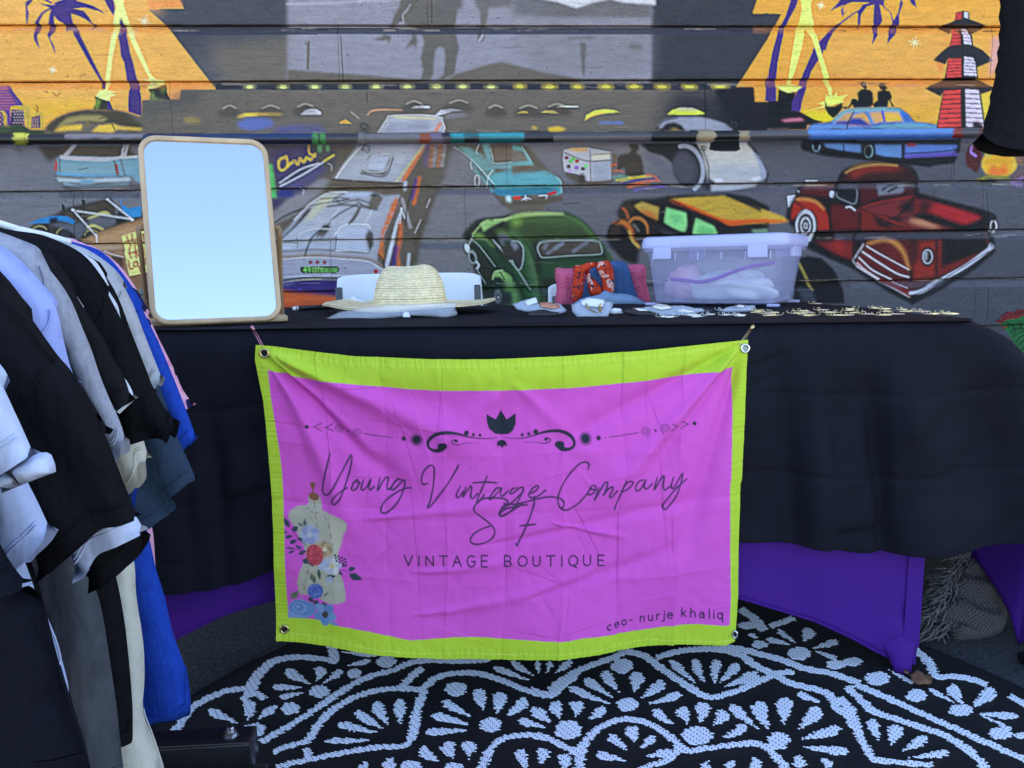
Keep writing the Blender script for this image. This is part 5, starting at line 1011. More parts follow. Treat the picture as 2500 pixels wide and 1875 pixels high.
# neighbouring stall's cover at the right edge of the picture
cov2 = empty('stretch_cover', (1.3, 1.5, 0), 'purple stretch cover of the neighbouring stall at the right edge', 'table cover')
nx, nz = 40, 30
S_, T_ = np.meshgrid(np.linspace(0, 1, nx), np.linspace(0, 1, nz))
Z = .52 * (1 - T_) + T_ * (.006 + .20 * np.sin(pi * S_) ** .62)
X = 1.215 + S_ * 1.2 + .02 * np.sin(T_ * pi) * np.exp(-S_ * 20)
Yv = 1.475 + .06 * np.exp(-S_ * 30) + .01 * np.sin(pi * S_) * T_
o = npmesh('panel', np.stack([X, Yv, Z], -1), gridfaces(nz, nx), M_purp, cov2); o.modifiers.new('t', 'SOLIDIFY').thickness = .002
S2_, T2_ = np.meshgrid(np.linspace(0, 1, 20), np.linspace(0, 1, nz))
Z = .52 * (1 - T2_) + T2_ * (.006 + .16 * np.sin(pi * S2_) ** .62)
o = npmesh('end_panel', np.stack([1.215 + .02 * np.sin(T2_ * pi), 1.535 + S2_ * .6, Z], -1), gridfaces(nz, 20), M_purp, cov2); o.modifiers.new('t', 'SOLIDIFY').thickness = .002
pyobj('top', box((1.80, 1.84, .53), (1.2, .72, .03), .008), M_purp, cov2)

# black cloth: swept round the table edge, front drop and right end drop
cloth = empty('table_cloth', (0, 1.45, 0), 'plain black cotton cloth draped over the long table', 'tablecloth')
rc = .05
path = []                                       # plan path of the table edge, with outward normal and arc position
for x in np.linspace(T_X0 - .05, T_X1 - rc, 230): path.append((x, T_FRONT, 0, -1))
for a in np.linspace(-pi / 2, 0, 26)[1:]: path.append((T_X1 - rc + rc * cos(a), T_FRONT + rc + rc * sin(a), cos(a), sin(a)))
for y in np.linspace(T_FRONT + rc, T_BACK, 60)[1:]: path.append((T_X1, y, 1, 0))
path = np.array(path); npth = len(path)
arc = np.concatenate([[0], np.cumsum(np.hypot(*np.diff(path[:, :2], axis=0).T))])
xc_ = path[:, 0]
corner = sstep(.85, 1.015, xc_)
hemz = np.interp(xc_, [-1.0, -.7, -.578, -.499, -.44, -.369, -.2, .1, .40, .531, .618, .70, .783, .915, 1.004], [.27, .27, .269, .264, .272, .299, .32, .33, .325, .316, .311, .297, .283, .279, .285])
hemz = hemz - .0 * corner
nt_ = 90
t = np.linspace(0, 1, nt_)
Vc = np.zeros((nt_, npth, 3))
fold = np.zeros((nt_, npth))
A_, T_ = np.meshgrid(arc, t)
for x0, w, amp, dx in ((.60, .016, -.006, .05), (.665, .03, .012, .03), (.775, .018, -.010, .06), (.845, .04, .014, .05), (.93, .03, -.014, .03), (-.60, .05, .012, .03), (-.48, .02, -.007, .02), (-.80, .04, .010, -.02), (-.3, .06, .006, 0), (.1, .08, .006, 0), (.40, .05, -.006, 0)):
    s0 = np.interp(x0, path[:230, 0], arc[:230])
    fold += amp * np.exp(-((A_ - s0 - dx * T_) / w) ** 2) * sstep(0, .5, T_)
fold *= 2.0
fold += (.009 * vnoise(A_ * 9, T_ * 3, 3) + .006 * vnoise(A_ * 26 + T_ * 4, T_ * 7, 4)) * sstep(.03, .35, T_)
def crease(d, w): return np.exp(-np.abs(d) / w)
for x0 in (.585, .70, .835, -.52, -.22, .16):
    s0 = np.interp(x0, path[:230, 0], arc[:230]); fold += .005 * crease(A_ - s0 - .012 * vnoise(T_ * 3, T_ * 0 + x0, 9), .006) * (1 if x0 > .6 else -1)
for _q in range(34):                          # short random creases of a cloth that came out of a packet
    s0 = arc[0] + RNG.uniform(.1, 1.9); t0 = RNG.uniform(.12, .92); an_ = RNG.choice([RNG.normal(0, .3), RNG.normal(1.57, .3), RNG.uniform(0, 3.1)]); ln_ = RNG.uniform(.03, .12)
    du_ = (A_ - s0) * cos(an_) + (T_ - t0) * .45 * sin(an_); dv_ = -(A_ - s0) * sin(an_) + (T_ - t0) * .45 * cos(an_); am_ = RNG.uniform(.002, .006) * RNG.choice([-1, 1])
    fold += am_ * np.exp(-(du_ / ln_) ** 2) * (np.exp(-np.abs(dv_) / .008) + .6 * np.sign(dv_) * np.exp(-np.abs(dv_) / .03))
for tz_ in (.30, .66):
    fold += -.004 * crease(T_ - tz_ - .02 * vnoise(A_ * 3, A_ * 0, 6), .012)
for j in range(nt_):
    tt_ = t[j]
    z0 = tz(np.clip(xc_, T_X0, T_X1)) + .003
    z = z0 * (1 - tt_) + hemz * tt_
    out = .010 * (1 - np.exp(-tt_ * 25)) + .008 * tt_ + fold[j]
    cx_push = corner * (.13 * (1 - np.exp(-tt_ * 8)) + .05 * tt_)
    rnd = .012 * np.exp(-tt_ * 40)
    Vc[j, :, 0] = path[:, 0] + path[:, 2] * (out - rnd) + cx_push; Vc[j, :, 1] = path[:, 1] + path[:, 3] * (out - rnd); Vc[j, :, 2] = z - (1 - np.exp(-tt_ * 40)) * .004
    if j == nt_ - 1: pass
drop = npmesh('front_drop', Vc, gridfaces(nt_, npth), M_black, cloth)
drop.modifiers.new('t', 'SOLIDIFY').thickness = .0014
hemp = Vc[-1].copy(); hemp[:, 2] += .008
pyobj('hem', tube(Vc[-1] + np.array([0, -.0008, .001]), .0016, 5), M_black, cloth)
# top sheet
nx, ny = 200, 60
xs_ = np.linspace(T_X0 - .04, T_X1 - .004, nx); ys_ = np.concatenate([[T_FRONT - .0015 + .012 * (1 - np.exp(0))], np.linspace(T_FRONT + .006, T_BACK, ny - 1)])
X, Yc = np.meshgrid(xs_, ys_)
wr = .0022 * vnoise(X * 5, Yc * 7, 14) + .0016 * vnoise(X * 17, Yc * 12, 15) + .003 * np.exp(-((Yc - 1.50 - .02 * vnoise(X * 4, X * 0, 3)) / .012) ** 2) * np.clip(vnoise(X * 6, X * 0 + 4, 7) + .3, 0, 1)
Zc = tz(np.clip(X, T_X0, T_X1)) + .0032 + np.abs(wr) * sstep(T_FRONT, T_FRONT + .04, Yc)
Zc -= .05 * sstep(T_X1 - .05, T_X1, X) ** 2 * 0 * np.exp(-((Yc - T_FRONT) / .10) ** 2) * .6
rcut = np.hypot(np.maximum(0, X - (T_X1 - rc)), np.maximum(0, T_FRONT + rc - Yc)); over = (X > T_X1 - rc) & (Yc < T_FRONT + rc) & (rcut > rc)
sc_ = np.where(over, rc / np.maximum(rcut, 1e-6), 1)
X2 = np.where(over, T_X1 - rc + (X - T_X1 + rc) * sc_, X); Y2 = np.where(over, T_FRONT + rc - (T_FRONT + rc - Yc) * sc_, Yc)
npmesh('top_sheet', np.stack([X2, Y2, Zc], -1), gridfaces(ny, nx), M_black, cloth)
def ctop(x, y=0): return tz(x) + .0055          # resting height on the cloth

# ================================================================== banner
TE = np.array([(627, 841), (669, 844), (779, 859), (868, 869.5), (1047, 875), (1200, 875.5), (1379, 868), (1558, 856), (1707, 841), (1825, 829)], float)
BE = np.array([(672.5, 1567.7), (809, 1579.7), (958, 1594.6), (1107, 1609.5), (1230, 1611), (1349, 1603.5), (1498, 1588.6), (1647, 1576.7), (1767, 1570.7), (1789, 1558.8)], float)
LE = np.array([(627, 841), (624.5, 878), (645, 977), (655, 1078), (664, 1198), (669, 1290), (671.6, 1406), (672.5, 1567.7)], float)
RE = np.array([(1825, 829), (1822, 899), (1816, 1019), (1808.7, 1168), (1805.7, 1180), (1798, 1448), (1789, 1558.8)], float)
def xl_(y): return np.interp(y, LE[:, 1], LE[:, 0])
def xr_(y): return np.interp(y, RE[:, 1], RE[:, 0])
def yt_(s): return np.interp(s, (TE[:, 0] - 627) / (1825 - 627), TE[:, 1])
def yb_(s): return np.interp(s, (BE[:, 0] - 672.5) / (1789 - 672.5), BE[:, 1])
BW, BH = 820, 510
def ban_cell(p):
    x, y = p[:, 0], p[:, 1]
    s = (x - xl_(y)) / (xr_(y) - xl_(y)); t = (y - yt_(s)) / (yb_(s) - yt_(s))
    return np.stack([s * (BW - 1), t * (BH - 1)], 1)
bv = Canvas(BW, BH, ban_cell, (172, 209, 62))
kb = 660 / 2212
BA, BB, BC, BD = crop(600, 780, kb), crop(1200, 780, kb), crop(600, 1150, kb), crop(1200, 1150, kb)
def Sb(K, t, w, c, **k): bv.stroke(K(t), np.asarray(w, float) * kb, c, **k)
pink = np.vstack([BA('190,408 450,470 900,525 1350,565 1700,575 2011,572'), BB('400,562 750,545 1300,490 1850,420 1978,385 1960,900 1945,1659'), BD('1945,300 1935,1240 1680,1250 1300,1300 1000,1330 750,1345 570,1372 0,1360'), BC('1700,1355 1350,1368 1000,1290 750,1258 600,1218 340,1215 325,700 300,0'), BA('285,1100 215,650')])
bv.poly(pink, (206, 88, 224))
# stitched hems
for off in (10, 14):
    Sb(BA, [(100, 205 + off * 4), (600, 265 + off * 5), (900, 305 + off * 5), (1500, 325 + off * 4), (2000, 325 + off * 4)], 3.5, (196, 228, 110), alpha=.7)
    Sb(BB, [(0, 325 + off * 4), (600, 300 + off * 4), (1200, 262 + off * 4), (1700, 212 + off * 3), (2060, 172 + off * 3)], 3.5, (196, 228, 110), alpha=.7)
rb = np.random.default_rng(9)
for K, line in ((BC, '245,1370 300,1345 500,1352 800,1395 1100,1440 1500,1480 2000,1500 2212,1500'), (BD, '0,1500 400,1480 800,1455 1200,1400 1500,1395 1800,1385 1970,1360')):
    e = catmull(K(line), 40)
    for i in range(0, len(e) - 3, 4): bv.stroke(e[i:i + 3], 1.1, (226, 246, 150), soft=.5, smooth=False, alpha=.85)
Sb(BC, '60,0 60,700', 3, (196, 226, 110), alpha=.0)
Sb(BD, '1975,120 1960,700 1945,1340', 4, (190, 224, 100), alpha=.6); Sb(BA, '140,330 200,700 240,1100 275,1650', 4, (190, 224, 100), alpha=.5)
# ---- lettering and ornament
INK = (36, 38, 74); INK2 = (66, 44, 96)
script_BA = ['695,1085 670,1200 640,1330 632,1390 650,1425 680,1420 720,1370 790,1240 850,1125 862,1115 868,1140 850,1240 810,1370 780,1450 740,1495 715,1495 716,1462 760,1412 830,1372',
  '905,1315 880,1340 866,1385 885,1396 915,1370 926,1328 908,1312 905,1330 935,1342', '962,1315 944,1380 957,1397 990,1372 1020,1315 1007,1378 1022,1394 1050,1368', '1092,1308 1078,1402 1118,1335 1148,1308 1162,1318 1152,1382 1170,1396 1200,1366', '1275,1322 1240,1318 1198,1368 1192,1400 1222,1390 1280,1330 1300,1325 1290,1400 1240,1500 1170,1570 1120,1582 1104,1555 1130,1500 1200,1440 1300,1390 1352,1380',
  '1490,1335 1455,1345 1438,1310 1455,1240 1500,1190 1530,1188 1543,1230 1535,1350 1510,1480 1488,1532 1520,1515 1580,1440 1660,1330 1720,1230 1742,1185', '1748,1370 1722,1440 1745,1447 1782,1400', '1802,1365 1776,1445 1830,1370 1848,1365 1840,1440 1860,1456 1895,1420', '1975,1275 1940,1360 1890,1480 1905,1482 1950,1430', '1857,1330 1950,1324 2052,1332']
script_BB = ['75,1375 40,1375 0,1425 -20,1460 5,1455 60,1400 82,1376 72,1425 88,1442 135,1400', '205,1372 168,1385 150,1420 175,1416 215,1385 248,1368 258,1385 232,1450 180,1540 110,1600 75,1607 63,1580 90,1545 160,1500 262,1400', '300,1420 350,1400 382,1366 370,1354 330,1380 303,1430 330,1452 380,1432 437,1388',
  '780,1215 790,1180 770,1155 720,1165 650,1230 580,1330 540,1430 540,1490 565,1535 610,1548 670,1520 720,1480 775,1415', '805,1365 780,1408 800,1422 835,1392 842,1352 815,1348 800,1372 850,1380', '868,1362 836,1462', '836,1462 880,1380 920,1318 938,1325 925,1375 903,1422', '903,1422 940,1372 972,1350 980,1365 955,1425 972,1437 1014,1383', '1087,1295 1050,1400 1015,1500 1002,1545', '1050,1390 1090,1320 1130,1305 1142,1330 1100,1372 1055,1396', '1232,1300 1195,1310 1168,1360 1180,1390 1215,1370 1252,1300 1240,1355 1262,1376 1305,1335', '1347,1285 1325,1382 1380,1290 1402,1274 1395,1350 1410,1386 1445,1358', '1478,1280 1460,1350 1480,1366 1540,1262 1552,1265 1530,1360 1490,1460 1440,1530 1410,1547 1398,1520 1430,1460 1510,1360 1590,1295']
script_BC = ['2145,272 2140,240 2100,222 2040,213 1960,215 1900,240 1866,290 1880,330 1940,380 2010,440 2037,490 2020,540 1960,580 1890,594 1846,580 1838,550 1870,505 1940,465 1992,448', '2150,262 2105,285 2078,330 2080,366 2115,358 2180,320 2260,270']
script_BD = ['345,200 345,260 320,350 280,450 240,540 210,602 198,588', '230,445 290,435 356,424', '100,262 200,268 300,240 400,210 470,200 540,205 580,230 586,265 570,290 550,282', '60,360 110,310 200,285 290,270']
for K, L in ((BA, script_BA), (BB, script_BB), (BC, script_BC), (BD, script_BD)):
    for st in L:
        q = K(st); m = len(q)
        bv.stroke(q, np.clip(np.full(m, 14.0), 3, 18) * kb * (0.8 + .35 * np.abs(np.sin(np.arange(m) * 1.3))), INK2, soft=.7)
bv.ell(BA('1754,1360')[0], 2, 2, INK2)
def text_on(K, s, x0, y0, x1, h, lw, y1=None, col=(50, 36, 84)):
    w = h * .72; tot = sum(w * 1.42 * GW.get(c, 1.0) for c in s) - w * .42
    k = (x1 - x0) / tot; x = x0
    for c in s:
        f = (x - x0) / (x1 - x0); yy = y0 if y1 is None else y0 + (y1 - y0) * f
        for st in GL.get(c, []):
            p = np.array(st, float)
            bv.stroke(K(np.stack([x + p[:, 0] * w * min(k, 1.25), yy - p[:, 1] * h], 1)), lw * kb, col, soft=.55, smooth=False)
        x += w * 1.42 * GW.get(c, 1.0) * k
text_on(BC, 'VINTAGE', 1298, 770, 2000, 82, 12); text_on(BD, 'BOUTIQUE', 98, 770, 944, 84, 12)
text_on(BD, 'ceo-', 942, 1290, 1160, 66, 11, 1235); text_on(BD, 'nurje', 1215, 1240, 1490, 74, 11, 1205); text_on(BD, 'khaliq', 1555, 1196, 1890, 74, 11, 1196)
OR_ = (28, 40, 62)
bv.poly(BA('1968,768 2045,815 2085,738 2130,815 2206,762 2206,850 2185,900 2150,930 2090,938 2040,930 1990,890 1972,830'), OR_)
bv.poly(BB('-42,768 35,815 75,738 125,815 197,765 195,840 175,900 140,930 80,938 30,930 -20,890 -38,830'), OR_)
bv.poly(BA('2055,1040 2055,1000 2075,985 2090,982 2115,985 2132,1000 2135,1035 2115,1025 2094,1048 2075,1025'), OR_)
for K, mx in ((BA, 1), (BB, -1)):
    def mm(t):
        a = np.array([[float(v) for v in p.split(',')] for p in t.split()])
        if mx < 0:
            a[:, 0] = 2087 + (2087 - a[:, 0]) - 2011; a[:, 1] -= np.interp(a[:, 0], [75, 700, 1672], [0, 10, 22])
        return K(a)
    bv.stroke(mm('2060,964 1990,968 1900,965 1820,945 1740,920 1650,908 1580,918 1520,955 1492,1000 1500,1040 1540,1062 1590,1055 1625,1020'), np.array([3, 6, 9, 12, 20, 26, 28, 28, 24, 22, 26, 40, 50.]) * kb, OR_)
    bv.ell(mm('1605,1025')[0], 10.5, 9, OR_)
    bv.stroke(mm('1900,1000 1800,1000 1740,1010 1700,1000 1685,982 1700,968 1725,972'), np.array([2, 4, 8, 10, 9, 10, 16.]) * kb, OR_); bv.ell(mm('1722,978')[0], 4.2, 3.4, OR_)
    for x, y, r in ((1805, 914, 6.0), (1862, 932, 4.0), (1915, 940, 3.8), (1292, 975, 4.6), (1236, 972, 1.4), (512, 865, 4.8)): bv.ell(mm(f'{x},{y}')[0], r, r, OR_)
    c = mm('1398,980')[0]; bv.ell(c, 10, 10, OR_)
    for a_ in range(20):
        d = np.array([cos(a_ * pi / 10), sin(a_ * pi / 10)]); bv.stroke(np.array([c + d * 9, c + d * 15.5]), 2.0, OR_, smooth=False, soft=.5)
    c = mm('1292,975')[0]
    for a_ in range(14):
        d = np.array([cos(a_ * pi / 7), sin(a_ * pi / 7)]); bv.stroke(np.array([c + d * 4, c + d * 6.4]), 1.0, OR_, smooth=False, soft=.5)
    bv.stroke(mm('970,936 1090,955 1200,968'), 1.9, OR_)
    for t_ in ('622,845 562,872 622,908', '705,860 655,882 715,915'): bv.stroke(mm(t_), 2.0, OR_, smooth=False)
    for cx_, cy_, sg in ((757, 895, 1), (915, 925, -1)):
        th = np.linspace(0, 2 * pi * 2.2, 40); r_ = 4 + th * 2.6
        sp = ' '.join(f'{cx_ + sg * r * cos(a2):.1f},{cy_ + r * sin(a2):.1f}' for a2, r in zip(th, r_)); bv.stroke(mm(sp), 1.5, OR_, smooth=False, soft=.6)
    c = mm('836,915')[0]
    bv.poly(np.array([c + (4.4 if i % 2 == 0 else 1.9) * np.array([sin(i * pi / 5), -cos(i * pi / 5)]) for i in range(10)]), OR_)
# ---- dress form and flowers
GY = (170, 172, 176); LFC = (46, 66, 96)
bv.poly(BC('525,95 550,82 575,100 570,125 558,150 556,172 545,172 545,150 535,125'), (128, 84, 72))
bv.poly(BC('510,195 520,250 500,275 440,275 370,310 352,350 365,390 400,440 440,530 480,600 500,680 470,760 440,830 425,900 430,990 450,1010 560,1020 640,1060 690,1082 760,1080 818,1060 820,1000 800,900 770,820 755,760 760,650 790,570 790,520 825,480 832,430 810,390 750,360 680,335 630,310 620,240 608,200 580,235 540,220'), GY)
bv.poly(BC('660,350 830,420 800,520 780,600 740,700 700,560 690,440'), (188, 190, 192), soft=4, alpha=.7)
bv.ell(BC('560,203')[0], 13.5, 9.5, (128, 84, 72), rot=.4)
for t_ in ('562,250 580,380 590,480', '500,290 560,330 610,330', '490,310 485,400', '655,355 690,460 712,580 712,640', '715,628 790,605', '520,790 490,900 475,1000', '730,900 770,1050', '540,300 600,350'):
    e = catmull(BC(t_), 9)
    for i in range(0, len(e) - 3, 6): bv.stroke(e[i:i + 4], 1.2, (40, 42, 56), smooth=False, soft=.5)
def leaf(x0, y0, x1, y1, w, c=LFC):
    a = np.array([x0, y0], float); b = np.array([x1, y1], float); d = b - a; n_ = np.array([-d[1], d[0]]) / (np.hypot(*d) + 1e-9)
    bv.poly(BC([a, a + d * .3 + n_ * w * .45, a + d * .6 + n_ * w * .42, b, a + d * .6 - n_ * w * .42, a + d * .3 - n_ * w * .45]), c, smooth=True)
Sb(BC, '500,600 430,530 370,450 325,380', 5, (40, 50, 80)); Sb(BC, '510,650 430,630 335,615', 5, (40, 50, 80)); Sb(BC, '770,800 830,815 950,880', 5, (40, 50, 80))
for a_ in ((360, 450, 322, 372, 40), (390, 480, 430, 445, 50), (345, 500, 320, 480, 20), (330, 535, 390, 520, 32), (365, 580, 425, 555, 36), (430, 540, 475, 555, 30), (470, 440, 430, 415, 16), (480, 440, 492, 380, 18), (500, 440, 500, 400, 12), (340, 615, 400, 628, 16), (355, 660, 410, 640, 20), (410, 600, 470, 625, 22), (440, 670, 500, 640, 34), (470, 715, 540, 740, 44), (500, 690, 560, 770, 40), (790, 770, 825, 765, 24), (760, 815, 800, 840, 26), (840, 800, 900, 790, 40), (850, 840, 952, 882, 60), (660, 860, 740, 850, 34), (600, 790, 610, 880, 30), (545, 840, 570, 910, 40), (640, 1020, 680, 985, 14), (510, 1040, 560, 1070, 40), (560, 1060, 600, 1100, 50), (630, 1070, 660, 1130, 50)):
    leaf(*a_, c=LFC if a_[0] < 600 or a_[0] > 640 else (60, 82, 84))
for a_ in ((370, 1050, 430, 980, 60), (540, 830, 560, 905, 40)): leaf(*a_, c=(96, 110, 104))
def flower(x, y, r, n_, c, c2, cc=None, sq=1.0):
    for i in range(n_):
        a_ = 2 * pi * i / n_ + x
        bv.ell(BC([(x + r * .55 * cos(a_), y + r * .55 * sin(a_) * sq)])[0], r * .5 * kb, r * .42 * kb, c if i % 2 else c2, rot=a_)
    bv.ell(BC([(x, y)])[0], r * .3 * kb, r * .3 * kb, cc or c2)
flower(530, 510, 78, 7, (158, 170, 224), (136, 150, 214), (180, 186, 226)); flower(650, 630, 66, 7, (176, 160, 140), (150, 132, 116), (206, 200, 190)); flower(710, 765, 74, 6, (196, 200, 226), (168, 178, 222), (190, 190, 150)); flower(640, 760, 44, 6, (150, 166, 226), (170, 180, 226))
rf = np.random.default_rng(2)
bv.ell(BC('570,675')[0], 20, 26, (176, 66, 92), rot=-.3)
for i in range(70):
    a_ = rf.uniform(0, 2 * pi); r_ = np.sqrt(rf.random()); p0 = np.array([570 + 60 * r_ * cos(a_), 675 + 80 * r_ * sin(a_)]); d = np.array([cos(a_), sin(a_)]) * 14
    bv.stroke(BC([p0, p0 + d]), 1.5, (206, 96, 116) if i % 2 else (146, 44, 70), smooth=False, soft=.5)
for i in range(12): bv.ell(BC([(735 + (i % 4) * 26 + (i // 4) * 6, 680 + (i // 4) * 24 + (i % 4) * 12)])[0], 2.8, 2.8, (40, 46, 84))
bv.ell(BC('570,980')[0], 19, 19, (70, 92, 190))
for i in range(90):
    a_ = rf.uniform(0, 2 * pi); r_ = np.sqrt(rf.random()) * 66
    bv.ell(BC([(570 + r_ * cos(a_), 980 + r_ * sin(a_))])[0], 1.7, 1.5, [(120, 146, 226), (60, 80, 180), (90, 116, 210)][i % 3])
flower(690, 880, 30, 5, (150, 166, 226), (170, 180, 226))
for r_, c in ((105, (110, 146, 220)), (84, (90, 126, 206)), (62, (122, 156, 226)), (40, (90, 126, 206)), (20, (130, 160, 230))): bv.ell(BC([(450 - (105 - r_) * .3, 1135 - (105 - r_) * .2)])[0], r_ * kb, r_ * .78 * kb, c, rot=.2)
bv.poly(BC('342,1150 420,1180 500,1195 420,1216 342,1216'), (120, 152, 222)); bv.poly(BC('500,1080 565,1100 560,1170 500,1180'), (100, 140, 216), smooth=True)
flower(650, 1170, 92, 5, (110, 148, 220), (96, 134, 212), (66, 66, 60)); bv.poly(BC('660,1215 750,1235 748,1262 700,1250'), (110, 146, 216)); bv.poly(BC('570,1090 620,1090 640,1150 590,1150'), (116, 150, 222), smooth=True); bv.ell(BC('650,1185')[0], 4, 6, (60, 60, 56))
Sb(BC, '380,865 410,880 430,930 450,1010 465,1040', 6, (150, 140, 150), alpha=.7)
# ---- cloth surface with folding creases and drag lines
KB = np.array([0.98, 1.08, 1.5])
s_ = np.linspace(0, 1, BW); t_ = np.linspace(0, 1, BH)
Sg, Tg = np.meshgrid(s_, t_)
pyy = yt_(Sg) * (1 - Tg) + yb_(Sg) * Tg
pxx = xl_(pyy) + (xr_(pyy) - xl_(pyy)) * Sg
BY = 1.408
Pb = hy(pxx, pyy, BY)
u_ = Sg * .9; v_ = Tg * .6
dsp = np.zeros_like(u_)
for s0, amp in ((.125, .0016), (.245, -.0020), (.37, .0018), (.495, -.0026), (.62, .0018), (.745, -.0024), (.87, .0020)):     # fold grid, vertical
    dd_ = Sg - s0 - .006 * vnoise(Tg * 5, Tg * 0 + s0 * 50, 2); dsp += amp * np.exp(-np.abs(dd_) / .012) * (.5 + .5 * np.abs(vnoise(Tg * 4, Sg * 0 + s0 * 31, 12))) * 1.3
    dsp += amp * .8 * np.sign(dd_) * np.exp(-np.abs(dd_) / .05) * vnoise(Tg * 3, Sg * 0 + s0 * 9, 13)
for t0, amp in ((.33, .0018), (.52, -.0026), (.56, .0016), (.75, .0022)):
    dd_ = Tg - t0 - .012 * vnoise(Sg * 5, Sg * 0 + t0 * 30, 3); dsp += amp * np.exp(-np.abs(dd_) / .014) * (.4 + .6 * np.abs(vnoise(Sg * 5, Sg * 0 + t0 * 17, 16)))
def ridge(x0, y0, x1, y1, w, amp, one=0.0):
    """long soft drag fold between two points of the banner (s,t)"""
    a = np.array([x0 * .9, y0 * .6]); b = np.array([x1 * .9, y1 * .6]); d = b - a; L2 = np.hypot(*d); n_ = np.array([-d[1], d[0]]) / L2
    al = ((u_ - a[0]) * d[0] + (v_ - a[1]) * d[1]) / L2 / L2; pd = (u_ - a[0]) * n_[0] + (v_ - a[1]) * n_[1]
    ww = w * (.35 + al.clip(0, 1))
    return amp * np.exp(-(pd / ww) ** 2) * sstep(-.05, .12, al) * (1 - sstep(.75, 1.1, al))
dsp += 1.5 * (ridge(.02, .03, .30, .48, .022, -.010) + ridge(.03, .02, .45, .30, .025, .010) + ridge(.03, .04, .17, .60, .02, .008) + ridge(.03, .03, .24, .36, .012, .008))
dsp += 1.4 * (ridge(.98, .03, .70, .50, .022, .010) + ridge(.98, .02, .60, .30, .02, -.008) + ridge(.985, .05, .88, .70, .02, -.009) + ridge(.98, .04, .80, .40, .012, -.006))
dsp += ridge(.5, .10, .28, .42, .03, .006) + ridge(.52, .08, .72, .40, .02, .005) + ridge(.20, .55, .48, .48, .012, .006) + ridge(.45, .62, .95, .50, .012, -.005) + ridge(.3, .72, .55, .66, .010, .005) + ridge(.55, .80, .90, .66, .014, -.006) + ridge(.60, .55, .76, .62, .006, .006) + ridge(.30, .86, .62, .76, .012, .005)
dsp += .006 * vnoise(u_ * 5, v_ * 5, 21) + .0022 * vnoise(u_ * 14 + v_ * 5, v_ * 11, 22) + .0012 * np.abs(vnoise(u_ * 24 + v_ * 9, v_ * 20 - u_ * 7, 23)) + .0007 * vnoise(u_ * 60, v_ * 50, 24)
dsp += -.008 * np.sin(u_ / .9 * pi * 5.2 + .6) * sstep(.70, 1, Tg) + .012 * np.sin(pi * Sg) * np.exp(-((Tg - .06) / .07) ** 2)
edge_ = np.minimum.reduce([Sg / .045, (1 - Sg) / .045]); hem_w = .0006 * np.sin(v_ * 560 + 3 * vnoise(v_ * 90, u_ * 0, 5)) * (edge_ < .62) * (.1 + .6 * np.abs(vnoise(v_ * 40, u_ * 0, 6)))
hem_t = .0006 * np.sin(u_ * 520 + 3 * vnoise(u_ * 80, u_ * 0, 7)) * (Tg < .035) + .0005 * np.sin(u_ * 450 + 3 * vnoise(u_ * 70, u_ * 0, 8)) * (Tg > .965)
dsp += hem_w + hem_t
hv = np.random.default_rng(17)
for _ in range(46):                       # short sharp creases of the folded flag
    cx_, cy_ = hv.uniform(.04, .96), hv.uniform(.10, .97); an_ = hv.choice([hv.normal(0, .25), hv.normal(pi / 2, .25), hv.uniform(0, pi)]); ln_ = hv.uniform(.03, .12); am_ = hv.uniform(.0005, .0016) * hv.choice([-1, 1])
    du_ = (u_ - cx_ * .9) * cos(an_) + (v_ - cy_ * .6) * sin(an_); dv_ = -(u_ - cx_ * .9) * sin(an_) + (v_ - cy_ * .6) * cos(an_)
    dsp += am_ * np.exp(-(du_ / ln_) ** 2) * np.exp(-np.abs(dv_) / (.004 + .010 * hv.random())) + am_ * .7 * np.exp(-(du_ / ln_) ** 2) * np.exp(-np.abs(dv_) / .03) * np.sign(dv_)
Pb[..., 1] -= dsp + .004
# thin at the back so that the cloth never sinks into the table cloth
Pb[..., 1] = np.minimum(Pb[..., 1], 1.424 - .0 * Tg)
M_ban = mat('printed_polyester', (1, 1, 1), rough=0.72, spec=.3, attr=True, noise=[(600, .05, (1, 1, 1))], bump=[(900, .12, (1, 1, 1), .0004)], sheen=.05)
ban = empty('boutique_banner', (0.1, BY, .08), 'pink printed banner with lime border pinned to the black tablecloth', 'banner')
bcol = np.clip(bv.a / KB, .004, .85)
bo = npmesh('printed_cloth', Pb, gridfaces(BH, BW), M_ban, ban, True, bcol)
M_brass = mat('brass', (.62, .47, .24), rough=.28, metal=1, noise=(300, .15)); M_steel = mat('bright_steel', (.62, .62, .64), rough=.25, metal=1, noise=(300, .1)); M_rose = mat('rose_metal', (.55, .22, .28), rough=.3, metal=1, noise=(300, .1)); M_dark = mat('hole_dark', (.006, .006, .01), rough=.9, noise=(50, .1))
def ban_pt(px, py):
    c = ban_cell(np.array([[px, py]], float))[0]; return Pb[int(np.clip(c[1], 0, BH - 1)), int(np.clip(c[0], 0, BW - 1))]
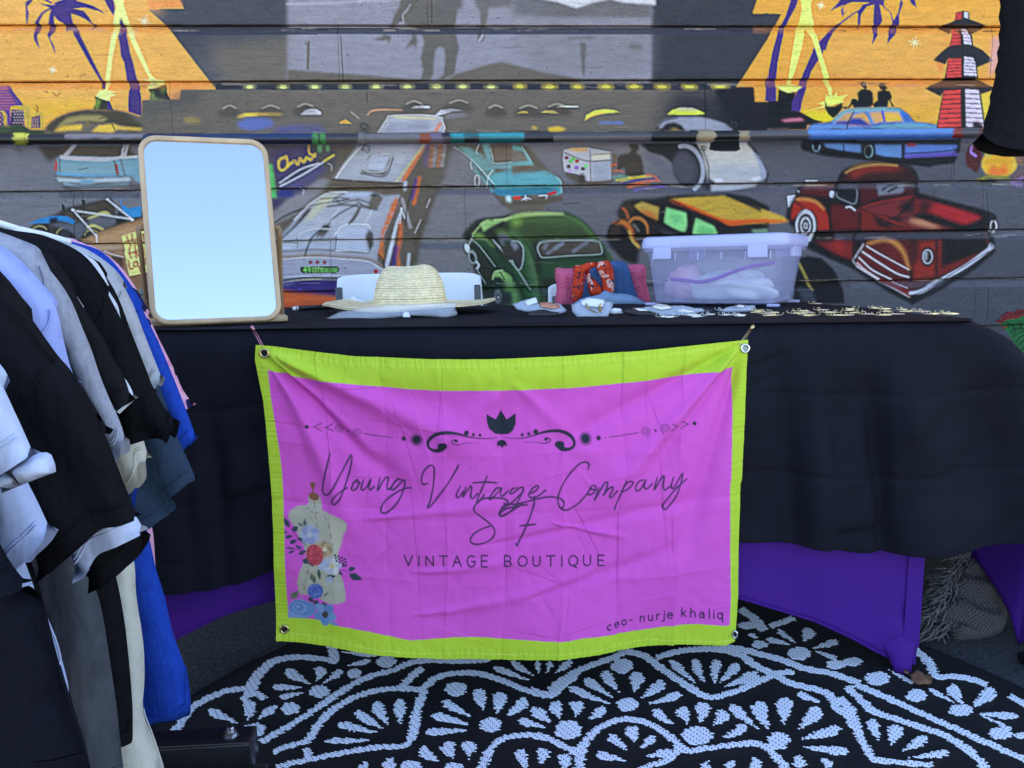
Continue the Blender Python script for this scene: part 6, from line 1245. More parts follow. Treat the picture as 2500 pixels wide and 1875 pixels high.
for px, py, mt, sq in ((649, 862, M_brass, 1.0), (1817, 850, M_steel, 1.0), (694, 1541, M_brass, 1.0), (1789, 1540, M_steel, .5)):
    c = ban_pt(px, py) + np.array([0, -.0028, 0]); a = np.linspace(0, 2 * pi, 28, endpoint=False)
    V, Ff = tube(np.stack([c[0] + .0072 * sq * np.cos(a), c[1] + 0 * a - (.002 if sq < 1 else 0) * np.cos(a), c[2] + .0072 * np.sin(a)], 1)[list(range(28)) + [0]], .0022, 8, False)
    gr = pyobj('grommet', (V, Ff), mt, ban)
    V = np.stack([c[0] + .0058 * sq * np.cos(a), c[1] + .0012 + 0 * a, c[2] + .0058 * np.sin(a)], 1)
    me = bpy.data.meshes.new('hole'); me.from_pydata(V.tolist(), [], [tuple(range(28))]); ho = bpy.data.objects.new('hole', me); COL.objects.link(ho); me.materials.append(M_dark if px != 1817 else mat('pale_green_washer', (.3, .36, .33), rough=.7, noise=(80, .1))); ho.parent = gr
def safety_pin(p0, p1, mt, label):
    a = np.array(p0); b = np.array(p1); d = b - a; L = np.hypot(d[0], d[2]); u2 = d / np.linalg.norm(d); n2 = np.array([-u2[2], 0, u2[0]])
    r = empty('safety_pin', tuple(a), label, 'safety pin')
    w = .0042
    loop = [b + n2 * w * .5 + u2 * 0, a + n2 * w * .5 + u2 * .004] + [a + n2 * w * .5 * cos(t2) - u2 * w * .7 * sin(t2) + u2 * .003 for t2 in np.linspace(0, pi, 9)] + [a - n2 * w * .4 + u2 * .004, b - n2 * w * .3]
    pyobj('wire', tube(np.array(loop), .0008, 6), mt, r)
    q = [a - u2 * .004 + n2 * (k - .5) * w * 1.5 for k in (0, 1)]
    c = b
    bx_ = tube(np.array([b - u2 * .001, b + u2 * .003, b + u2 * .007, b + u2 * .0095]), [.0022, .0034, .0034, .0016], 10)
    pyobj('clasp', bx_, mt, r)
safety_pin(hy(1806, 842, 1.403), hy(1834, 803, 1.418), M_brass, 'brass safety pin at the upper right banner corner')
safety_pin(hy(648, 858, 1.403), hy(620, 806, 1.420), M_rose, 'rose coloured safety pin at the upper left banner corner')
# ================================================================== inflated cloth shapes (closed outline -> soft body with two faces)
def resample(p, step, closed=True):
    p = np.asarray(p, float); out = []
    m = len(p)
    for i in range(m if closed else m - 1):
        a, b = p[i], p[(i + 1) % m]; k = max(1, int(np.ceil(np.linalg.norm(b - a) / step)))
        for j in range(k): out.append(a + (b - a) * j / k)
    return np.array(out)
def inflate(name, poly2, to3, T, w, mt, parent, step=.014, hem=None, fold=None, back=True, smooth=True, crinkle=0.0, seed=1, uvcol=None, lines=()):
    """poly2: outline in a 2D plane (metres); to3(xy, off) -> 3D; T half thickness; w edge roundness; hem: list of 2D points of open edges"""
    P2 = resample(poly2, step)
    lo, hi = P2.min(0), P2.max(0)
    gx, gy = np.meshgrid(np.arange(lo[0], hi[0], step), np.arange(lo[1], hi[1], step)); gx[1::2] += step / 2
    G = np.stack([gx.ravel(), gy.ravel()], 1)
    a = P2; b = np.roll(P2, -1, 0)
    inside = np.zeros(len(G), bool)
    for (x0, y0), (x1, y1) in zip(a, b):
        if y0 == y1: continue
        c = ((y0 > G[:, 1]) != (y1 > G[:, 1])) & (G[:, 0] < (x1 - x0) * (G[:, 1] - y0) / (y1 - y0) + x0); inside ^= c
    G = G[inside]
    def dist(Q, A, B):
        d = np.full(len(Q), 1e9)
        for p0, p1 in zip(A, B):
            e = p1 - p0; L = e @ e + 1e-15; t = np.clip(((Q - p0) @ e) / L, 0, 1); d = np.minimum(d, np.hypot(*(Q - p0 - t[:, None] * e).T))
        return d
    if len(G): G = G[dist(G, a, b) > step * .45]
    pts = np.vstack([P2, G]) if len(G) else P2
    n0 = len(P2)
    vv, ee, ff, *_ = delaunay_2d_cdt([Vector(p) for p in pts], [(i, (i + 1) % n0) for i in range(n0)], [list(range(n0))], 1, 1e-6)
    Q = np.array([v[:] for v in vv])
    if hem is not None and len(hem):
        keep = np.array([dist(((p0 + p1) / 2)[None], np.array(hem)[:-1], np.array(hem)[1:])[0] > step * .6 for p0, p1 in zip(a, b)])
    else: keep = np.ones(n0, bool)
    d = dist(Q, a[keep], b[keep])
    th = T * np.sqrt(np.clip(1 - (1 - np.clip(d / w, 0, 1)) ** 2, 0, 1))
    fo = fold(Q, np.clip(d / w, 0, 1)) if fold else 0
    if crinkle: fo = fo + crinkle * (vnoise(Q[:, 0] * 30 + seed, Q[:, 1] * 24, seed) + .5 * vnoise(Q[:, 0] * 70, Q[:, 1] * 60 + seed, seed + 1)) * np.clip(d / w, 0, 1)
    front = to3(Q, th + fo); bk = to3(Q, -th + fo * .6)
    shared = d < 1e-5
    idx = np.where(shared, np.arange(len(Q)), 0); nn = len(Q)
    bi = np.zeros(len(Q), int); k = 0
    bl = []
    for i in range(len(Q)):
        if shared[i]: bi[i] = i
        else: bi[i] = nn + k; bl.append(bk[i]); k += 1
    V = np.vstack([front, np.array(bl)]) if bl and back else front
    Fq = [tuple(f) for f in ff]
    if back: Fq += [tuple(int(bi[i]) for i in f[::-1]) for f in ff]
    Fq = [f for f in Fq if len(set(f)) == len(f)]
    me = bpy.data.meshes.new(name); me.from_pydata(V.tolist(), [], Fq)
    me.polygons.foreach_set('use_smooth', np.full(len(me.polygons), smooth))
    if uvcol is not None:
        at = me.color_attributes.new('paint', 'FLOAT_COLOR', 'POINT'); Qa = np.vstack([Q, Q[~shared]]) if back else Q
        c4 = np.ones((len(V), 4), np.float32); c4[:, :3] = uvcol(Qa); at.data.foreach_set('color', c4.ravel())
    me.update()
    ob = link(name, me, mt, parent)
    for nm, q, rad in lines:                     # stitched seams that follow the surface
        q = resample(q, .006, False); dq = dist(q, a[keep], b[keep]); tq = T * np.sqrt(np.clip(1 - (1 - np.clip(dq / w, 0, 1)) ** 2, 0, 1)); fq = fold(q, np.clip(dq / w, 0, 1)) if fold else 0
        q = q[dq > .002]; sel = dq > .002
        if len(q) > 3: pyobj(nm, tube(to3(q, (tq + fq)[sel] + .0002), rad, 5), mt, parent)
    return ob
def plane_y(Y): return lambda Q, o: np.stack([Q[:, 0], Y - o, Q[:, 1]], 1)
def px_y(p, Y): return hy(p[:, 0], p[:, 1], Y)[:, [0, 2]]
def px_plane(p, Y0, k, zb):
    """pixels on a plane that rises k metres per metre of depth, starting at depth Y0, height zb; returns (x, along)"""
    d = ray(p[:, 0], p[:, 1]); t = (zb - k * Y0 - CAM_H) / (d[:, 2] - k * d[:, 1]); q = _C + d * t[:, None]
    return np.stack([q[:, 0], (q[:, 1] - Y0) * math.hypot(1, k)], 1)
def slope(Y0, k, zb):
    h = math.hypot(1, k); e = np.array([0, 1 / h, k / h]); nrm = np.array([0, -k / h, 1 / h])
    return lambda Q, o: np.stack([Q[:, 0], np.full(len(Q), Y0), np.full(len(Q), zb)], 1) + Q[:, 1:2] * e + np.asarray(o).reshape(-1, 1) * nrm
def fabric(name, col, heather=.08, fine=500, rough=.9, wr=.3):
    return mat(name, col, rough=rough, spec=.07, noise=[(fine, heather, (1, 1, .35)), (9, .06)], bump=[(600, .3, (1, 1, 1), .0006), (24, wr * 2, (1, 1, .4), .012)], sheen=.0)

# ================================================================== things on the table
M_wood = mat('pale_wood', (.50, .36, .22), rough=.5, noise=[(30, .25, (1, 1, .08)), (9, .08)], bump=(60, .15, (1, 1, .1), .0006))
M_glass = mat('mirror_glass', (.70, .70, .78), rough=.0, metal=1.0); M_woodd = mat('brown_wood', (.28, .17, .085), rough=.5, noise=[(30, .25, (1, 1, .08))])
# --- mirror
mc, mw, mh, my, mt_ = np.array([-.480, 1.564, .938]), .2362, .3685, rd(18.3), rd(14.5)
mn = np.array([sin(my) * cos(mt_), -cos(my) * cos(mt_), sin(mt_)]); mr = np.array([cos(my), sin(my), 0]); mu = np.cross(mn, mr)
mir = empty('vanity_mirror', (mc[0], mc[1], .752), 'tilting table mirror with rounded pale wooden frame reflecting the sky', 'mirror')
def rrect(w, h, r, n=8):
    p = []
    for cx, cy, a0 in ((w / 2 - r, h / 2 - r, 0), (-w / 2 + r, h / 2 - r, 90), (-w / 2 + r, -h / 2 + r, 180), (w / 2 - r, -h / 2 + r, 270)):
        for a in np.linspace(a0, a0 + 90, n): p.append((cx + r * cos(rd(a)), cy + r * sin(rd(a))))
    return np.array(p)
def m3(p, o): return mc + p[:, :1] * mr + p[:, 1:] * mu + o * mn
rings = [(.0, -.010), (.0, .006), (-.0012, .0078), (-.0085, .0078), (-.0095, .0066), (-.0098, .002), (-.0098, -.010)]
V = np.vstack([m3(rrect(mw + 2 * a, mh + 2 * a, .034 + a), o) for a, o in rings]); n = 32
pyobj('frame', (V, [tuple(f) for f in gridfaces(len(rings), n, True)]), M_wood, mir)
g_ = m3(rrect(mw - .018, mh - .018, .026), .0025)
pyobj('glass', (g_, [tuple(range(n))]), M_glass, mir, False)
pyobj('back_board', (np.vstack([m3(rrect(mw - .002, mh - .002, .033), -.010), m3(rrect(mw - .002, mh - .002, .033), -.004)]), [tuple(f) for f in gridfaces(2, n, True)] + [tuple(range(n)), tuple(range(n, 2 * n))]), M_woodd, mir)
for s in (-1, 1):
    piv = mc + mr * s * (mw / 2 + .010) - mn * .004 + np.array([0, 0, .005])
    pyobj('pivot', tube([piv - mr * s * .010, piv + mr * s * .002], .006, 12), M_woodd, mir)
    base = np.array([piv[0], piv[1], .753]) + np.array([-mn[0], -mn[1], 0]) * .055
    A = []
    for t in np.linspace(0, 1, 12):
        c = piv * (1 - t) + base * t - np.array([mn[0], mn[1], 0]) * .015 * sin(pi * t)
        hw = .011 - .002 * t
        dir_ = np.array([-mn[0], -mn[1], 0]) / np.hypot(mn[0], mn[1])
        for dx, dy in ((-.004, -hw), (.004, -hw), (.004, hw), (-.004, hw)): A.append(c + mr * dx + dir_ * dy)
    pyobj('stand_arm', (np.array(A), [tuple(f) for f in gridfaces(12, 4, True)] + [(0, 1, 2, 3), (44, 45, 46, 47)]), M_woodd, mir)
bc = np.array([mc[0] - mn[0] * .045, mc[1] - mn[1] * .045, tz(-.48) + .011])
pyobj('base', box(bc, (mw + .03, .10, .012), .003, rz=my), M_wood, mir)
for t in ((612, 352), (621, 352)):
    pass
# --- pen
pe = empty('marker_pen', tuple(hy(760, 758, 2.07)), 'black marker pen lying left of the straw hat', 'pen')
pa, pb_ = ht(np.array(738.), np.array(765.)), ht(np.array(790.), np.array(757.))
pa = np.array([-.42, 2.0, ctop(-.42) + .006]); pb_ = np.array([-.345, 2.07, ctop(-.345) + .006])
M_blkp = mat('black_plastic', (.012, .012, .014), rough=.35, noise=(80, .1)); M_whp = mat('white_plastic', (.78, .79, .80), rough=.4, noise=(30, .04), bump=(200, .05))
pyobj('barrel', tube([pa, pb_], [.0058, .0058], 12), M_blkp, pe); du = (pb_ - pa) / np.linalg.norm(pb_ - pa)
pyobj('cap', tube([pb_ - du * .03, pb_ + du * .014, pb_ + du * .016], [.0068, .0066, .004], 12), M_blkp, pe); pyobj('end_band', tube([pa - du * .006, pa, pa + du * .006], [.004, .0056, .0062], 12), M_whp, pe)
# --- straw hat
M_straw = mat('woven_straw', (.80, .67, .40), rough=.75, noise=[(140, .18), (20, .08)], bump=(260, .5, (1, 1, 1), .001))
def straw_rings(m, scale, pitch):
    nt = m.node_tree; L = nt.links.new; b = nt.nodes['Principled BSDF']
    at = nt.nodes.new('ShaderNodeVertexColor'); at.layer_name = 'paint'
    src = b.inputs['Base Color'].links[0].from_socket
    mx = nt.nodes.new('ShaderNodeMix'); mx.data_type = 'RGBA'; mx.blend_type = 'MULTIPLY'; mx.inputs[0].default_value = 1
    L(src, mx.inputs[6]); L(at.outputs[0], mx.inputs[7]); L(mx.outputs[2], b.inputs['Base Color'])
straw_rings(M_straw, 1, 1)
HX, HY_ = -.125, 1.93
hz0 = ctop(HX)
prof = [(.0, .113), (.02, .115), (.036, .114), (.050, .110), (.062, .102), (.071, .090), (.078, .074), (.083, .054), (.087, .035), (.089, .022), (.092, .017), (.104, .0145), (.13, .012), (.16, .010), (.19, .011), (.207, .0135), (.210, .0150), (.209, .0125)]
pf = catmull(np.array(prof), 6); ang = np.linspace(0, 2 * pi, 120, endpoint=False)
Rp, Aq = np.meshgrid(pf[:, 0], ang, indexing='ij'); Zp = np.repeat(pf[:, 1:2], len(ang), 1)
crown = (Rp < .093)
ex = 1.0 + .10 * np.abs(np.cos(Aq)) * 0
Xh = Rp * np.cos(Aq); Yh = Rp * np.sin(Aq) * np.where(crown, 1.12, 1.0)
Zh = Zp - .016 * np.exp(-((Xh + .005) / .030) ** 2 - ((Yh + .03) / .07) ** 2) * (Zp > .06) * sstep(.05, .11, Zp) 
Yh = Yh + .020 * np.exp(-((Xh - .045) / .03) ** 2) * sstep(.03, .09, Zp) * (Yh < 0) + .02 * np.exp(-((Xh + .045) / .03) ** 2) * sstep(.03, .09, Zp) * (Yh < 0)
Zh = Zh + np.where(Rp > .1, (.006 * np.cos(2 * Aq + .3) + .002 * np.cos(5 * Aq)) * ((Rp - .1) / .11) ** 1.5 + .006 * ((Rp - .1) / .11), 0) + .0006 * vnoise(Xh * 40, Yh * 40, 3)
Zh = np.maximum(Zh, .0015)
ring = np.arange(len(pf)); seg = np.concatenate([[0], np.cumsum(np.hypot(*np.diff(pf, axis=0).T))])
dark = .62 + .38 * (np.abs(((seg / .0062) % 1) - .5) > .17)
seg_f = np.linspace(0, seg[-1], 260); pf2 = np.stack([np.interp(seg_f, seg, pf[:, k]) for k in (0, 1)], 1)
hat = empty('straw_hat', (HX, HY_, hz0), 'natural straw hat with pinched crown and wide brim', 'hat')
def hat_surface(lo, hi, name):
    sel = [i for i in range(len(seg_f)) if lo <= seg_f[i] <= hi]
    fx = lambda A: np.stack([np.interp(seg_f[sel], seg, A[:, k]) for k in range(A.shape[1])], 1)
    X = fx(Xh); Yq = fx(Yh); Z = fx(Zh)
    dk = np.where(np.abs(((seg_f[sel] + .0) / .0062 % 1) - .5) < .11, .36, 1.0)[:, None]
    dk = dk * (1 + .10 * vnoise(np.repeat(seg_f[sel][:, None] * 160, len(ang), 1), np.repeat(ang[None] * 8, len(sel), 0), 4))
    rel = np.where(np.abs((seg_f[sel] / .0062 % 1) - .5) < .11, -.0008, .0)[:, None]
    V = np.stack([HX + X, HY_ + Yq, hz0 + Z + rel], -1)
    o = npmesh(name, V, gridfaces(len(sel), len(ang), True), M_straw, hat, True, np.repeat(dk[..., None], 3, 2))
    o.modifiers.new('t', 'SOLIDIFY').thickness = .0018
cs = seg[np.argmin(np.abs(pf[:, 0] - .093) + (pf[:, 1] > .03))]
hat_surface(0, cs, 'crown'); hat_surface(cs, seg[-1], 'brim')
# --- clear bags
def clear(name, col, alpha, rough=.25):
    m = mat(name, col, rough=rough, spec=.6, alpha=alpha, noise=(30, .05), bump=[(60, .5, (1, 1, 1), .004), (200, .3, (1, 1, 1), .001)]); return m
M_clear = clear('clear_polythene', (.80, .84, .92), .24, .15); M_frost = clear('frosted_polythene', (.56, .63, .76), .52, .22); M_paper = mat('white_paper', (.76, .78, .82), rough=.85, noise=(60, .04), bump=(300, .05))
bagY, bagk = 1.69, .9
pb2 = px_plane(B2('570,1530 640,1490 720,1450 860,1425 1000,1400 1300,1385 1600,1370 1755,1365 1715,1420 1745,1478 1640,1500 1480,1490 1330,1482 1200,1500 1000,1512 820,1522'), bagY, bagk, ctop(-.1) + .001)
bag = empty('plastic_sleeve', (-.12, bagY, ctop(-.12)), 'crumpled clear plastic sleeve lying on the straw hat brim', 'plastic bag')
inflate('film', pb2, slope(bagY, bagk, ctop(-.1) + .001), .004, .012, M_clear, bag, .008, crinkle=.004, seed=3)
pb2 = px_plane(B2('1258,1500 1265,1462 1290,1448 1318,1455 1333,1500'), bagY - .012, bagk, ctop(-.1) + .001)
inflate('hang_tag', pb2, slope(bagY - .012, bagk, ctop(-.1) + .001), .0012, .003, M_paper, bag, .004)
pb2 = px_y(B2('835,1300 900,1335 1000,1385 1000,1425 788,1425 800,1350'), 2.06)
sh = inflate('paper_sheet', pb2, lambda Q, o: np.stack([Q[:, 0], 2.06 + .25 * (Q[:, 1] - .75) - o + .03 * (Q[:, 0] + .25) ** 2, Q[:, 1]], 1), .0004, .002, M_paper, None, .01)
tag(sh, 'white paper sheet propped behind the left hat brim', 'paper')
# --- jewellery packets
def packet(name, label, K, body, Y0, k, mt, extra=(), T=.005, grp='small plastic jewellery packets'):
    p = px_plane(K(body), Y0, k, ctop(.3) + .001)
    r = empty(name, (float(p[:, 0].mean()), Y0, ctop(.3)), label, 'packet', grp)
    inflate('pouch', p, slope(Y0, k, ctop(.3) + .001), T, .010, mt, r, .007, crinkle=.003, seed=int(abs(p[0, 0]) * 100))
    for j, (nm, poly_, m2, dz) in enumerate(extra):
        q = px_plane(K(poly_), Y0, k, ctop(.3) + .001); f0 = slope(Y0, k, ctop(.3) + .001)
        inflate(nm, q, (lambda f0, dz: lambda Q, o: f0(Q, np.asarray(o) + dz))(f0, dz), .0012, .003, m2, r, .006)
M_gold = mat('gold_plate', (.90, .74, .42), rough=.35, metal=.55, noise=(200, .2)); M_silv = mat('silver_plate', (.85, .85, .84), rough=.3, metal=.5, noise=(200, .2)); M_pinkg = mat('pink_enamel', (.70, .42, .40), rough=.35, noise=(60, .1)); M_card = mat('pale_card', (.70, .74, .80), rough=.8, noise=(30, .05)); M_cop = mat('copper_bits', (.55, .25, .16), rough=.4, metal=.4, noise=(300, .6))
M_foil = mat('black_foil', (.012, .012, .014), rough=.3, noise=(60, .3), bump=(60, .4, (1, 1, 1), .003))
packet('jewellery_packet', 'crumpled clear packet with copper trinkets and black foil base, leftmost', B3, '0,1382 100,1355 212,1330 228,1385 300,1378 415,1382 482,1445 400,1470 250,1455 120,1450 40,1428', 1.70, .55, M_frost, (('card', '100,1380 205,1345 222,1395 130,1425', M_card, .007), ('trinket', '235,1395 300,1390 400,1410 420,1440 330,1450 240,1430', M_cop, .007), ('foil_base', '125,1462 190,1450 260,1430 330,1455 412,1465 370,1495 140,1497', M_foil, .003)))
packet('jewellery_packet', 'pale blue pouch showing a pair of gold earrings on card', B3, '512,1388 580,1365 650,1335 760,1350 880,1370 855,1430 828,1490 720,1500 600,1506 555,1490 518,1450', 1.69, .75, M_frost, (('card', '590,1375 650,1350 800,1365 780,1440 600,1420', M_card, .007), ('earring', '625,1410 640,1405 660,1450 740,1490 730,1495 650,1460', M_gold, .010), ('earring', '740,1420 765,1405 768,1480 745,1490', M_gold, .010)))
packet('jewellery_packet', 'small white card packet tucked beside the pale blue pouch', B3, '845,1425 950,1435 955,1462 850,1468', 1.74, .3, M_paper)
packet('jewellery_packet', 'black foil packet with silver trinkets in front of white envelope', B3, '928,1442 960,1440 1010,1430 1080,1440 1180,1462 1300,1482 1160,1484 1050,1480 980,1465', 1.70, .45, M_foil, (('trinket', '1030,1435 1120,1435 1190,1460 1100,1462', M_silv, .005),))
packet('jewellery_packet', 'long white envelope with patterned silver trinkets left of the bin foot', B3, '1100,1420 1180,1405 1250,1390 1380,1405 1500,1412 1730,1440 1600,1455 1595,1486 1450,1488 1300,1480 1200,1450', 1.72, .45, M_frost, (('trinket', '1190,1430 1250,1400 1330,1410 1390,1440 1280,1455', M_silv, .006), ('trinket', '1400,1470 1470,1440 1540,1455 1580,1480', M_silv, .006)))
packet('jewellery_packet', 'white ziplock packet lying in front of the storage bin', B3, '1785,1452 1850,1412 1960,1398 2095,1394 2100,1410 2065,1440 1930,1448', 1.80, .35, M_frost, (('trinket', '1900,1430 1950,1408 2010,1415 2000,1435', M_silv, .006),))
# --- loose earrings
def earring_meshes():
    out = []
    for v in range(3):
        L = (.024, .020, .028)[v]; w = (.0042, .006, .0034)[v]
        p = [(0, 0), (L * .25, w), (L * .6, w * .8), (L, .0004), (L * .6, -w * .8), (L * .25, -w)]
        V = [(x, y, .0004) for x, y in p] + [(x, y, .0036 - .06 * x) for x, y in p]; m = len(p)
        Fq = [tuple(range(m))[::-1], tuple(range(m, 2 * m))] + [(i, (i + 1) % m, m + (i + 1) % m, m + i) for i in range(m)]
        a = np.linspace(0, 2 * pi, 13); rg_ = tube(np.stack([-.001 + .0034 * np.cos(a), .0010 * np.sin(a), .0040 + .0034 * np.sin(a)], 1), .0006, 5, False)
        hk = tube(np.array([(-.002, 0, .001), (-.008, .001, .0016), (-.013, .002, .003), (-.015, .002, .006), (-.012, .002, .007)]), .0005, 5)
        out.append(((V, Fq), rg_, hk))
    return out
EM = [[bpy.data.meshes.new('earring_piece') for _ in range(3)] for _ in range(9)]
ems = earring_meshes()
for i in range(9):
    for j in range(3):
        vf = ems[i % 3][j]; EM[i][j].from_pydata(np.asarray(vf[0]).tolist(), [], [tuple(int(k) for k in f) for f in vf[1]]); EM[i][j].materials.append((M_gold, M_silv, M_pinkg)[i // 3] if j == 0 else (M_gold if i // 3 != 1 else M_silv))
EP = [(B3, t) for t in ('1290,1528', '1390,1528', '1520,1514', '1630,1524', '1690,1508', '1825,1512', '1920,1512', '1955,1520', '1790,1468', '1990,1464', '2090,1472', '2150,1484', '2170,1500')] + [(B4, t) for t in ('20,1490', '70,1514', '270,1476', '335,1490', '220,1496', '310,1512', '385,1516', '440,1466', '490,1486', '575,1490', '560,1514', '675,1514', '735,1456', '680,1470', '765,1490', '830,1504', '900,1450', '975,1456', '1005,1480', '1060,1504', '955,1512', '1150,1464', '1245,1478', '1315,1482', '1390,1502', '1500,1496', '1555,1504', '395,1408')]
re_ = np.random.default_rng(4)
for i, (K, t) in enumerate(EP):
    q = K(t)[0]; p = ht(np.array(q[0]), np.array(q[1] - 1)); v = i % 3; m = 0 if i % 4 else 2
    if i < 9: m = 1
    e = empty('earring', (p[0], min(p[1], 2.1), ctop(p[0]) + .0006), ('loose gold earring with wire hook lying on the black cloth', 'loose silver earring with wire hook lying on the black cloth', 'loose pink earring with wire hook lying on the black cloth')[m], 'earring', ('gold earrings on the table', 'silver earrings on the table', 'pink earrings on the table')[m])
    if t == '395,1408': e['label'] = 'lone thin earring lying apart behind all the other loose earrings'
    if t == '1290,1528': e['label'] = 'leftmost loose silver earring near the upper right banner corner'
    if t == '1555,1504': e['label'] = 'rightmost loose earring nearest the right end of the table'
    e.rotation_euler = (0, 0, re_.uniform(-.5, .5) + (pi if re_.random() < .3 else 0))
    for j, nm in enumerate(('charm', 'ring', 'hook')):
        o = bpy.data.objects.new(nm, EM[v + 3 * m][j]); COL.objects.link(o); o.parent = e

# --- lidded storage bin
M_bin = mat('milky_plastic', (.64, .67, 1.0), rough=.22, spec=.5, alpha=.20, noise=(8, .05), bump=(40, .08, (1, 1, 1), .002)); M_lid = mat('milky_lid', (.66, .69, 1.0), rough=.25, spec=.5, alpha=.50, noise=(8, .05))
FL = np.array([.518, 2.14]); FR = np.array([.805, 1.93]); ux = (FR - FL); BL_ = np.linalg.norm(ux); ux /= BL_; uy = np.array([-ux[1], ux[0]]); BD_ = .245; BHt = .150
binr = empty('storage_bin', (FL[0], FL[1], ctop(.6)), 'translucent lilac storage bin with clip lid at the back of the table', 'storage bin')
b0 = ctop(.65)
def bin3(x, y, z): return np.array([FL[0] + ux[0] * x + uy[0] * y, FL[1] + ux[1] * x + uy[1] * y, b0 + z * 1.2])
def bin_ring(ix, z, r):
    p = rrect(BL_ + 2 * ix, BD_ + 2 * ix, r, 6); return np.array([bin3(BL_ / 2 + a, BD_ / 2 + b, z) for a, b in p])
def shell(levels, closed_bottom=True):
    V = np.vstack([bin_ring(*l) for l in levels]); m = 24
    Fq = [tuple(f) for f in gridfaces(len(levels), m, True)]
    if closed_bottom: Fq.append(tuple(range(m)))
    return V, Fq
o = pyobj('tub', shell([(-.022, .008, .02), (-.018, .004, .024), (-.012, .010, .026), (.006, .118, .03), (.010, .120, .032), (.016, .121, .036), (.016, .134, .036), (.012, .135, .034)]), M_bin, binr); o.modifiers.new('t', 'SOLIDIFY').thickness = .0016
o = pyobj('lid', shell([(.019, .128, .038), (.021, .132, .038), (.021, .140, .038), (.018, .152, .036), (.010, .156, .032), (.002, .152, .03), (-.05, .152, .02), (-.09, .1525, .01)], False), M_lid, binr); V = bin_ring(-.09, .1525, .01)
pyobj('lid_panel', (V, [tuple(range(24))]), M_lid, binr); o.modifiers.new('t', 'SOLIDIFY').thickness = .0018
for fx_ in (.05, BL_ - .05):
    for fy_, sgn in ((-.012, -1), (BD_ + .012, 1)):
        pyobj('latch', box(bin3(fx_ if fy_ < 0 else fx_, fy_ + sgn * .006, .120), (.05, .006, .036), .002, rz=math.atan2(ux[1], ux[0])), M_lid, binr)
for fx_ in (-.012, BL_ + .012): pyobj('handle', box(bin3(fx_, BD_ / 2, .118), (.012, .09, .03), .004, rz=math.atan2(ux[1], ux[0])), M_lid, binr)
for fx_ in (.0, BL_):
    for fy_ in (.0, BD_): pyobj('foot', box(bin3(fx_ * .94 + .008, fy_ * .92 + .01, .003), (.03, .02, .007), .002, rz=math.atan2(ux[1], ux[0])), M_lid, binr)
for k in range(6): pyobj('rib', box(bin3(.02 + k * (BL_ - .04) / 5, -.008, .110), (.003, .004, .02), .0008, rz=math.atan2(ux[1], ux[0])), M_lid, binr)
def lump(name, cx, cy, cz, rx, ry, rz_, mt, seed, label, amp=.25):
    n1, n2 = 26, 36
    th, ph = np.meshgrid(np.linspace(.02, pi - .02, n1), np.linspace(0, 2 * pi, n2, endpoint=False), indexing='ij')
    x, y, z = np.sin(th) * np.cos(ph), np.sin(th) * np.sin(ph), np.cos(th)
    r = 1 + amp * vnoise(x * 2 + seed, y * 2 + z * 3, seed) + .10 * np.abs(vnoise(x * 6 + z * 4, y * 6 + seed, seed + 1))
    P3 = np.stack([cx + rx * r * x, cy + ry * r * y, np.maximum(cz + rz_ * r * z, .012)], -1).reshape(-1, 3)
    V = np.array([bin3(*p) for p in P3])
    o = pyobj(name, (V, [tuple(f) for f in gridfaces(n1, n2, True)] + [tuple(range(n2)), tuple((n1 - 1) * n2 + k for k in range(n2))]), mt)
    return tag(o, label, 'bag')
M_wbag = mat('white_polybag', (.78, .80, .88), rough=.45, noise=(20, .06), bump=[(40, .5, (1, 1, 1), .006)]); M_pbag = mat('pink_polybag', (.72, .48, .66), rough=.4, noise=(20, .1), bump=[(40, .4, (1, 1, 1), .006)]); M_tape = mat('purple_zip', (.30, .08, .55), rough=.4, noise=(40, .1))
lump('polybag', .20, .095, .038, .120, .055, .036, M_wbag, 3, 'white polybag lying inside the storage bin'); lump('polybag', .075, .085, .045, .045, .04, .042, M_pbag, 5, 'pinkish polybag at the left inside the bin')
lump('polybag', .20, .13, .075, .10, .06, .03, M_clear, 8, 'clear crinkled polybag on top inside the bin', .4)
zp = np.array([bin3(x, .024 - .004 * sin(x * 20), .052 + .040 * max(0, (x - .14) / .2) ** 1.2 + .004 * sin(x * 30)) for x in np.linspace(.06, BL_ - .015, 26)])
V = np.stack([zp, zp + np.array([0, 0, .010])], 1); o = npmesh('zip_strip', V, gridfaces(26, 2), M_tape, None); o.modifiers.new('t', 'SOLIDIFY').thickness = .0015; tag(o, 'purple zip strip of a bag inside the storage bin', 'zip strip')

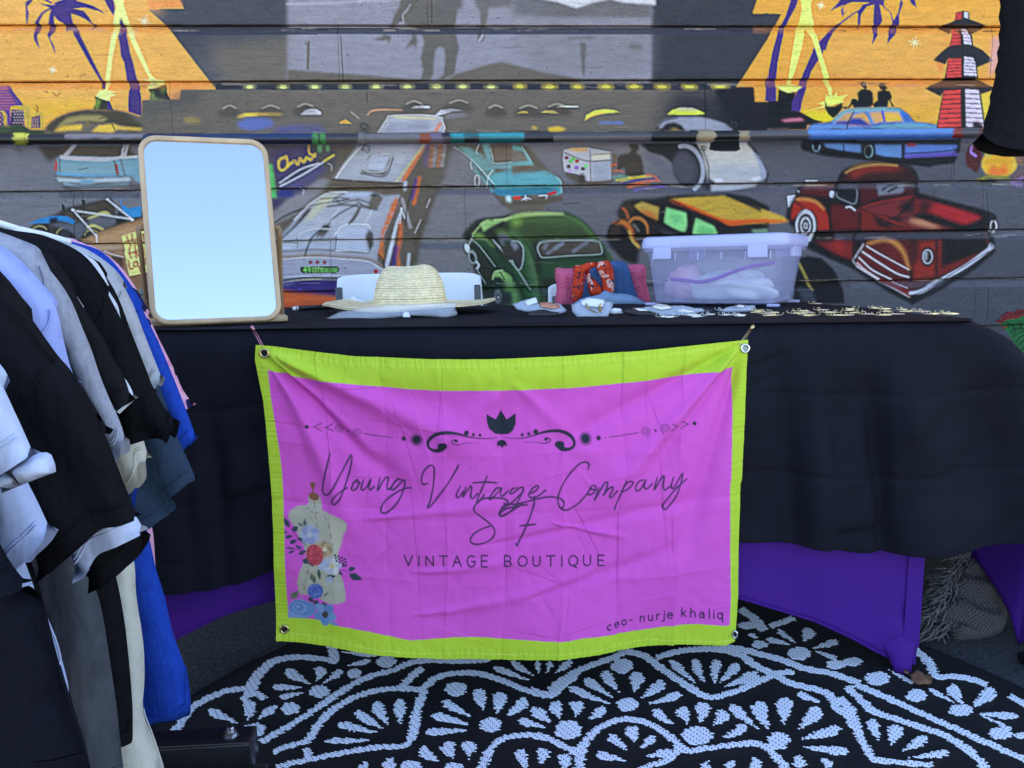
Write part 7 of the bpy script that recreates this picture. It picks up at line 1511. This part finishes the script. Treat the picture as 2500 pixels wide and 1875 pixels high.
# --- white folding chairs behind the table
M_chair = mat('white_moulded_plastic', (.72, .74, .77), rough=.45, noise=(20, .03), bump=(500, .12, (1, 1, 1), .0008)); M_cframe = mat('grey_chair_tube', (.06, .065, .075), rough=.4, metal=.3, noise=(40, .1))
def chair(x0, Y, label, ztop=.845, w=.445):
    r = empty('folding_chair', (x0, Y, 0), label, 'chair')
    nx, nz = 30, 18
    S_, T_ = np.meshgrid(np.linspace(-1, 1, nx), np.linspace(0, 1, nz))
    hw = w / 2 * (1 - .02 * T_ ** 6)
    zt = ztop - .010 * np.abs(S_) ** 14 - .003 * S_ ** 2
    Z = (ztop - .30) + (zt - ztop + .30) * T_
    X = x0 + S_ * hw; Yv = Y - .028 * (1 - S_ ** 2) * -1 + .05 * T_ - .03 * np.abs(S_) ** 4
    o = npmesh('backrest', np.stack([X, Yv, Z], -1), gridfaces(nz, nx), M_chair, r); md = o.modifiers.new('t', 'SOLIDIFY'); md.thickness = .014; bv_ = o.modifiers.new('b', 'BEVEL'); bv_.width = .005; bv_.segments = 2; bv_.limit_method = 'ANGLE'
    V, Fb = box((x0, Y - .20, .44), (w - .02, .40, .025), .01); pyobj('seat', (V, Fb), M_chair, r)
    for s in (-1, 1):
        xx = x0 + s * (w / 2 - .012)
        pyobj('frame_post', box((xx, Y - .030, (ztop - .04) / 2 + .005), (.020, .026, ztop - .05), .005), M_cframe, r)
        pyobj('leg', tube([(xx * 1.0, Y - .02, .5), (xx, Y - .40, .012)], .011, 8), M_cframe, r)
    return r
chair(-.162, 2.47, 'white plastic folding chair behind the straw hat', .842, .452)
chair(.43, 2.50, 'folding chair behind the table hidden under patterned cloths', .80, .28)
# --- cloths over the second chair
def pat_mat(name, base, c1, c2, sc, th1, th2):
    m = mat(name, base, rough=.9, spec=.15, noise=(300, .1), bump=[(500, .25, (1, 1, 1), .0006), (30, .3, (1, 1, .5), .005)])
    nt = m.node_tree; L = nt.links.new; b = nt.nodes['Principled BSDF']; src = b.inputs['Base Color'].links[0].from_socket
    tc = nt.nodes.new('ShaderNodeTexCoord')
    for c, s2, th, seed in ((c1, sc, th1, 0.0), (c2, sc * 1.7, th2, 3.3)):
        mp = nt.nodes.new('ShaderNodeMapping'); mp.inputs['Location'].default_value = (seed, 0, seed); L(tc.outputs['Object'], mp.inputs[0])
        nz = nt.nodes.new('ShaderNodeTexNoise'); nz.inputs['Scale'].default_value = s2 * 2; nz.inputs['Detail'].default_value = 1; L(mp.outputs[0], nz.inputs['Vector'])
        ad = nt.nodes.new('ShaderNodeMix'); ad.data_type = 'RGBA'; ad.inputs[0].default_value = .06; L(mp.outputs[0], ad.inputs[6]); L(nz.outputs['Color'], ad.inputs[7])
        vo = nt.nodes.new('ShaderNodeTexVoronoi'); vo.feature = 'F1'; vo.inputs['Scale'].default_value = s2; L(ad.outputs[2], vo.inputs['Vector'])
        cr = nt.nodes.new('ShaderNodeMath'); cr.operation = 'LESS_THAN'; cr.inputs[1].default_value = th; L(vo.outputs['Distance'], cr.inputs[0])
        mx = nt.nodes.new('ShaderNodeMix'); mx.data_type = 'RGBA'; L(cr.outputs[0], mx.inputs[0]); L(src, mx.inputs[6]); mx.inputs[7].default_value = (*c, 1); src = mx.outputs[2]
    L(src, b.inputs['Base Color']); return m
M_pinkc = pat_mat('pink_printed_cotton', (.62, .12, .22), (.22, .02, .06), (.18, .015, .05), 60, .30, .22)
M_redc = pat_mat('red_floral_cotton', (.60, .055, .02), (.74, .42, .36), (.02, .02, .05), 24, .36, .30)
M_denim = fabric('blue_gauze', (.055, .115, .26), .2); M_jean = fabric('washed_denim', (.20, .30, .44), .25)
def vfold(A, lam, ph=0): return lambda Q, e: A * np.sin(Q[:, 0] / lam * 2 * pi + ph + 1.5 * vnoise(Q[:, 1] * 9, Q[:, 0] * 3, 5)) * e
def piece(name, label, cat, K, t, Y, T, w, m, fold=None, hem=None):
    p = px_y(catmull(K(t), 3, True), Y); o = inflate(name, p, plane_y(Y), T, w, m, None, .010, fold=fold, crinkle=.002, seed=int(Y * 100)); return tag(o, label, cat)
piece('patterned_cloth', 'pink printed cotton cloth draped over the hidden chair', 'cloth', B3, '372,1082 470,1078 640,1060 820,1052 1000,1048 1140,1048 1155,1200 1160,1410 700,1420 395,1415 385,1250', 2.40, .03, .03, M_pinkc, vfold(.003, .06))
piece('gauze_scarf', 'blue gauze scarf hanging over the pink cloth', 'scarf', B3, '600,1330 640,1180 690,1070 840,1018 960,1018 1010,1080 1050,1230 1085,1400 800,1410', 2.36, .018, .02, M_denim, vfold(.007, .028))
piece('floral_scarf', 'red floral scarf looped over the pink cloth', 'scarf', B3, '530,1062 600,1048 640,1032 710,1022 745,1038 710,1066 668,1090 690,1150 765,1230 785,1300 680,1315 650,1200 628,1110 622,1180 606,1310 540,1376 512,1290 530,1160', 2.325, .012, .014, M_redc, vfold(.003, .03))
piece('floral_scarf', 'second tail of red floral scarf with pale flowers beside the blue gauze', 'scarf', B3, '735,1028 790,1012 835,1014 878,1110 874,1300 795,1295 772,1170 722,1066', 2.32, .012, .014, M_redc, vfold(.003, .03))
piece('denim_garment', 'washed light denim garment heaped at the table back edge', 'clothing', B3, '505,1400 560,1360 620,1332 750,1302 800,1268 870,1290 1000,1300 1100,1340 1170,1400 900,1420 650,1420', 2.26, .03, .025, M_jean, vfold(.004, .05))
# ================================================================== clothes rack with T-shirts on the left
S1 = crop(0, 520, 520 / 1269); S2 = crop(0, 1150, 720 / 1648)
def rail_x(Y): return -.715 - .22 * (Y - 1.13)
def shirt(label, Y, mt, out, seam, hem, ap, body=None, KB_=None, zlen=.52, T=.011, mt_s=None, cuff=False, outK=None, fa=.0046, name='t_shirt', seamline=True):
    K = outK or S1
    o2 = px_y(catmull(K(out), 3), Y); seam = seam * 3
    h2 = px_y(K(hem), Y); a2 = px_y(K([ap] if not isinstance(ap, str) else ap), Y)[0]
    xc = rail_x(Y)
    xc = min(xc, float(o2[0, 0]) - .05)
    r = empty(name, (xc, Y, float(a2[1]) - zlen), label, 'shirt', 'shirts on the clothes rack')
    sh_pt = o2[seam]
    if body is not None:
        b2 = px_y(catmull((KB_ or S2)(body), 3), Y)
    else:
        b2 = np.array([a2 + (-.06, -.03), a2 + (-.09, -zlen * .5), a2 + (-.09, -zlen)])
    top = [p for p in o2[:seam + 1] if p[0] > xc + .07]
    zn = max(o2[0, 1], top[0][1] if len(top) else o2[0, 1]) + .012
    half = [(xc + .065, zn)] + [tuple(p) for p in top] + [tuple(a2 + (.012, .02))] + [tuple(p) for p in b2] + [(xc + .01, b2[-1, 1] - .004)]
    half = np.array(half)
    mirr = half[::-1].copy(); mirr[:, 0] = 2 * xc - mirr[:, 0]
    poly = np.vstack([[(xc, zn - .03)], half, mirr])
    hemline = np.array([(2 * xc - b2[-1, 0], b2[-1, 1]), (xc, b2[-1, 1] - .004), tuple(b2[-1])])
    sd = int(Y * 1000)
    def bf(Q, e): 
        dep = np.clip((zn - Q[:, 1]) / .5, 0, 1); return (fa * np.sin(Q[:, 0] * 2 * pi / .075 + sd + 2 * vnoise(Q[:, 1] * 4, Q[:, 0] * 3, sd % 50)) * dep + .004 * vnoise(Q[:, 0] * 14, Q[:, 1] * 9, sd % 40)) * e
    inflate('body', poly, plane_y(Y), T, .03, mt, r, .016, hem=hemline, fold=bf, lines=[('hem_stitch', px_y((KB_ or S2)(body)[-5:], Y) + (0, .02) if body is not None else hemline + (0, .02), .0009)])
    # shoulder yoke and sleeve in one piece, lying slightly in front of the body
    hh_ = catmull(np.vstack([o2[-1:], h2]), 4)[1:] if len(h2) > 1 else h2
    inner = np.array([a2, a2 + (-.03, .02), (xc + .03, a2[1] + .03)])
    sl = np.vstack([[(xc + .03, zn)], o2[o2[:, 0] > xc + .06], hh_, inner])
    ax = (h2[-1] + o2[-1]) / 2 - (sh_pt + a2) / 2; ax /= np.linalg.norm(ax) + 1e-9; nx_ = np.array([ax[1], -ax[0]])
    def sf(Q, e):
        uu = (Q - sh_pt) @ nx_; vv = (Q - sh_pt) @ ax
        rr_ = np.clip(vv / .12, .05, 1)
        return (fa * np.sin(uu * 2 * pi / .06 + sd * 1.7 + 2.5 * vnoise(vv * 6, uu * 5, sd % 45)) * rr_ + .004 * vnoise(uu * 16, vv * 9, sd % 31) * rr_ + .0018 * vnoise(uu * 50, vv * 34, sd % 29)) * e
    hl = np.vstack([[o2[-1]], hh_]); hl2 = np.vstack([hl, ]); 
    seam_l = sh_pt * 1.0 + (a2 - sh_pt) * np.linspace(0.02, .62, 14)[:, None] + np.sin(np.linspace(0, pi, 14))[:, None] * np.array([[.006, 0]])
    so_ = inflate('sleeve', sl, plane_y(Y - .010), T * 1.15, .025, mt_s or mt, r, .010, hem=hl, fold=sf, lines=[('hem_stitch', hl - ax * .014, .0009), ('hem_stitch', hl - ax * .017, .0007), ('shoulder_seam', seam_l, .0014)])
    inflate('sleeve', np.stack([2 * xc - sl[::-1, 0], sl[::-1, 1]], 1), plane_y(Y - .010), T, .025, mt_s or mt, r, .03)
    # hanger
    hk = [(xc + .19, zn - .055), (xc + .10, zn - .02), (xc, zn + .012), (xc - .10, zn - .02), (xc - .19, zn - .055)]
    hang = empty('clothes_hanger', (xc, Y, zn), None, 'hanger', 'hangers on the clothes rack'); hang['label'] = 'plastic hanger inside the ' + label.split(' with')[0].split(' showing')[0]
    pyobj('shoulder_bar', tube(np.array([(x, Y, z) for x, z in hk]), .004, 8), M_hang, hang)
    zr = 1.035
    hook = [(xc, Y, zn + .012), (xc, Y, zr - .03)] + [(xc + .018 * sin(a) , Y, zr - .006 + .018 * -cos(a) * -1) for a in np.linspace(-pi * .1 - pi / 2, pi * .75 - pi / 2 + pi / 2, 10)]
    pyobj('hook', tube(np.array(hook), .0018, 6), M_steel, hang)
    return r
M_hang = mat('white_hanger_plastic', (.75, .76, .78), rough=.4, noise=(20, .04))
f_black = fabric('black_jersey', (.0080, .0080, .0098), .2, wr=.5); f_black2 = fabric('washed_black_jersey', (.0130, .0120, .0135), .2, wr=.5); f_navy = fabric('navy_jersey', (.0055, .0062, .0110), .2, wr=.5)
f_blue = fabric('royal_blue_heather', (.016, .058, .38), .22, 420); f_grey = fabric('light_grey_heather', (.42, .43, .46), .12, 420); f_hgrey = fabric('heather_grey', (.33, .34, .40), .16, 300)
f_white = fabric('white_jersey', (.62, .64, .70), .04); f_lav = fabric('lavender_jersey', (.36, .42, .78), .05); f_cream = fabric('cream_jersey', (.56, .54, .46), .06); f_denim = fabric('faded_navy_jersey', (.030, .050, .085), .2, 420); f_wash = fabric('washed_charcoal_jersey', (.065, .070, .082), .25, 60); f_ice = fabric('ice_white_jersey', (.50, .56, .74), .04); f_ice2 = fabric('pale_blue_jersey', (.40, .46, .66), .05)
M_pnk = pat_mat('pink_navy_print', (.72, .36, .50), (.012, .012, .06), (.60, .24, .38), 16, .36, .22)
shirt('pink and navy printed shirt, farthest on the rack', 1.13, M_pnk, '430,150 560,200 700,300 800,430 890,590 960,740 1050,920 1100,1040 1168,1138', 4, '1118,1168', '760,900', '800,200 850,320 862,420 868,520 890,800')
shirt('royal blue heather T-shirt second from the far end of the rack', 1.09, f_blue, '230,120 500,190 620,240 740,370 850,540 900,640 960,760 1060,1000 1110,1130 1185,1330', 4, '1150,1365 1112,1390 1060,1290', '760,800', '780,200 840,400 870,540 920,700 960,880 1000,1000 1050,1150 1066,1340 1030,1375 960,1400 810,1420')
shirt('faded navy T-shirt with long sleeve below the black ones', 1.05, f_denim, '200,130 560,260 700,430 860,770 980,1060 1060,1290 1120,1430 1185,1575', 3, '1130,1600 1090,1640 1010,1700 1032,1725 1040,1770 990,1800 920,1850 850,1830 860,1600', '650,900')
shirt('light grey heather T-shirt next to the royal blue one', 1.01, f_grey, '90,100 250,140 450,190 560,240 680,330 760,440 820,560 880,720 985,985', 5, '950,1035 905,962 800,760', '640,640')
shirt('slim black T-shirt between the light grey and white ones', .985, f_black, '150,150 540,262 640,360 725,500 800,700 880,900 940,1060', 2, '860,1100', '560,700')
shirt('white T-shirt edge beside the big black one', .962, f_white, '200,160 510,250 600,330 650,430 722,545 737,612 770,700 800,800', 3, '740,850', '500,600')
shirt('cream T-shirt with hem reaching below the picture', .935, f_cream, '300,200 560,420 700,800 830,1150 870,1320 908,1455', 2, '870,1470 872,1580 805,1640 760,1500 745,1380', '600,900', '640,300 720,430 752,520 762,700 800,950 808,1150 800,1350 860,1500 910,1659 930,1720 800,1760')
shirt('big black T-shirt in the middle of the rack', .90, f_black, '0,88 110,108 250,130 420,200 520,270 600,370 650,450 730,600 800,740 880,920 950,1060 1000,1150 1076,1240', 6, '1045,1340 1000,1322 900,1335 780,1370', '580,800', '560,350 640,560 690,800 720,1050 740,1300 742,1430 735,1520 680,1522')
shirt('white T-shirt sleeve edge below the charcoal sleeve', .87, f_white, '180,195 340,330 500,560 640,780 730,930 790,1010 828,1095', 2, '770,1140 712,1197', '420,800')
shirt('washed black T-shirt beside the heather grey one', .845, f_black2, '200,190 300,250 360,320 450,440 550,600 640,740 700,860 760,960 810,1110', 3, '740,1150 702,1178', '430,800')
shirt('washed charcoal T-shirt with long grey body', .815, f_wash, '100,200 250,280 330,400 420,600 520,900 560,1000', 2, '500,1040', '400,800', '440,200 500,600 530,650 560,740 590,900 620,1100 650,1300 690,1659 710,1720 560,1740')
shirt('heather grey T-shirt with curled sleeve hem', .785, f_hgrey, '0,112 100,150 190,185 240,220 330,340 400,430 460,530 520,680 570,800 620,950 680,1100 740,1230 776,1350', 3, '768,1420 735,1440 700,1445', '400,800')
shirt('lavender T-shirt with visible shoulder seam', .73, f_lav, '0,190 60,230 150,310 250,420 345,525 380,600 410,740 455,920 500,1000', 4, '430,1050', '250,900')
shirt('black T-shirt in front of the lavender one', .685, f_black2, '-60,290 0,345 60,410 130,500 190,572 280,700 380,840 450,920 540,1050 620,1180 682,1288', 4, '650,1320 600,1300', '150,1000')
shirt('black T-shirt with low curved hem', .665, f_black, '-150,380 0,560 150,760 330,1000 520,1300 700,1600 850,1830 900,1915', 2, '880,1960 810,2060 700,2150 580,2220', '300,1300')
shirt('white T-shirt sleeve showing below the black sleeve', .645, f_ice, '-150,400 0,580 150,780 330,1020 520,1320 700,1620 850,1800 885,1880', 2, '760,1935 650,1985 600,2050 560,2120 500,2150', '250,1300')
shirt('big black T-shirt with wide sleeve near the viewer', .615, f_black, '-100,420 80,560 200,720 330,880 480,980 600,1180 680,1350 760,1560 853,1793', 3, '760,1825 640,1850 480,1990 288,2156', '60,1300', '150,450 215,620 262,800 300,950 380,1230 440,1450 505,1659 520,1720 300,1740', zlen=.6)
shirt('pale blue T-shirt sleeve with folded edge near the viewer', .57, f_ice2, '-200,900 0,1180 100,1330 200,1560 270,1700 353,1884', 2, '300,1960 215,2040 139,2092 0,1960', '-100,1500', '100,400 180,620 235,800 304,935 345,1050 385,1235 330,1300 300,1400')
w16 = shirt('ice white T-shirt with rolled sleeve cuff', .53, f_ice, '-200,700 0,900 60,1000 130,1150 190,1280 250,1420', 2, '130,1500 15,1560', '-150,1400')
cp = px_y(S1('255,1418 300,1418 325,1432 352,1532 200,1590 30,1660 8,1560 130,1480'), .522); inflate('rolled_cuff', cp, plane_y(.518), .014, .012, f_ice, w16, .008)
shirt('navy black T-shirt nearest to the viewer', .47, f_navy, '-300,1000 -100,1500 0,1840 60,1940 130,2060 224,2177', 2, '120,2210 -40,2240', '-200,1700', '-80,420 60,650 160,640 225,700 262,800 298,950 330,1070 372,1230 442,1450 507,1659 520,1720 200,1740', zlen=.6)
# white hanger edge on the far shirts
hg = empty('clothes_hanger', (-.62, 1.0, .94), 'white plastic hanger tip showing above the black shirts', 'hanger', 'hangers on the clothes rack')
pyobj('shoulder_bar', tube(hy(*S1('-60,40 0,62 120,100 260,130 420,175').T, 1.03), .0042, 8), M_hang, hg)
pyobj('tip', tube(hy(*S1('92,103 130,110 200,128 250,140').T, .985), [.004, .006, .006, .003], 8), M_hang, hg)
# the rack itself
M_rack = mat('black_gloss_steel', (.008, .008, .010), rough=.25, spec=.5, noise=(60, .2)); M_rub = mat('black_rubber', (.012, .012, .012), rough=.7, noise=(60, .2))
rack = empty('clothes_rack', (rail_x(1.17), 1.17, 0), 'black steel clothes rack on castors holding the shirts', 'clothes rack')
far, near = np.array([rail_x(1.20) - .02, 1.20]), np.array([rail_x(.30), .30])
pyobj('rail', tube([(near[0], near[1], 1.035), (far[0], far[1], 1.035)], .0125, 14), M_rack, rack)
for p in (far, near):
    pyobj('upright', tube([(p[0], p[1], .10), (p[0], p[1], 1.035)], .014, 14), M_rack, rack)
def beam(x0, x1, Y, zt):
    V, Fb = box(((x0 + x1) / 2, Y, zt - .026), (x1 - x0, .05, .052), .004); pyobj('foot_beam', (V, Fb), M_rack, rack)
    for x in (x1 - .035, x0 + .035):
        b = empty('x') if False else None
        V, Fb = lathe([(0, .013), (.004, .013), (.0055, .011), (.0055, .007), (.009, .0065), (.009, 0), (.013, 0), (.013, -.001)], 6, (x, Y, zt + .001)); pyobj('bolt', (V, Fb), M_steel, rack, False)
        c = np.array([x + (.040 if x > x0 + .1 else .012), Y + (-.012 if x > x0 + .1 else .012), .036])
        a = np.linspace(0, 2 * pi, 28, endpoint=False)
        prof = [(.012, -.011), (.030, -.011), (.034, -.008), (.034, .008), (.030, .011), (.012, .011)]
        V = np.stack([np.stack([c[0] + r_ * np.cos(a), np.full(28, c[1] + y_), c[2] + r_ * np.sin(a)], -1) for r_, y_ in prof]).reshape(-1, 3)
        wl = pyobj('castor_wheel', (V, [tuple(f) for f in gridfaces(len(prof), 28, True)]), M_rub, rack)
        pyobj('hub', tube([c - np.array([0, .013, 0]), c + np.array([0, .013, 0])], .011, 14), M_steel, wl)
        for sy in (-1, 1):
            V = np.array([(c[0] - .028, c[1] + sy * .015, .074), (c[0] + .012, c[1] + sy * .015, .074), (c[0] + .012, c[1] + sy * .015, c[2] - .006), (c[0] - .006, c[1] + sy * .015, c[2] - .006)]); V = np.vstack([V, V + np.array([0, sy * .0015, 0])])
            pyobj('castor_fork', (V, [(0, 1, 2, 3), (4, 5, 6, 7), (0, 1, 5, 4), (1, 2, 6, 5), (2, 3, 7, 6), (3, 0, 4, 7)]), M_steel, rack, False)
beam(far[0] - .40, -.349, 1.158, .13)
beam(near[0] - .36, near[0] + .36, .30, .13)
V, Fb = box((far[0] - .0, 1.18, .10), (.05, .06, .05), .004); pyobj('joint_block', (V, Fb), M_rack, rack)
V, Fb = box(((far[0] + near[0]) / 2, (far[1] + near[1]) / 2, .085), (.04, abs(far[1] - near[1]) + .0, .03), .004, rz=math.atan2(-(far[0] - near[0]), far[1] - near[1])); pyobj('long_beam', (V, Fb), M_rack, rack)

# ------------------------------------------------------------------ black garment hanging at the upper right
Yg_ = 1.28
gp = px_y(PX('2448,-60 2442,0 2443,90 2436,150 2424,220 2408,290 2393,345 2412,360 2440,371 2480,376 2560,376 2700,378 2860,370 3000,345 2985,250 2960,90 2958,-60'), Yg_)
top = np.array([(gp[-1, 0] - .02, gp[-1, 1] + .30), (gp[-1, 0] - .06, gp[-1, 1] + .36), ((gp[0, 0] + gp[-1, 0]) / 2 + .06, gp[0, 1] + .40), ((gp[0, 0] + gp[-1, 0]) / 2 - .06, gp[0, 1] + .40), (gp[0, 0] + .06, gp[0, 1] + .36), (gp[0, 0] + .02, gp[0, 1] + .30)])
hs = empty('hanging_shirt', (float(gp[:, 0].mean()), Yg_, float(gp[:, 1].min())), 'black top hanging at the upper right corner', 'shirt')
inflate('body', np.vstack([gp, top]), plane_y(Yg_), .03, .05, f_black, hs, .014, hem=gp[6:14], fold=lambda Q, e: .006 * np.sin(Q[:, 0] * 2 * pi / .07 + 2 * vnoise(Q[:, 1] * 5, Q[:, 0] * 3, 7)) * e)
hh = resample(gp[6:14], .008, False); pyobj('hem_stitch', tube(np.stack([hh[:, 0], np.full(len(hh), Yg_ - .032), hh[:, 1] + .022], 1), .0008, 5), f_black2, hs)
hx, hzz = float(gp[:, 0].mean()), float(gp[0, 1] + .40)
pyobj('hook', tube([(hx, Yg_, hzz - .03), (hx, Yg_, hzz + .05), (hx + .015, Yg_, hzz + .075), (hx + .03, Yg_, hzz + .06)], .002, 6), M_steel, hs)
st = empty('garment_stand', (hx + .35, Yg_, 0), 'black stand carrying the black top, outside the picture to the right', 'stand')
pyobj('upright', tube([(hx + .35, Yg_, .01), (hx + .35, Yg_, hzz + .065)], .012, 12), M_rack, st); pyobj('arm', tube([(hx + .35, Yg_, hzz + .065), (hx - .05, Yg_, hzz + .065)], .009, 12), M_rack, st); pyobj('base', box((hx + .35, Yg_, .012), (.40, .40, .022), .006), M_rack, st)
# ================================================================== fringed blanket on the ground, dead leaf
M_blk = mat('woven_blanket', (.10, .09, .092), rough=.9, spec=.1, noise=(200, .2))
nt = M_blk.node_tree; b = nt.nodes['Principled BSDF']; L = nt.links.new; tc = nt.nodes.new('ShaderNodeTexCoord')
src = b.inputs['Base Color'].links[0].from_socket
fac = []
for ang_ in (rd(40), rd(-50)):
    mp = nt.nodes.new('ShaderNodeMapping'); mp.inputs['Rotation'].default_value = (0, ang_, 0); L(tc.outputs['Object'], mp.inputs[0])
    wv = nt.nodes.new('ShaderNodeTexWave'); wv.wave_type = 'BANDS'; wv.bands_direction = 'X'; wv.inputs['Scale'].default_value = 52; wv.inputs['Distortion'].default_value = 1.5; wv.inputs['Detail'].default_value = 1; wv.inputs['Detail Scale'].default_value = .3; L(mp.outputs[0], wv.inputs[0]); fac.append(wv.outputs['Fac'])
mm_ = nt.nodes.new('ShaderNodeMath'); mm_.operation = 'MULTIPLY'; L(fac[0], mm_.inputs[0]); L(fac[1], mm_.inputs[1])
mx = nt.nodes.new('ShaderNodeMix'); mx.data_type = 'RGBA'; L(mm_.outputs[0], mx.inputs[0]); L(src, mx.inputs[6]); mx.inputs[7].default_value = (.012, .012, .014, 1); L(mx.outputs[2], b.inputs['Base Color'])
bn = nt.nodes.new('ShaderNodeBump'); bn.inputs['Strength'].default_value = .7; bn.inputs['Distance'].default_value = .003; bn.invert = True; L(mm_.outputs[0], bn.inputs['Height']); L(bn.outputs[0], b.inputs['Normal'])
blank = empty('fringed_blanket', (1.08, 1.62, 0), 'grey woven throw blanket with shaggy fringe heaped beside the table foot', 'blanket')
BY0, Bk = 1.585, .95
bp = px_plane(catmull(R5('1855,100 1845,160 1820,240 1745,320 1692,400 1690,480 1640,560 1562,640 1580,700 1690,725 1740,800 1850,812 1990,772 2075,720 2120,500 2130,300 2120,100'), 3, True), BY0, Bk, .006)
def bfold(Q, e): return (.020 * np.abs(vnoise(Q[:, 0] * 12 + 3, Q[:, 1] * 10, 5)) + .014 * np.sin((Q[:, 0] * .7 + Q[:, 1] * 1.3) * 2 * pi / .085 + 3 * vnoise(Q[:, 0] * 7, Q[:, 1] * 6, 6)) * sstep(.22, .02, Q[:, 1])) * e
bo_ = inflate('woven_throw', bp, slope(BY0, Bk, .006), .016, .03, M_blk, blank, .007, fold=bfold)
M_fr = mat('fringe_yarn', (.11, .10, .10), rough=.95, noise=(90, .9))
edge = catmull(R5('1855,120 1830,210 1760,300 1695,400 1685,480 1640,560 1570,640 1580,700 1690,730'), 10)
parts = []; rf_ = np.random.default_rng(8)
f0 = slope(BY0, Bk, .006)
for i in range(300):
    e = edge[rf_.integers(0, len(edge))]
    L0 = rf_.uniform(26, 64); a0 = rf_.uniform(2.3, 4.2)
    pts = [e]
    for k in range(7):
        a0 += rf_.uniform(-.55, .55); pts.append(pts[-1] + np.array([cos(a0), -sin(a0) * .75 + .25]) * L0 / 7)
    q = px_plane(np.array(pts), BY0, Bk, .006)
    lift = .010 + rf_.uniform(0, .03) * np.sin(np.linspace(.3, pi, 8))
    p3 = f0(q, lift); p3[:, 2] = np.maximum(p3[:, 2], .004)
    # two plied yarns
    tw = np.linspace(0, 9, 8)
    parts.append(tube(p3 + .0013 * np.stack([np.cos(tw), np.sin(tw), np.sin(tw)], 1), [.0021] * 7 + [.0012], 5))
fo_ = pyobj('fringe', merge(parts), M_fr, blank); fo_['kind'] = 'stuff'
M_leaf = mat('dead_leaf', (.17, .085, .045), rough=.7, noise=[(60, .35), (300, .2)], bump=(150, .5, (1, 1, 1), .002))
lp = px_plane(R5('1393,1012 1415,1003 1432,1012 1436,1040 1462,1022 1482,1004 1520,1022 1545,1045 1560,1034 1585,1050 1592,1072 1582,1106 1530,1100 1505,1106 1470,1096 1440,1078 1450,1060 1430,1042 1405,1030'), 1.40, .18, .008)
lf = inflate('dry_leaf', lp, slope(1.40, .18, .010), .0012, .004, M_leaf, None, .005, fold=lambda Q, e: .004 * np.sin(Q[:, 0] * 180) * e + .008 * np.abs(Q[:, 0] - Q[:, 0].mean()) / .03 * .5)
tag(lf, 'curled brown dry leaf on the rug at the purple table foot', 'leaf')
